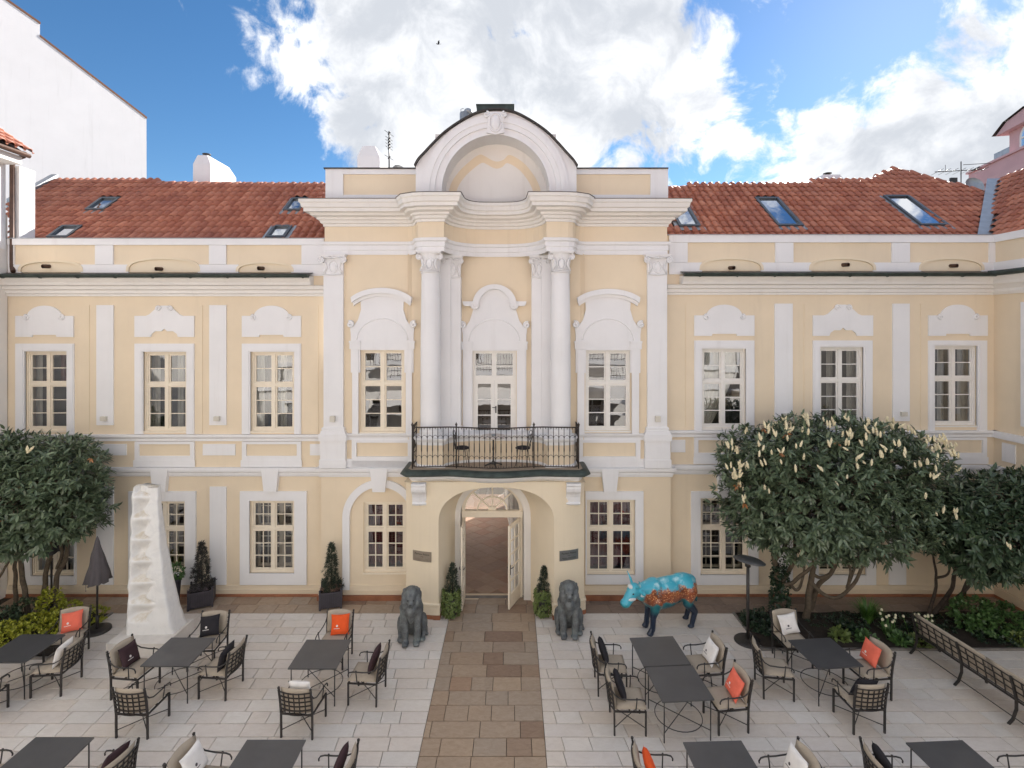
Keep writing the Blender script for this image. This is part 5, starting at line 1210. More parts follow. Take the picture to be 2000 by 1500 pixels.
# ------------------------------------------------------------------ rooftop aerials
def aerial(base, h, label, kind):
    o = empty('rooftop_aerial', base, 0, label, 'aerial'); x, y, z = base
    m = MB(); m.tube([(x, y, z), (x, y, z + h)], .022, 6); m.build('mast', IRON, o)
    if kind == 'yagi':
        m = MB()
        for zz, L in ((.96, .25), (.86, .2), (.8, .2), (.74, .2), (.68, .2), (.5, .25)): m.tube([(x - L * .3, y - L, z + h * zz), (x + L * .3, y + L, z + h * zz)], .009, 4); m.tube([(x - .04, y, z + h * zz - .03), (x + .04, y, z + h * zz + .03)], .02, 4)
        m.build('dipole', IRON, o)
        m = MB(); m.lathe([(0, 0), (.12, .01), (.22, .05), (.27, .10)], 0, 0, 14); M = Matrix.Translation((x + .3, y - .1, z + .25)) @ Matrix.Rotation(R(75), 4, 'X') @ Matrix.Rotation(R(40), 4, 'Y'); m.v = [tuple(M @ Vector(v)) for v in m.v]; m.tube([(x, y, z + .22), (x + .3, y - .08, z + .25)], .02, 5); m.build('dish', ZINC, o)
    else:
        m = MB(); m.tube([(x - 1.2, y, z + h * .68), (x + 1.0, y, z + h * .76)], .02, 5); m.tube([(x + .1, y, z + h * .9), (x + 1.4, y, z + h * .95)], .014, 5)
        for i in range(7): xx_ = x - 1.1 + i * .34; m.tube([(xx_ - .12, y - .5, z + h * .68 + (i * .34) * .036), (xx_ + .12, y + .5, z + h * .68 + (i * .34) * .036)], .010, 4)
        m.tube([(x - .72, y, z + h * .68), (x - .72, y, z + h * .9)], .012, 4); m.tube([(x + .5, y, z + h * .72), (x + .85, y, z + h * .84)], .03, 5); m.box(x - .5, x - .2, y - .05, y + .05, z + h * .3, z + h * .5); m.build('dipole', IRON, o)
        m = MB(); m.lathe([(0, 0), (.2, .02), (.34, .07), (.42, .14)], 0, 0, 16); M = Matrix.Translation((x + .35, y - .2, z + h * .18)) @ Matrix.Rotation(R(70), 4, 'X'); m.v = [tuple(M @ Vector(v)) for v in m.v]; m.tube([(x, y, z + h * .2), (x + .35, y, z + h * .2)], .025, 5); m.build('dish', ZINC, o)
p = U(760, 327, 15.9); aerial((p[0], p[1], p[2] - .5), 1.6, 'slim mast aerial with a dish beside the chimney behind the left attic', 'yagi')
p = U(1877, 358, 24); aerial((p[0], p[1], p[2] - .5), 1.5, 'spread aerial with a satellite dish at the right end of the roof', 'log')
m = MB(); p = U(908, 222, 16); m.tube([(p[0], p[1], p[2] - 1.5), (p[0], p[1], p[2] + .02)], .16, 10); m.ball((p[0] + .1, p[1], p[2] + .06), (.14, .14, .1)); m.tube([(p[0] - .12, p[1], p[2]), (p[0] - .12, p[1], p[2] + .14), (p[0] - .04, p[1], p[2] + .16)], .012, 5); tag(m.build('roof_vent', ZINC), 'small grey roof vent peeping over the curved gable, left of its hatch', 'vent')

# ------------------------------------------------------------------ courtyard furniture
def soft_slab(m, x0, x1, y0, y1, z0, z1, n=6, bow=None, puff=.012):
    """rounded pad; bow(x) bends it in y"""
    vs = []; 
    def prof(u): return 1 - abs(2 * u - 1) ** 6
    N = n + 1
    for top in (0, 1):
        for j in range(N):
            for i in range(N):
                u, v = i / n, j / n; e = (prof(u) * prof(v)) ** .5
                zz = (z1 - (1 - e) * (z1 - z0) * .45 + puff * e) if top else (z0 + (1 - e) * (z1 - z0) * .45)
                vs.append((x0 + (x1 - x0) * u, y0 + (y1 - y0) * v, zz))
    fs = []
    for j in range(n):
        for i in range(n):
            a = j * N + i; fs.append((a, a + N, a + N + 1, a + 1)); b = a + N * N; fs.append((b, b + 1, b + N + 1, b + N))
    for i in range(n):
        for a, b in ((i, i + 1), ((n) * N + i + 1, n * N + i), ((i + 1) * N, i * N), (i * N + n, (i + 1) * N + n)): fs.append((a, b, b + N * N, a + N * N))
    m.add(vs, fs, True)
def bowy(x): return -.285 - .055 * (1 - (x / .27) ** 2)
def make_chair():
    root = empty('armchair', (0, 0, 0))
    for sx in (-1, 1):
        m = MB(); m.tube([(sx * .265, .27, 0), (sx * .265, .27, .42)], .0145, 4, square=True); m.build('leg', IRON, root, True)
        m = MB(); m.tube([(sx * .275, -.26, 0), (sx * .275, -.265, .42), (sx * .278, -.29, .65), (sx * .28, -.335, .87)], .0145, 4, square=True); m.ball((sx * .28, -.337, .893), .023, 8, 6); m.build('leg', IRON, root, True)
        m = MB(); m.tube([(sx * .279, -.315, .78), (sx * .29, -.25, .69), (sx * .30, -.16, .645), (sx * .30, .0, .635), (sx * .30, .17, .64), (sx * .30, .235, .625), (sx * .30, .262, .585), (sx * .30, .258, .555)], .0115, 6)
        m.tube([(sx * .275, .10, .41), (sx * .30, .115, .64)], .010, 6); m.ball((sx * .30, .115, .648), .018, 8, 5); m.build('armrest', IRON, root, True)
    m = MB(); z = .405
    for a, b in (((-.265, .27), (.265, .27)), ((-.27, -.26), (.27, -.26)), ((-.268, -.26), (-.265, .27)), ((.268, -.26), (.265, .27)), ((-.27, 0), (.27, 0))): m.tube([(*a, z), (*b, z)], .012, 4, square=True)
    m.build('seat_frame', IRON, root, True)
    m = MB(); m.tube([(-.265, .27, .13), (0, 0, .135), (.27, -.26, .13)], .008, 5); m.tube([(.265, .27, .13), (0, 0, .143), (-.27, -.26, .13)], .008, 5); m.build('cross_stretcher', IRON, root, True)
    m = MB()
    for i in range(7):
        x = -.27 + .54 * i / 6
        m.tube([(x, bowy(x) + .01, .44), (x * 1.01, bowy(x) - .012, .64), (x * 1.02, bowy(x) - .045, .84)], .0075, 4, square=True)
    for k in range(6):
        z = .445 + .39 * k / 5; off = .01 - .055 * ((z - .44) / .4) ** 1.3
        m.tube([(x, bowy(x) + off - .006, z) for x in np.linspace(-.275, .275, 9)], .0075, 4, square=True)
    m.build('back_lattice', IRON, root, True)
    m = MB(); soft_slab(m, -.272, .272, -.25, .285, .418, .492, 8); m.build('seat_cushion', BEIGE, root, True)
    m = MB(); soft_slab(m, -.265, .265, .45, .905, 0, .065, 8)
    m.v = [(x, bowy(x) + .02 + zz - .055 * max(0, (y - .44) / .4) ** 1.3, y - .02 * (x / .27) ** 2 * (y > .8)) for x, y, zz in m.v]; m.build('back_cushion', BEIGE, root, True)
    return root
proto = make_chair()
FACE = {'N': 0, 'W': 90, 'S': 180, 'E': -90}     # N: seat faces the palace
CH = [  # x, d, facing, turn, cushion, label
 (-9.38, 11.0, 'S', 12, CORAL, 'iron armchair with a coral cushion beside the lime shrub, behind the far left table'),
 (-8.80, 10.1, 'W', 4, WHITEF, 'iron armchair with latticed back turned right, at the far left table by the sculpture'),
 (-9.5, 9.3, 'N', 0, None, 'armchair cut off by the left edge, in front of the far left table'),
 (-7.2, 10.0, 'E', -8, PLUM, 'armchair with a plum cushion on the left of the table before the sculpture'),
 (-6.42, 9.1, 'N', -3, None, 'armchair with its latticed back to us at the table before the sculpture'),
 (-5.58, 10.03, 'W', -4, BLACKF, 'armchair with a black cushion on the right of the table before the sculpture'),
 (-6.32, 10.85, 'S', 6, BLACKF, 'armchair with a black cushion behind the table, right beside the sculpture base'),
 (-3.70, 10.9, 'S', 0, ORANGE, 'armchair with an orange cushion behind the table left of the path'),
 (-2.73, 9.87, 'W', -3, PLUM, 'armchair with a plum cushion on the right of the table, close to the path'),
 (-3.62, 9.1, 'N', -4, WHITEF, 'latticed armchair with a white cushion in front of the table left of the path'),
 (-5.88, 7.47, 'W', -8, PLUM, 'armchair on the right of the table at the bottom left corner'),
 (-7.72, 7.5, 'E', 0, None, 'armchair showing only an arm on the left of the bottom left corner table'),
 (-4.45, 7.47, 'E', -8, WHITEF, 'armchair with a white cushion at the bottom edge between the two left tables'),
 (-2.6, 7.4, 'W', 0, PLUM, 'armchair with a plum cushion at the bottom edge, nearest the left side of the path'),
 (1.9, 10.12, 'E', -4, BLACKF, 'rear armchair with a black cushion on the left of the long double table'),
 (2.02, 9.17, 'E', -4, BLACKF, 'front armchair with a black cushion on the left of the long double table'),
 (3.70, 10.12, 'W', 6, WHITEF, 'armchair with a white cushion on the right of the long double table'),
 (3.76, 9.2, 'W', 4, CORAL, 'armchair with a coral cushion on the right of the long double table'),
 (5.02, 10.02, 'E', -8, None, 'armchair without a cushion, its lattice beside the patio heater base'),
 (5.86, 10.92, 'S', 3, WHITEF, 'armchair with a white cushion in front of the flower bed and ivy trunk'),
 (6.78, 9.98, 'W', 8, CORAL, 'armchair with a coral cushion between the flower bed table and the bench'),
 (6.1, 9.2, 'N', 5, BLACKF, 'armchair with its latticed back to us at the table before the flower bed'),
 (2.1, 7.42, 'E', -4, ORANGE, 'armchair with an orange cushion at the bottom edge, nearest the right side of the path'),
 (3.92, 7.4, 'W', 6, WHITEF, 'armchair with a white cushion on the right of the bottom table right of the path'),
 (5.45, 7.4, 'E', -6, BLACKF, 'armchair with a black cushion on the left of the bottom right corner table'),
 (7.42, 7.4, 'W', 0, None, 'armchair cut off by the right edge at the bottom right corner table'),
]
def make_pillow(mat, mark, w=.40):
    m = MB(); n = 10; N = n + 1; vs = []
    for s_ in (-1, 1):
        for j in range(N):
            for i in range(N):
                u, v = 2 * i / n - 1, 2 * j / n - 1
                t_ = max(0, (1 - u ** 4) * (1 - v ** 4)) ** .5
                k = 1 - .09 * ((1 - u * u) * abs(v) ** 3 + 0) ; l = 1 - .09 * ((1 - v * v) * abs(u) ** 3)
                wr = .006 * noise.noise((u * 3 + s_, v * 3, 3))
                vs.append((u * w / 2 * l, s_ * (.062 * t_ + wr * t_), v * w / 2 * k))
    fs = []
    for j in range(n):
        for i in range(n):
            a = j * N + i; fs.append((a, a + 1, a + N + 1, a + N)); b = a + N * N; fs.append((b, b + N, b + N + 1, b + 1))
    for i in range(n):
        for a, b in ((i, i + 1), (n * N + i + 1, n * N + i), ((i + 1) * N, i * N), (i * N + n, (i + 1) * N + n)): fs.append((b, a, a + N * N, b + N * N))
    m.add(vs, fs, True); me = m.mesh('throw_pillow', mat)
    k = MB(); y = .0655      # small emblem and a line of print
    k.add([(.045 + .022 * math.cos(a), y - .002, -.02 + .022 * math.sin(a)) for a in np.linspace(0, 2 * math.pi, 13)[:-1]], [tuple(range(12))])
    for i in range(9): k.add([(-.025 + i * .0155, y - .0025, -.075), (-.025 + i * .0155 + .012, y - .0025, -.075), (-.025 + i * .0155 + .012, y - .0025, -.062), (-.025 + i * .0155, y - .0025, -.062)], [(0, 1, 2, 3)])
    return me, k.mesh('print', mark)
MARKW = simple('pale_print', (.75, .70, .66), .8, var=0, bs=0); MARKD = simple('dark_print', (.08, .07, .08), .8, var=0, bs=0)
PIL = {}
names = {CORAL.name: 'coral', ORANGE.name: 'orange', PLUM.name: 'plum', BLACKF.name: 'black', WHITEF.name: 'white'}
where = {0: 'beside the lime shrub', 1: 'half hidden by the lattice at the far left table', 3: 'left of the table before the sculpture', 5: 'right of the table before the sculpture', 6: 'beside the sculpture base', 7: 'behind the table left of the path', 8: 'right of the table left of the path', 9: 'peeping over the lattice back left of the path', 10: 'at the bottom left corner table', 12: 'at the bottom edge left of the path', 13: 'at the bottom edge nearest the path', 14: 'rear left of the long double table', 15: 'front left of the long double table', 16: 'right of the long double table', 17: 'right of the long double table', 19: 'before the ivy trunk and flower bed', 20: 'between the flower bed table and the bench', 21: 'behind the lattice before the flower bed table', 22: 'at the bottom edge right of the path', 23: 'right of the bottom table right of the path', 24: 'at the bottom right corner table'}
for i, (x, d, f, turn, cm, lab) in enumerate(CH):
    c = proto if i == 0 else copy_tree(proto)
    c.location = (x, d, .001); rz = R(FACE[f] + turn + random.uniform(-3, 3)); c.rotation_euler = (0, 0, rz); tag(c, lab, 'armchair', 'iron armchairs in the courtyard')
    if cm is not None:
        if cm.name not in PIL: PIL[cm.name] = make_pillow(cm, MARKD if cm is WHITEF else MARKW)
        pm, km = PIL[cm.name]
        o = bpy.data.objects.new('throw_pillow', pm); COL.objects.link(o)
        kx = random.uniform(-.07, .07); tilt = random.uniform(16, 24); roll = random.uniform(-12, 12)
        if i in (4, 9, 21): tilt = 20
        M = Matrix.Translation((x, d, 0)) @ Matrix.Rotation(rz, 4, 'Z') @ Matrix.Translation((kx, -.13, .70 if i != 9 else .74)) @ Matrix.Rotation(R(tilt), 4, 'X') @ Matrix.Rotation(R(roll), 4, 'Y')
        o.matrix_world = M; WORLD[o.name] = M
        tag(o, names[cm.name] + ' throw pillow on the armchair ' + where[i], 'pillow', 'throw pillows on the armchairs')
        k = bpy.data.objects.new('print', km); COL.objects.link(k); k.parent = o
def make_table():
    root = empty('table', (0, 0, 0)); w = .445
    m = MB(); b = .006; m.box(-w, w, -w, w, .70, .722); m.build('table_top', TABLE, root, True)
    for sx in (-1, 1):
        for sy in (-1, 1): m = MB(); m.tube([(sx * .40, sy * .40, 0), (sx * .40, sy * .40, .70)], .011, 6); m.build('leg', IRON, root, True)
    m = MB(); 
    for a, b_ in (((-.40, -.40), (.40, -.40)), ((.40, -.40), (.40, .40)), ((.40, .40), (-.40, .40)), ((-.40, .40), (-.40, -.40))): m.tube([(*a, .685), (*b_, .685)], .010, 4, square=True)
    m.build('apron_frame', IRON, root, True)
    m = MB(); m.tube([(.40 * math.cos(a), .40 * math.sin(a), .16) for a in np.linspace(0, 2 * math.pi, 33)], .008, 5); m.tube([(-.40, -.40, .16), (.40, .40, .16)], .008, 5); m.tube([(.40, -.40, .168), (-.40, .40, .168)], .008, 5); m.build('ring_stretcher', IRON, root, True)
    return root
TB = [(-9.53, 10.18, 0, 'black square table at the left edge beside the lime shrub'), (-6.41, 10.07, 0, 'black square table before the white sculpture'), (-3.66, 10.0, 0, 'black square table left of the path below the planter'),
      (2.84, 10.09, 4, 'rear half of the long black double table'), (2.92, 9.17, 4, 'front half of the long black double table'), (6.0, 10.03, 5, 'black square table before the flower bed'),
      (-6.8, 7.5, 0, 'black table cut off at the bottom left corner'), (-3.56, 7.45, 0, 'black table cut off at the bottom edge left of the path'), (3.03, 7.42, 2, 'black table cut off at the bottom edge right of the path'), (6.38, 7.42, 3, 'black table cut off at the bottom right corner')]
tp = make_table()
for i, (x, d, a, lab) in enumerate(TB):
    t_ = tp if i == 0 else copy_tree(tp); t_.location = (x, d, .001); t_.rotation_euler = (0, 0, R(a)); tag(t_, lab, 'table', 'square tables in the courtyard')
# long bench on the right, back towards us
be = empty('garden_bench', (9.05, 9.7, .001), R(-90 + 6), 'long iron bench with latticed back and beige cushions by the right flower bed', 'bench')
Lb = 3.0
for sx in (-.5, -.167, .167, .5):
    x = sx * Lb
    m = MB(); m.tube([(x, -.40, 0), (x, -.31, .08), (x, -.24, .25), (x, -.24, .42), (x, -.30, .66), (x, -.36, .84)], .018, 4, square=True); m.build('leg', IRON, be, True)
    m = MB(); m.tube([(x, .30, 0), (x, .26, .2), (x, .27, .42)], .018, 4, square=True); m.build('leg', IRON, be, True)
m = MB()
for z, y in ((.46, -.255), (.58, -.28), (.70, -.312), (.82, -.35)): m.tube([(-Lb / 2, y, z), (Lb / 2, y, z)], .008, 4, square=True)
for i in range(19): x = -Lb / 2 + Lb * i / 18; m.tube([(x, -.255, .45), (x, -.30, .66), (x, -.352, .83)], .008, 4, square=True)
m.build('back_lattice', IRON, be, True)
m = MB()
for y in (-.24, .27): m.tube([(-Lb / 2, y, .41), (Lb / 2, y, .41)], .014, 4, square=True)
m.tube([(-Lb / 2, -.30, .12), (Lb / 2, -.30, .12)], .009, 5); m.build('seat_frame', IRON, be, True)
for k in range(2):
    a = -Lb / 2 + k * Lb / 2 + .01
    m = MB(); soft_slab(m, a, a + Lb / 2 - .02, -.22, .29, .42, .50, 8); m.build('seat_cushion', BEIGE, be, True)
    m = MB(); soft_slab(m, a, a + Lb / 2 - .02, .46, .88, 0, .07, 8); m.v = [(x, -.22 - .25 * (y - .44) + zz, y) for x, y, zz in m.v]; m.build('back_cushion', BEIGE, be, True)

# folded parasols
def parasol(x, y, ztop, zbot, r, mat, label, text=None, base=True):
    o = empty('parasol', (x, y, 0), 0, label, 'parasol')
    m = MB(); m.tube([(x, y, 0), (x, y, ztop - .05)], .022, 8); m.tube([(x, y, .03), (x, y, .36)], .034, 8); m.build('pole', IRON, o)
    if base: m = MB(); m.lathe([(0, .07), (.06, .07), (.24, .06), (.27, .045), (.275, .0)], x, y, 28); m.build('base', IRON, o)
    m = MB(); n = 24; rows = 12; vs = []
    for j in range(rows + 1):
        f = j / rows; R_ = r * (.10 + .9 * f ** .85)
        for k in range(n):
            a = 2 * math.pi * k / n; rr = R_ * (1 + .30 * f * (1 if k % 3 == 0 else -.4) + .22 * noise.noise((math.cos(a) * 2, math.sin(a) * 2, f * 4 + x)))
            vs.append((x + rr * math.cos(a) + .03 * f * math.sin(f * 3), y + rr * math.sin(a), ztop - (ztop - zbot) * f + (.07 * noise.noise((k * .9, x, 1)) if j == rows else 0)))
    m.add(vs + [(x, y, ztop + .04)], [(j * n + k, (j + 1) * n + k, (j + 1) * n + (k + 1) % n, j * n + (k + 1) % n) for j in range(rows) for k in range(n)] + [(k, (k + 1) % n, len(vs)) for k in range(n)], True); co = m.build('canopy', mat, o, fix=False)
    m = MB(); m.tube([(x - r * .5, y - r * .9, zbot + .1), (x - r * .45, y - r * .95, zbot - .12)], .006, 4); m.build('strap', mat, o)
    if text:
        for body, size, dx, z in text:
            me = text_mesh(body, size); me.materials.append(MARKW)
            for v in me.vertices:
                u = (v.co.x + dx) / (r * 1.05); u = max(-1, min(1, u)); yy = y - math.sqrt(max(0.05, 1 - u * u)) * r * 1.08; v.co = Vector((x + v.co.x + dx, yy - .02, z + v.co.y))
            link('lettering', me, co)
parasol(-9.53, 12.0, 2.15, 1.12, .215, GREYF, 'folded grey parasol on a round base beside the sculpture')
parasol(-11.42, 12.95, 2.25, 1.42, .25, simple('black_canvas', (.03, .03, .032), .8, coords='obj'), 'folded black parasol with pale lettering behind the left tree stems', [('ST', .13, -.14, 1.62), ('ICE', .13, .12, 1.64)])
# patio heater
hx, hy = 5.24, 11.6
ht = empty('patio_heater', (hx, hy, 0), 0, 'dark patio heater with a round reflector dish beside the right tree', 'heater')
m = MB(); m.lathe([(0, .06), (.1, .06), (.26, .045), (.29, .02), (.29, 0)], hx, hy, 28); m.build('base', IRON, ht)
m = MB(); m.tube([(hx, hy, .04), (hx, hy, 1.72)], .034, 10); m.tube([(hx, hy, 1.66), (hx, hy, 1.76)], .06, 10); m.build('pole', IRON, ht)
m = MB(); m.lathe([(0, .07), (.1, .065), (.25, .04), (.335, 0), (.335, -.012), (.25, .025), (.1, .05), (0, .055)], 0, 0, 32); M = Matrix.Translation((hx + .03, hy, 1.80)) @ Matrix.Rotation(R(8), 4, 'Y') @ Matrix.Rotation(R(-6), 4, 'X'); m.v = [tuple(M @ Vector(v)) for v in m.v]; m.build('reflector', simple('heater_dish', (.10, .10, .10), .5, .4), ht)
# balcony cafe set
def cafe_chair(x, y, rz, label):
    o = empty('cafe_chair', (x, y, ZB + .001), rz, label, 'chair')
    m = MB(); m.lathe([(0, .455), (.15, .46), (.185, .44), (.185, .42), (0, .415)], 0, 0, 20); m.build('seat_pad', BLACKF, o, True)
    for a in (45, 135, 225, 315):
        m = MB(); c, s_ = math.cos(R(a)), math.sin(R(a)); m.tube([(c * .14, s_ * .14, .42), (c * .16, s_ * .16, .25), (c * .21, s_ * .21, 0)], .008, 5); m.build('leg', IRON, o, True)
    m = MB(); m.tube([(.16 * math.sin(a), -.17 - .03 * math.cos(a * .5), .42 + (.46 * math.cos(a * .5) if abs(a) < 3.1 else 0)) for a in np.linspace(-3.0, 3.0, 25)], .009, 5)
    for sg in (-1, 1): m.tube([(sg * (.06 + .05 * math.cos(a)), -.195, .72 + .06 * math.sin(a)) for a in np.linspace(-1, 5, 16)], .007, 5); m.tube([(sg * .10, -.18, .45), (sg * .02, -.19, .6), (sg * .06, -.2, .68)], .006, 5)
    m.build('backrest', IRON, o, True)
cafe_chair(-1.24, 12.95, R(-72), 'black cafe chair with curled back on the left of the balcony'); cafe_chair(.27, 12.95, R(72), 'black cafe chair with curled back on the right of the balcony')
o = empty('cafe_table', (-.46, 12.88, ZB + .001), 0, 'small round cafe table on the balcony', 'table')
m = MB(); m.lathe([(0, .74), (.31, .74), (.32, .725), (.31, .71), (0, .71)], 0, 0, 32); m.build('table_top', CREAMS, o, True)
m = MB(); m.lathe([(.02, .71), (.022, .5), (.03, .42), (.02, .36), (.024, .14), (.05, .08), (.06, .05)], 0, 0, 12); m.build('column', IRON, o, True)
for a in (20, 110, 200, 290): m = MB(); c, s_ = math.cos(R(a)), math.sin(R(a)); m.tube([(c * .03, s_ * .03, .08), (c * .14, s_ * .14, .05), (c * .22, s_ * .22, .02)], [.022, .018, .02], 6); m.build('foot', IRON, o, True)
m = MB(); m.lathe([(0, .755), (.05, .755), (.055, .77), (.06, .79), (.05, .79), (.04, .765)], 0, 0, 14); m.v = [(x - .46, y + 12.88, z + ZB - .012) for x, y, z in m.v]; tag(m.build('ashtray', ZINC), 'small glass ashtray on the balcony table', 'ashtray')

# ------------------------------------------------------------------ statues
def remesh(name, mb, mat, voxel, parent=None, smooth=6, disp=0.0, dsc=8.0):
    me0 = mb.mesh('tmp', None, True); o = bpy.data.objects.new('tmp', me0); COL.objects.link(o)
    r = o.modifiers.new('r', 'REMESH'); r.mode = 'VOXEL'; r.voxel_size = voxel; r.use_smooth_shade = True
    s_ = o.modifiers.new('s', 'SMOOTH'); s_.iterations = smooth; s_.factor = .5
    dg = bpy.context.evaluated_depsgraph_get(); me = bpy.data.meshes.new_from_object(o.evaluated_get(dg)); bpy.data.objects.remove(o)
    if disp:
        ns = [v.normal.copy() for v in me.vertices]
        for v, n_ in zip(me.vertices, ns): v.co += n_ * disp * (noise.noise(v.co * dsc) + .6 * noise.noise(v.co * dsc * 2.7))
    me.materials.append(mat); me.name = name
    for p_ in me.polygons: p_.use_smooth = True
    return me
def cap(m, a, b, ra, rb, n=12):
    a, b = Vector(a), Vector(b); L = (b - a).length; k = max(2, int(L / max(.02, min(ra, rb)) * 1.2))
    m.tube([a + (b - a) * i / k for i in range(k + 1)], [ra + (rb - ra) * i / k for i in range(k + 1)], n); m.ball(a, ra, n, 8); m.ball(b, rb, n, 8)
def bronze_mat():
    m, t, b = base_mat('weathered_bronze'); p = objc(t)
    n = t.noise(p, 6, 6, .65); n2 = t.noise(p, 26, 5, .6)
    c = t.mix(t.maprange(n, .35, .7), (.085, .093, .097), (.22, .235, .235)); c = t.mix(t.maprange(n2, .5, .75, 0, .6), c, (.045, .045, .045)); c = t.mix(t.maprange(t.noise(p, 3.1, 4), .55, .75, 0, .5), c, (.15, .21, .19))
    t.set(b, 'Base Color', c); b.inputs['Roughness'].default_value = .6; b.inputs['Metallic'].default_value = .25
    bump(t, b, t.math('ADD', n2, t.noise(p, 60, 4)), .6, .012); return m
BRONZE = bronze_mat()
def lion_mesh():
    m = MB()      # seated lion, front towards -y, about 1.22 m tall
    m.ball((0, .26, .30), (.235, .30, .29), 18, 12)                 # haunch
    cap(m, (0, .22, .42), (0, .0, .80), .225, .215, 16)             # trunk
    m.ball((0, -.01, .72), (.25, .21, .30), 18, 12)                 # chest and mane
    m.ball((0, .02, .98), (.225, .21, .20), 18, 12)                 # mane over the shoulders
    m.ball((0, -.03, 1.07), (.165, .17, .125), 16, 10)              # skull
    m.ball((0, -.18, .98), (.112, .10, .11), 14, 10)                # face
    cap(m, (0, -.21, .945), (0, -.275, .92), .074, .062, 12)        # muzzle
    m.ball((0, -.25, .865), (.055, .05, .035), 10, 8)               # jaw
    cap(m, (0, -.21, .76), (0, -.18, .50), .12, .05, 10)            # breast tuft
    for s_ in (-1, 1):
        cap(m, (s_ * .15, -.02, .74), (s_ * .14, -.13, .36), .115, .085); cap(m, (s_ * .14, -.13, .36), (s_ * .125, -.16, .09), .085, .072)
        m.ball((s_ * .12, -.215, .055), (.082, .105, .055), 12, 8)
        for k in (-1, 0, 1): m.ball((s_ * .12 + k * .045, -.295, .045), (.026, .04, .038), 8, 6)
        m.ball((s_ * .245, .20, .25), (.095, .21, .22), 14, 10); cap(m, (s_ * .25, .10, .16), (s_ * .245, -.02, .06), .06, .055)
        m.ball((s_ * .245, -.07, .05), (.07, .10, .05), 12, 8)
        m.ball((s_ * .16, .0, 1.115), (.045, .035, .045), 10, 8)   # ears
        m.ball((s_ * .066, -.205, 1.03), (.042, .032, .02), 8, 6) # brows
        m.ball((s_ * .12, -.07, .88), (.11, .15, .17), 12, 8)      # mane locks
    cap(m, (.1, .5, .10), (.30, .40, .05), .035, .03); cap(m, (.30, .40, .05), (.33, .1, .045), .03, .035)
    return remesh('lion', m, BRONZE, .017, None, 4, .010, 13)
lme = lion_mesh()
for x, y, rz, lab in ((-2.24, 11.66, 6, 'weathered bronze seated lion left of the entrance path'), (1.30, 11.92, -4, 'weathered bronze seated lion right of the entrance path, nearer the cow')):
    o = empty('lion_statue', (x, y, .001), R(rz), lab, 'statue', 'pair of lion statues'); link('body', lme, o, True)
    e = MB()
    for s_ in (-1, 1): e.ball((s_ * .06, -.262, 1.0), .017, 8, 6)
    e.ball((0, -.338, .94), (.032, .018, .018), 8, 6); e.build('face_detail', simple_once('dark_bronze', (.03, .032, .034), .5, .3), o, True)  # eyes and nose in a darker bronze
# painted cow
def cow_mat():
    m, t, b = base_mat('painted_cow'); p = objc(t); s = t.node('ShaderNodeSeparateXYZ', None, i0=p); X, Z = s.outputs[0], s.outputs[2]
    w = t.math('MULTIPLY', t.math('SUBTRACT', t.noise(p, 4.5, 4), .5), .5); zz = t.math('ADD', Z, w)
    zl = t.math('ADD', zz, t.math('MULTIPLY', X, -.02))
    blue = t.mix(t.maprange(t.noise(p, 5, 4), .55, .72), (.06, .42, .55), (.45, .72, .78))
    lo = t.mix(t.maprange(zz, .45, .74), (.006, .018, .045), (.012, .20, .22))
    c = t.mix(t.maprange(zl, .78, .86), lo, blue)
    vor = t.node('ShaderNodeTexVoronoi', {'feature': 'F1'}, Vector=p, Scale=34.0)
    coin = t.mix(t.maprange(vor.outputs['Distance'], .18, .42), (.90, .52, .22), (.30, .075, .03)); coin = t.mix(t.maprange(t.noise(p, 9, 3), .45, .65), coin, (.16, .045, .02))
    b1 = t.math('MULTIPLY', t.maprange(zl, .67, .73, 0, 1, True), t.maprange(zl, .95, 1.02, 1, 0, True)); b1 = t.math('MULTIPLY', b1, t.maprange(X, -.74, -.64, 0, 1, True))
    c = t.mix(b1, c, coin)
    t.set(b, 'Base Color', c); b.inputs['Roughness'].default_value = .3; b.inputs['Coat Weight'].default_value = .3; bump(t, b, t.noise(p, 25, 3), .1, .004); return m
COW = cow_mat()
m = MB()    # head towards -x, standing, about 1.2 m at the back
m.ball((.42, 0, .90), (.36, .27, .31), 18, 12); m.ball((-.02, 0, .86), (.48, .29, .31), 20, 12); m.ball((-.36, 0, .88), (.27, .25, .33), 18, 12)
cap(m, (.62, 0, 1.0), (.30, 0, 1.06), .15, .16); cap(m, (.3, 0, 1.05), (-.42, 0, 1.03), .15, .14)
cap(m, (-.45, -.03, .98), (-.80, -.06, 1.0), .21, .135); cap(m, (-.45, -.02, .80), (-.72, -.05, .88), .19, .12)
m.ball((-.90, -.07, 1.03), (.17, .135, .165), 14, 10); cap(m, (-.94, -.075, .99), (-1.10, -.10, .82), .14, .11); m.ball((-1.14, -.105, .79), (.12, .115, .105), 14, 10); m.ball((-.15, -.0, .74), (.5, .27, .26), 18, 12)
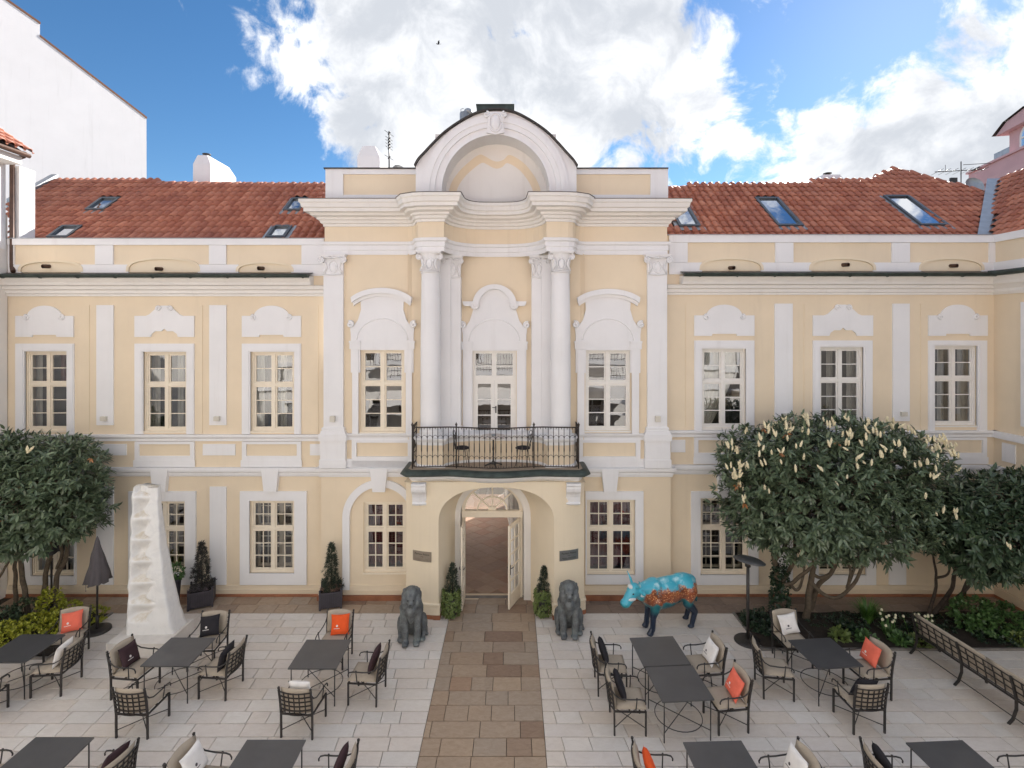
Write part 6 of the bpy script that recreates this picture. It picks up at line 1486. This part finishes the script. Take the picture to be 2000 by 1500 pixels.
for s_ in (-1, 1):
    cap(m, (-.90, -.07 + s_ * .08, 1.13), (-.87, -.07 + s_ * .21, 1.20), .036, .030, 10); cap(m, (-.87, -.07 + s_ * .21, 1.20), (-.93, -.07 + s_ * .26, 1.36), .030, .014, 10)
    m.ball((-.78, -.07 + s_ * .19, 1.03), (.05, .10, .05), 10, 8)
    # front leg
    fx = -.42 - (.05 if s_ < 0 else -.03)
    cap(m, (-.36, s_ * .16, .72), (fx, s_ * .17, .42), .14, .082); cap(m, (fx, s_ * .17, .42), (fx - .05 * (1 if s_ > 0 else .2), s_ * .17, .12), .074, .060); cap(m, (fx - .03, s_ * .17, .12), (fx - .07, s_ * .17, .04), .062, .07); m.ball((fx - .08, s_ * .17, .038), (.088, .07, .04), 10, 8)
    # hind leg
    hxx = .58 + (.10 if s_ > 0 else .0)
    cap(m, (.50, s_ * .15, .85), (.44 + .08 * (s_ > 0), s_ * .18, .60), .19, .11); cap(m, (.44 + .08 * (s_ > 0), s_ * .18, .58), (hxx + .06, s_ * .17, .36), .12, .075); cap(m, (hxx + .06, s_ * .17, .36), (hxx - .02, s_ * .17, .10), .068, .058); m.ball((hxx - .05, s_ * .17, .038), (.09, .07, .04), 10, 8)
m.ball((.28, 0, .60), (.10, .09, .06), 10, 8); cap(m, (.76, 0, 1.03), (.80, 0, .60), .028, .02, 8); m.ball((.80, 0, .55), (.035, .035, .08), 8, 6)
cme = remesh('cow', m, COW, .017, None, 5)
co = empty('cow_statue', (3.60, 12.14, .001), R(17), 'life size cow statue painted turquoise and navy with a copper band', 'statue')
link('body', cme, co, True)
m = MB()
for s_ in (-1, 1): m.ball((-1.0, -.085 + s_ * .128, 1.02), (.024, .018, .02), 8, 6)
m.build('eye', simple('cow_eye', (.02, .05, .07), .3, bs=0), co, True)
PATCH = simple('cow_white', (.72, .74, .74), .35, bs=0)
m = MB(); m.ball((-1.02, -.205, .90), (.10, .03, .035), 10, 6); m.build('painted_patch', PATCH, co, True)
m = MB(); m.ball((-.78, -.24, .97), (.055, .02, .035), 10, 6); m.build('painted_patch', PATCH, co, True)
m = MB(); m.ball((-1.0, -.08, 1.13), (.05, .08, .05), 10, 6); m.build('painted_patch', PATCH, co, True)
# white marble sculpture on its plinth
sx0, sx1, sy0, sy1 = -8.60, -7.32, 11.06, 12.02
def marble():
    m, t, b = base_mat('white_marble'); p = objc(t)
    v = t.maprange(t.noise(p, 2.3, 8, .7, 2.5), .48, .56, 0, 1, True); c = t.mix(t.math('MULTIPLY', v, .25), (.80, .79, .77), (.62, .62, .63))
    nrm = t.node('ShaderNodeNewGeometry').outputs['Normal']; sp = t.node('ShaderNodeSeparateXYZ', None, i0=nrm).outputs[2]
    st = t.math('MULTIPLY', t.maprange(sp, .25, .8, 0, 1, True), t.maprange(t.noise(p, 7, 5, .7), .35, .65, .1, .75)); c = t.mix(st, c, (.55, .46, .32))
    t.set(b, 'Base Color', c); b.inputs['Roughness'].default_value = .6; bump(t, b, t.noise(p, 30, 5, .7), .25, .01); return m
MARB = marble()
sc_ = empty('marble_sculpture', ((sx0 + sx1) / 2, (sy0 + sy1) / 2, 0), 0, 'tall white marble monolith with scalloped hollows on a stone plinth', 'sculpture')
m = MB(); m.box(sx0, sx1, sy0, sy1, 0, .27); m.build('plinth', simple('plinth_stone', (.66, .62, .57), .75, var=.1, scale=4, bs=.3), sc_)
m = MB(); rows, cols = 150, 46; vs = []; z0_, z1_ = .268, 3.46
hollows = [.60, 1.12, 1.64, 2.16, 2.66, 3.12]
for j in range(rows + 1):
    f = j / rows; z = z0_ + (z1_ - z0_) * f
    xl = -8.40 + .055 * f; xr = -7.42 - .40 * (1 - (1 - f) ** 1.8) + .06 * max(0, .1 - f) * 6; yb = 11.88 - .25 * f; yf = 11.36 + .12 * f
    xe = xl + (xr - xl) * .60
    for i in range(cols):
        u = i / cols
        if u < .60:                                    # front, scalloped on its left part
            q = u / .60; x = xl + (xr - xl) * q; y = yf + .05 * q
            # rounded hollow with an overhanging lip
            ph = ((z - .595) / .464) % 1.0; sm = lambda e: max(0, min(1, e)) ** 2 * (3 - 2 * max(0, min(1, e)))
            lip = sm(ph / .70) if ph < .70 else 1 - sm((ph - .70) / .30)
            lip = lip ** 1.3; edge = .50 + .30 * lip
            w = sm((edge - q) / .14) * sm((z - .50) / .2) * (.12 + .88 * sm(q / .22))
            y += w * (.19 * (1 - lip) - .02 + .03 * math.sin(q * 4)); x -= 0
        elif u < .72: q = (u - .60) / .12; x = xr; y = yf + .05 + (yb - yf - .05) * q
        elif u < .9: q = (u - .72) / .18; x = xr + (xl - xr) * q; y = yb
        else: q = (u - .9) / .1; x = xl; y = yb + (yf - yb) * q
        n_ = .012 * noise.noise((x * 5, y * 5, z * 5)); vs.append((x + n_, y + n_, z + (.04 * math.sin(u * 9) + .05 * noise.noise((x * 4, y * 4, 2)) if j == rows else 0)))
m.add(vs, [(j * cols + i, j * cols + (i + 1) % cols, (j + 1) * cols + (i + 1) % cols, (j + 1) * cols + i) for j in range(rows) for i in range(cols)] + [tuple((rows) * cols + i for i in range(cols))], True)
m.build('monolith', MARB, sc_, fix=True)

# ------------------------------------------------------------------ plants
def leaves(name, P, D, U, L, Wd, mat, parent=None, kind=None, fold=.25, curl=.15, label=None):
    """P base points, D unit directions, U unit up hints, L lengths, Wd widths -> folded leaf blades, one mesh"""
    P, D, U = (np.asarray(a, float) for a in (P, D, U)); L = np.asarray(L, float)[:, None]; Wd = np.asarray(Wd, float)[:, None]
    S = np.cross(D, U); S /= np.linalg.norm(S, axis=1, keepdims=True) + 1e-9; N = np.cross(S, D)
    def pt(a, b, c): return P + D * L * a + S * Wd * b + N * L * c
    V = np.stack([pt(0, 0, 0), pt(.30, .5, fold * .12 - curl * .1), pt(.68, .42, fold * .1 - curl * .4), pt(1, 0, -curl), pt(.68, -.42, fold * .1 - curl * .4), pt(.30, -.5, fold * .12 - curl * .1)], 1)
    n = len(P); V = V.reshape(-1, 3); base = np.arange(n) * 6
    F_ = np.concatenate([np.stack([base, base + 1, base + 2, base + 3], 1), np.stack([base, base + 3, base + 4, base + 5], 1)])
    me = bpy.data.meshes.new(name); me.vertices.add(len(V)); me.vertices.foreach_set('co', V.ravel()); me.loops.add(len(F_) * 4); me.loops.foreach_set('vertex_index', F_.ravel().astype(np.int32))
    me.polygons.add(len(F_)); me.polygons.foreach_set('loop_start', np.arange(len(F_)) * 4); me.update(calc_edges=True); me.validate(); me.materials.append(mat)
    return link(name, me, parent, False, label, kind)
def unit(v): return v / (np.linalg.norm(v, axis=-1, keepdims=True) + 1e-9)
def rosettes(C, OUT, per, spread, ll, lw, rng, droop=.25):
    """whorls of leaves round shoot tips"""
    P, D, U, L, Wd = [], [], [], [], []
    for c, o in zip(C, OUT):
        o = unit(o); a = unit(np.cross(o, [.3, .5, .81])); b = np.cross(o, a); ph = rng.uniform(0, 6.28); n = rng.integers(per[0], per[1])
        for k in range(n):
            th = ph + k * 2.4; tl = rng.uniform(.25, 1.25); d = o * math.cos(tl) + (a * math.cos(th) + b * math.sin(th)) * math.sin(tl); d = unit(d + np.array([0, 0, -droop * rng.uniform(0, 1)]))
            P.append(c + o * rng.uniform(-spread, .02) + d * .01); D.append(d); U.append(unit(o + np.array([0, 0, .6]))); s_ = rng.uniform(.75, 1.2); L.append(ll * s_); Wd.append(lw * s_)
    return P, D, U, L, Wd
def crown_points(fn, lo, hi, n, rng, shell=.55):
    """points inside a lumpy crown; fn(p) < 1 inside"""
    out = []; lo, hi = np.array(lo), np.array(hi)
    while len(out) < n:
        p = lo + (hi - lo) * rng.random(3); v = fn(p)
        if v < 1 and (v > shell or rng.random() < .22): out.append(p)
    return np.array(out)
def lumpy(c, r, amp=.16, sc=1.3, pw=2.4):
    c, r = np.array(c), np.array(r)
    def fn(p):
        q = np.abs((p - c) / r); v = (q ** pw).sum() ** (1 / pw)
        return v * (1 + amp * noise.noise(Vector(p * sc)) + .10 * noise.noise(Vector(p * sc * 3.1)))
    return fn
def branch(m, pts, r0, r1, n=8, wob=.03, seed=0):
    P = [Vector(p) for p in pts]; o = []
    for i in range(len(P) - 1):
        p0, p1, p2, p3 = P[max(i - 1, 0)], P[i], P[i + 1], P[min(i + 2, len(P) - 1)]
        for k in range(6):
            t_ = k / 6; o.append(.5 * ((2 * p1) + (p2 - p0) * t_ + (2 * p0 - 5 * p1 + 4 * p2 - p3) * t_ ** 2 + (3 * p1 - p0 - 3 * p2 + p3) * t_ ** 3))
    o.append(P[-1]); N = len(o)
    o = [p + Vector((noise.noise(p * 3 + Vector((seed, 0, 0))), noise.noise(p * 3 + Vector((0, seed, 5))), 0)) * wob for p in o]
    m.tube(o, [(r0 + (r1 - r0) * i / (N - 1)) * (1 + .12 * noise.noise(o[i] * 7)) for i in range(N)], n)
def W3(px, py, d): pl = Pl(d); return (pl.X(px), d, pl.Z(py))
def spike_mesh(h, r):
    m = MB(); n = 7; vs = []
    for j in range(7):
        f = j / 6; rr = r * math.sin(math.pi * min(1, .12 + f * .88)) ** .7
        for k in range(n): a = 2 * math.pi * k / n; q = rr * (1 + .25 * ((j + k) % 2)); vs.append((q * math.cos(a), q * math.sin(a), h * f))
    m.add(vs, [(j * n + k, j * n + (k + 1) % n, (j + 1) * n + (k + 1) % n, (j + 1) * n + k) for j in range(6) for k in range(n)] + [tuple(6 * n + k for k in range(n))], False); return m.mesh('flower_spike', FLOW)
def laurel(name, label, fn, lo, hi, nros, leafmat, seed, stems, base, flowers=0, flo=None, ll=.175, lw=.054, bark=BARK, dead=0):
    rng = np.random.default_rng(seed); o = empty(name, base, 0, label, 'tree')
    for pts, r0, r1 in stems: m = MB(); branch(m, pts, r0, r1, 9, .035, seed + len(pts)); m.build('trunk', bark, o)
    C = crown_points(fn, lo, hi, nros, rng); cen = (np.array(lo) + np.array(hi)) / 2
    out_ = unit((C - cen) / (np.array(hi) - np.array(lo))) + np.array([0, 0, .55]) + rng.normal(0, .35, C.shape)
    cr = leaves('crown', *rosettes(C, out_, (7, 12), .12, ll, lw, rng, .75), leafmat, o, 'stuff')
    tw = MB()
    for i in rng.choice(len(C), min(90, len(C)), False):
        c = C[i]; s_ = cen + (c - cen) * .25 + rng.normal(0, .15, 3); tw.tube([tuple(s_), tuple((s_ + c) / 2 + rng.normal(0, .05, 3)), tuple(c)], [.02, .012, .005], 5)
    tw.build('twig', bark, o, fix=False, kind='stuff')
    if flowers:
        meshes = [spike_mesh(.15, .022), spike_mesh(.18, .024), spike_mesh(.12, .019)]; k = 0; tries = 0
        while k < flowers and tries < 60000:
            tries += 1; p = np.array(lo) + (np.array(hi) - np.array(lo)) * rng.random(3)
            v = fn(p)
            if not (.93 < v < 1.02) or not flo(p, rng): continue
            for q in range(rng.integers(1, 4)):
                if k >= flowers: break
                f = bpy.data.objects.new('flower_spike', meshes[rng.integers(0, 3)]); COL.objects.link(f); f.parent = o; f.matrix_parent_inverse = WORLD[o.name].inverted()
                pp = p + rng.normal(0, .035, 3); f.location = tuple(pp + np.array([0, -.04, .02])); f.rotation_euler = (rng.normal(.15, .3), rng.normal(0, .3), rng.uniform(0, 6)); k += 1
    if dead:
        Pd = []; 
        while len(Pd) < dead:
            p = np.array(lo) + (np.array(hi) - np.array(lo)) * rng.random(3)
            if .9 < fn(p) < 1.0 and p[1] < cen[1]: Pd.append(p)
        leaves('withered_leaf', *rosettes(Pd, [np.array([0, -1, -.3])] * dead, (3, 6), .03, .11, .04, rng, .8), leaf_mat_once('withered', [(.30, .12, .04), (.42, .2, .08)]), o, 'stuff')
    return o
def leaf_mat_once(n, c): return MATS.get(n) or leaf_mat(n, c)
# right tree: broad flat crown on many curved stems, hung with cream flower spikes
f1 = lumpy((7.38, 12.15, 3.28), (2.50, 1.12, 1.60), .10, 1.1, 3.0); f1b = lumpy((8.75, 12.1, 2.75), (1.25, 1.0, 1.0), .12, 1.2)
ff = lambda p: min(f1(p) + max(0, (7.0 - p[0]) * .0), f1b(p)) if p[2] > 1.55 + .25 * math.sin(p[0] * 2.1) else 2
d = 12.55
st = [([W3(1522, 1200, 12.75), W3(1520, 1140, 12.75), W3(1512, 1085, 12.7), W3(1505, 1045, 12.5), W3(1488, 1010, 12.3)], .085, .03), ([W3(1514, 1095, 12.7), W3(1530, 1072, 12.6), W3(1545, 1040, 12.4), W3(1552, 1000, 12.3)], .05, .025),
      ([W3(1524, 1150, 12.75), W3(1538, 1120, 12.7), W3(1550, 1090, 12.6), W3(1554, 1050, 12.5), W3(1552, 1000, 12.4)], .06, .03), ([W3(1575, 1212, 12.5), W3(1580, 1160, 12.5), W3(1588, 1115, 12.5), W3(1598, 1085, 12.4), W3(1612, 1040, 12.3)], .085, .035),
      ([W3(1582, 1190, 12.6), W3(1590, 1165, 12.6), W3(1600, 1140, 12.6), W3(1622, 1122, 12.5), W3(1640, 1090, 12.4), W3(1648, 1050, 12.3)], .07, .03), ([W3(1586, 1140, 12.5), W3(1605, 1158, 12.4), W3(1630, 1168, 12.3), W3(1655, 1155, 12.3), W3(1680, 1120, 12.2), W3(1697, 1070, 12.1), W3(1702, 1020, 12.1)], .05, .03),
      ([W3(1655, 1150, 12.3), W3(1660, 1120, 12.2), W3(1650, 1080, 12.2), W3(1645, 1030, 12.2)], .035, .022), ([W3(1655, 1146, 12.3), W3(1668, 1115, 12.3), W3(1680, 1080, 12.3), W3(1690, 1030, 12.3)], .032, .022), ([W3(1586, 1120, 12.5), W3(1602, 1128, 12.4), W3(1622, 1118, 12.4), W3(1636, 1085, 12.3), W3(1640, 1040, 12.2)], .045, .03),
      ([W3(1520, 1140, 12.7), W3(1545, 1140, 12.5), W3(1568, 1120, 12.4), W3(1590, 1100, 12.4), W3(1600, 1050, 12.3)], .05, .03), ([W3(1543, 1140, 12.55), W3(1555, 1153, 12.5), W3(1566, 1135, 12.45), W3(1570, 1090, 12.4), W3(1572, 1040, 12.3)], .035, .025), ([W3(1492, 1040, 12.4), W3(1478, 1020, 12.3), W3(1472, 1000, 12.2)], .025, .015)]
laurel('laurel_tree', 'broad laurel tree hung with cream flower spikes, right of the cow', ff, (4.75, 10.95, 1.45), (10.1, 13.35, 5.0), 2350, LAUREL, 11, st, (7.0, 12.6, 0), 230,
       lambda p, r: p[1] < 12.2 and r.random() < max(.04, min(1, (p[2] - 2.6) / 1.6)) ** 1.5 , dead=6)
f2 = lumpy((11.0, 11.75, 2.55), (1.75, 1.0, 1.22), .16, 1.2, 2.3)
st = [([W3(1815, 1205, 12.6), W3(1835, 1185, 12.6), W3(1858, 1150, 12.5), W3(1865, 1110, 12.3), W3(1870, 1060, 12.1)], .06, .03), ([W3(1812, 1205, 12.6), W3(1825, 1160, 12.6), W3(1830, 1120, 12.5), W3(1822, 1080, 12.4)], .045, .02), ([W3(1840, 1188, 12.6), W3(1872, 1165, 12.4), W3(1900, 1135, 12.2), W3(1925, 1100, 12.0)], .05, .025), ([W3(1858, 1200, 12.5), W3(1872, 1180, 12.4), W3(1882, 1150, 12.3), W3(1900, 1115, 12.2)], .045, .02), ([W3(1830, 1128, 12.5), W3(1850, 1120, 12.4), W3(1862, 1085, 12.3)], .03, .02)]
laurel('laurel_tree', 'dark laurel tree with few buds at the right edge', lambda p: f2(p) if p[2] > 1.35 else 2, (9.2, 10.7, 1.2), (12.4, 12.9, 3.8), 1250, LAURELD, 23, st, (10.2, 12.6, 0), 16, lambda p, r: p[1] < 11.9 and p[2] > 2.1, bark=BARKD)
f3 = lumpy((-11.35, 12.35, 3.05), (1.72, 1.05, 1.50), .14, 1.2, 2.6)
st = [([W3(28, 1200, 12.8), W3(30, 1150, 12.8), W3(30, 1110, 12.7), W3(38, 1050, 12.5)], .05, .035), ([W3(55, 1200, 12.7), W3(50, 1160, 12.7), W3(42, 1110, 12.7), W3(40, 1060, 12.6), W3(50, 1000, 12.4)], .065, .04), ([W3(88, 1175, 12.9), W3(88, 1130, 12.9), W3(98, 1080, 12.8), W3(104, 1030, 12.6)], .065, .04), ([W3(106, 1175, 12.9), W3(112, 1130, 12.9), W3(128, 1085, 12.8), W3(138, 1030, 12.6), W3(140, 1000, 12.5)], .065, .035), ([W3(-20, 1150, 12.3), W3(10, 1110, 12.4), W3(28, 1075, 12.5), W3(35, 1040, 12.5)], .03, .025), ([W3(112, 1110, 12.85), W3(120, 1080, 12.8), W3(116, 1040, 12.7)], .04, .03)]
laurel('laurel_tree', 'laurel tree on several bare stems at the left edge', lambda p: f3(p) if p[2] > 1.75 + .5 * max(0, (p[0] + 11) / 1.3) - .35 * max(0, -12 - p[0]) else 2, (-13.1, 11.1, 1.3), (-9.4, 13.45, 4.65), 1450, LAUREL, 31, st, (-11.4, 12.8, 0), 9, lambda p, r: p[1] < 12 and p[2] > 3.6, dead=7)
# ivy on the right trunk
rng = np.random.default_rng(3); C = []; O = []
for i in range(420):
    a = rng.uniform(0, 6.28); z = rng.uniform(0.05, 1.25); r = .15 * (1.15 - .35 * z) + rng.uniform(0, .06); c = W3(1522, 1190, 12.75); C.append((c[0] + .02 * z + r * math.cos(a), c[1] + r * math.sin(a), z)); O.append((math.cos(a), math.sin(a), .2))
iv = leaves('ivy', *rosettes(np.array(C), np.array(O), (2, 5), .03, .06, .05, rng, .6), IVY); tag(iv, 'dark ivy climbing the trunk beside the white cushioned armchair', 'ivy')
# lime shrub on the left
def shrub(name, label, cat, blobs, n, mat, ll, lw, seed, per=(4, 8), flat=.35, group=None, stem=True):
    rng = np.random.default_rng(seed); C = []; O = []
    ws = np.array([b[3] * b[4] * b[5] for b in blobs]); ws = ws / ws.sum()
    for i in range(n):
        x, y, z, rx, ry, rz = blobs[rng.choice(len(blobs), p=ws)]; v = unit(rng.normal(0, 1, 3)); q = rng.uniform(.55, 1.0) ** .5
        C.append((x + v[0] * rx * q, y + v[1] * ry * q, max(.03, z + v[2] * rz * q))); O.append(unit(v + np.array([0, -.2, flat])))
    x, y = blobs[0][0], blobs[0][1]
    o = empty(name, (x, y, 0), 0, label, cat, group)
    leaves('foliage', *rosettes(np.array(C), np.array(O), per, .04, ll, lw, rng, .2), mat, o, 'stuff')
    if stem:
        m = MB()
        for b in blobs[:6]:
            for k in range(3): m.tube([(b[0] + rng.normal(0, .03), b[1] + rng.normal(0, .03), 0), (b[0] + rng.normal(0, b[3] * .4), b[1] + rng.normal(0, b[4] * .4), b[2] + b[5] * .4)], [.012, .005], 5)
        m.build('stem', BARKD, o, fix=False, kind='stuff')
    return o
shrub('lime_shrub', 'lime yellow low shrub along the left flower bed', 'shrub', [(-10.35 - k * .42, 11.95 - k * .20, .22 + .03 * math.sin(k * 2), .42, .36, .24) for k in range(6)] + [(-9.85, 12.3, .2, .3, .25, .2), (-10.9, 12.35, .45, .28, .22, .38), (-10.45, 12.3, .28, .3, .25, .25)], 1500, YELLEAF, .055, .038, 5)
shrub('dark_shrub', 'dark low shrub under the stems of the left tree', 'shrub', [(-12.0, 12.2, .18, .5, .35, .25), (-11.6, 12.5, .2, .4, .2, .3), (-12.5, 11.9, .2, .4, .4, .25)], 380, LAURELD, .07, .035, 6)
# right bed
shrub('ground_ivy', 'low dark ground cover in the corner of the right flower bed beside the heater', 'ground cover', [(5.75, 12.2, .08, .35, .5, .14), (6.1, 11.8, .06, .35, .4, .12), (6.0, 12.5, .08, .4, .2, .14)], 420, IVY, .06, .035, 8)
def grass_clump(name, label, x, y, h, n, mat, seed, wid=.02, spread=.28, cat='plant', heads=None):
    rng = np.random.default_rng(seed); o = empty(name, (x, y, 0), 0, label, cat); m = MB()
    for i in range(n):
        a = rng.uniform(0, 6.28); l = h * rng.uniform(.6, 1.1); b = spread * rng.uniform(.3, 1); x0, y0 = x + .06 * math.cos(a), y + .06 * math.sin(a); w = wid * rng.uniform(.7, 1.2)
        pts = [(x0 + b * t_ ** 1.6 * math.cos(a), y0 + b * t_ ** 1.6 * math.sin(a), .03 + l * (t_ - .28 * t_ ** 3)) for t_ in np.linspace(0, 1, 6)]; s_ = (-math.sin(a), math.cos(a)); vs = []
        for k, p in enumerate(pts): ww = w * (1 - (k / 5) ** 2) + .001; vs += [(p[0] - s_[0] * ww, p[1] - s_[1] * ww, p[2]), (p[0] + s_[0] * ww, p[1] + s_[1] * ww, p[2])]
        m.add(vs, [(2 * k, 2 * k + 1, 2 * k + 3, 2 * k + 2) for k in range(5)], True)
    m.build('blades', mat, o, fix=False, kind='stuff')
    if heads:
        hm = MB(); hm.lathe([(0.004, 0), (.024, .012), (.028, .03), (.022, .05), (.008, .062), (0, .06)], 0, 0, 8); hme = hm.mesh('tulip_head', TULIP)
        st_ = MB()
        for (hx_, hy_, hz_) in heads:
            f = bpy.data.objects.new('tulip_head', hme); COL.objects.link(f); f.parent = o; f.location = (hx_ - x, hy_ - y, hz_); f.rotation_euler = (random.uniform(-.3, .3), random.uniform(-.3, .3), 0); st_.tube([(hx_ * .7 + x * .3, hy_ * .7 + y * .3, .02), (hx_, hy_, hz_ + .01)], .006, 5)
        st_.build('stalk', BRTLEAF, o, fix=False, kind='stuff')
    return o
c = W3(1692, 1215, 12.3); grass_clump('grass_clump', 'bright green arching grass clump in the right flower bed', c[0], 12.25, .66, 230, BRTLEAF, 2, .013, .38)
for cx_, cy_, n_, lab in ((1735, 11.75, 11, 'white tulips beside the bright grass clump'), (1805, 11.75, 12, 'white tulips at the near end of the bench')):
    xx_ = Pl(cy_).X(cx_); rng = np.random.default_rng(cx_); hs = [(xx_ + rng.normal(0, .19), cy_ + rng.normal(0, .14), rng.uniform(.28, .44)) for k in range(n_)]
    grass_clump('tulip_clump', lab, xx_, cy_, .32, 46, GRNLEAF, cx_, .028, .22, 'flowers', hs)
for k, (px, py, dd) in enumerate([(1640, 1250, 11.65), (1800, 1245, 11.45), (1760, 1255, 11.5), (1690, 1255, 11.55), (1655, 1235, 12.0), (1990, 1262, 11.5)]):
    shrub('leafy_plant', ['pale variegated plant below the laurel trunk in the right bed', 'broad pale leaved plant in front of the tulips by the bench', 'leafy plant between the two tulip clumps', 'leafy plant in front of the grass clump', 'small dark leafy plant left of the grass clump', 'pale leafy plant at the right edge behind the bench'][k], 'plant', [(Pl(dd).X(px), dd, .1, .17, .15, .10)], 42, [VARLEAF, VARLEAF, GRNLEAF, GRNLEAF, IVY, VARLEAF][k], .11, .06, 40 + k, (3, 6), .6, 'small plants in the right bed')
shrub('leafy_shrub', 'green open shrub under the dark laurel at the right edge', 'shrub', [(10.6, 12.0, .4, .5, .35, .4), (11.2, 11.9, .35, .4, .35, .35), (10.9, 11.8, .3, .6, .3, .3)], 480, GRNLEAF, .075, .045, 9)
shrub('dark_ground_cover', 'dark ground cover between the laurel trunks and the bench', 'ground cover', [(8.2, 12.35, .05, .8, .3, .1), (9.6, 12.2, .06, .9, .4, .12), (11.2, 11.6, .08, .9, .3, .12), (7.4, 12.3, .04, .5, .3, .08)], 520, IVY, .055, .035, 10)
# conifers and their tubs
def conifer(o, x, y, z0, h, r, mat, seed, n=420, ll=.07):
    rng = np.random.default_rng(seed); C = []; O = []
    for i in range(n):
        f = rng.uniform(0, 1) ** 1.25; a = rng.uniform(0, 6.28); rr = r * (1 - f) ** .75 * (.85 + .25 * math.sin(a * 3 + f * 9)) * rng.uniform(.6, 1.0) + .012
        C.append((x + rr * math.cos(a), y + rr * math.sin(a), z0 + h * f)); O.append((math.cos(a), math.sin(a), .9))
    leaves('foliage', *rosettes(np.array(C), np.array(O), (5, 9), .03, ll, .014, rng, .0), mat, o, 'stuff')
    m = MB(); m.tube([(x, y, z0 - .1), (x, y, z0 + h * .95)], [.022, .006], 6); m.build('stem', BARKD, o)
def tub(x, y, rz, w, h, label, cmat, seed, ch, cr, copper=False):
    o = empty('planter', (x, y, 0), R(rz), label, 'planter'); m = MB(); hw = w / 2
    for sx in (-1, 1):
        for sy in (-1, 1):
            m2 = MB(); m2.box(sx * hw - .022, sx * hw + .022, sy * hw - .022, sy * hw + .022, 0, h + .03); m2.ball((sx * hw, sy * hw, h + .055), .028, 10, 6); m2.build('corner_post', PLANTER, o, True)
    n = 9
    for k in range(4):
        M = Matrix.Rotation(R(90 * k), 4, 'Z')
        for i in range(n):
            s_ = MB(); xa = -hw + .024 + (w - .048) * i / n; s_.box(xa + .003, xa + (w - .048) / n - .003, -hw - .012, -hw + .006, .04, h - .02); s_.v = [tuple(M @ Vector(v)) for v in s_.v]; s_.build('slat', PLANTER, o, True)
    for k in range(4):
        M = Matrix.Rotation(R(90 * k), 4, 'Z'); s_ = MB(); s_.box(-hw + .023, hw - .023, -hw - .016, -hw + .012, h - .05, h); s_.v = [tuple(M @ Vector(v)) for v in s_.v]; s_.build('rim', PLANTER, o, True)
    m.box(-hw + .013, hw - .013, -hw + .013, hw - .013, .03, h - .05); m.build('soil', SOIL, o, True)
    conifer(o, x, y, h - .04, ch, cr, cmat, seed)
    rng = np.random.default_rng(seed + 50); C = [(x + rng.uniform(-hw, hw) * .8, y + rng.uniform(-hw, hw) * .8, h - .03) for i in range(90)]
    leaves('heather', *rosettes(np.array(C), np.array([(0, 0, 1.)] * 90), (4, 7), .01, .09, .012, rng, 0), leaf_mat_once('heather', [(.30, .16, .13), (.42, .22, .18), (.25, .2, .12)]) if copper else leaf_mat_once('violet_heather', [(.18, .14, .17), (.26, .2, .22), (.12, .13, .09)]), o, 'stuff')
c = Pl(13.0); tub(Pl(13.05).X(388), 13.18, 24, .52, .42, 'violet slatted planter with a small spruce right of the sculpture', CONIFP, 70, 1.15, .27); tub(Pl(13.0).X(643), 13.16, 14, .50, .42, 'dark slatted planter with a slim conifer and copper heather left of the entrance', CONIF, 71, 1.14, .24, True)
o = empty('tall_pot', (Pl(13.05).X(338), 13.1, 0), 0, 'tall dark pot with a small leafy shrub just right of the sculpture', 'pot'); x = Pl(13.05).X(338)
m = MB(); m.lathe([(0, 0), (.10, 0), (.15, .62), (.165, .64), (.165, .68), (.145, .68), (.14, .60), (0, .60)], x, 13.1, 20); m.build('pot', PLANTER, o)
rng = np.random.default_rng(77); v = unit(rng.normal(0, 1, (90, 3))); leaves('foliage', *rosettes(np.array([x, 13.1, .83]) + v * np.array([.2, .17, .17]), v + [0, 0, .4], (4, 7), .03, .07, .035, rng, .1), GRNLEAF, o, 'stuff')
for px, x_, y_, sd, lab, top in ((880, -1.47, 12.62, 81, 'potted conifer over trailing green left of the open door', 1.24), (1061, .75, 12.66, 82, 'potted conifer over trailing green right of the open door', 1.14)):
    o = empty('potted_conifer', (x_, y_, 0), 0, lab, 'plant', 'potted conifers at the door')
    m = MB(); m.lathe([(0, 0), (.12, 0), (.16, .38), (.175, .40), (.175, .44), (.15, .44), (.15, .40), (0, .40)], x_, y_, 20); m.build('pot', PLANTER, o)
    conifer(o, x_ + .03, y_ + .06, .42, top - .42, .2, CONIF, sd, 300, .05)
    rng = np.random.default_rng(sd + 9); a = rng.uniform(0, 6.28, 420); z = rng.uniform(.06, .66, 420); r = .175 + .05 * np.sin(z * 5) * rng.random(420); C = np.stack([x_ + r * np.cos(a), y_ + r * np.sin(a), z], 1)
    leaves('trailing_foliage', *rosettes(C, np.stack([np.cos(a), np.sin(a), .15 + 0 * a], 1), (3, 6), .03, .045, .03, rng, .7), VARLEAF if sd == 81 else BRTVAR if False else VARLEAF, o, 'stuff')
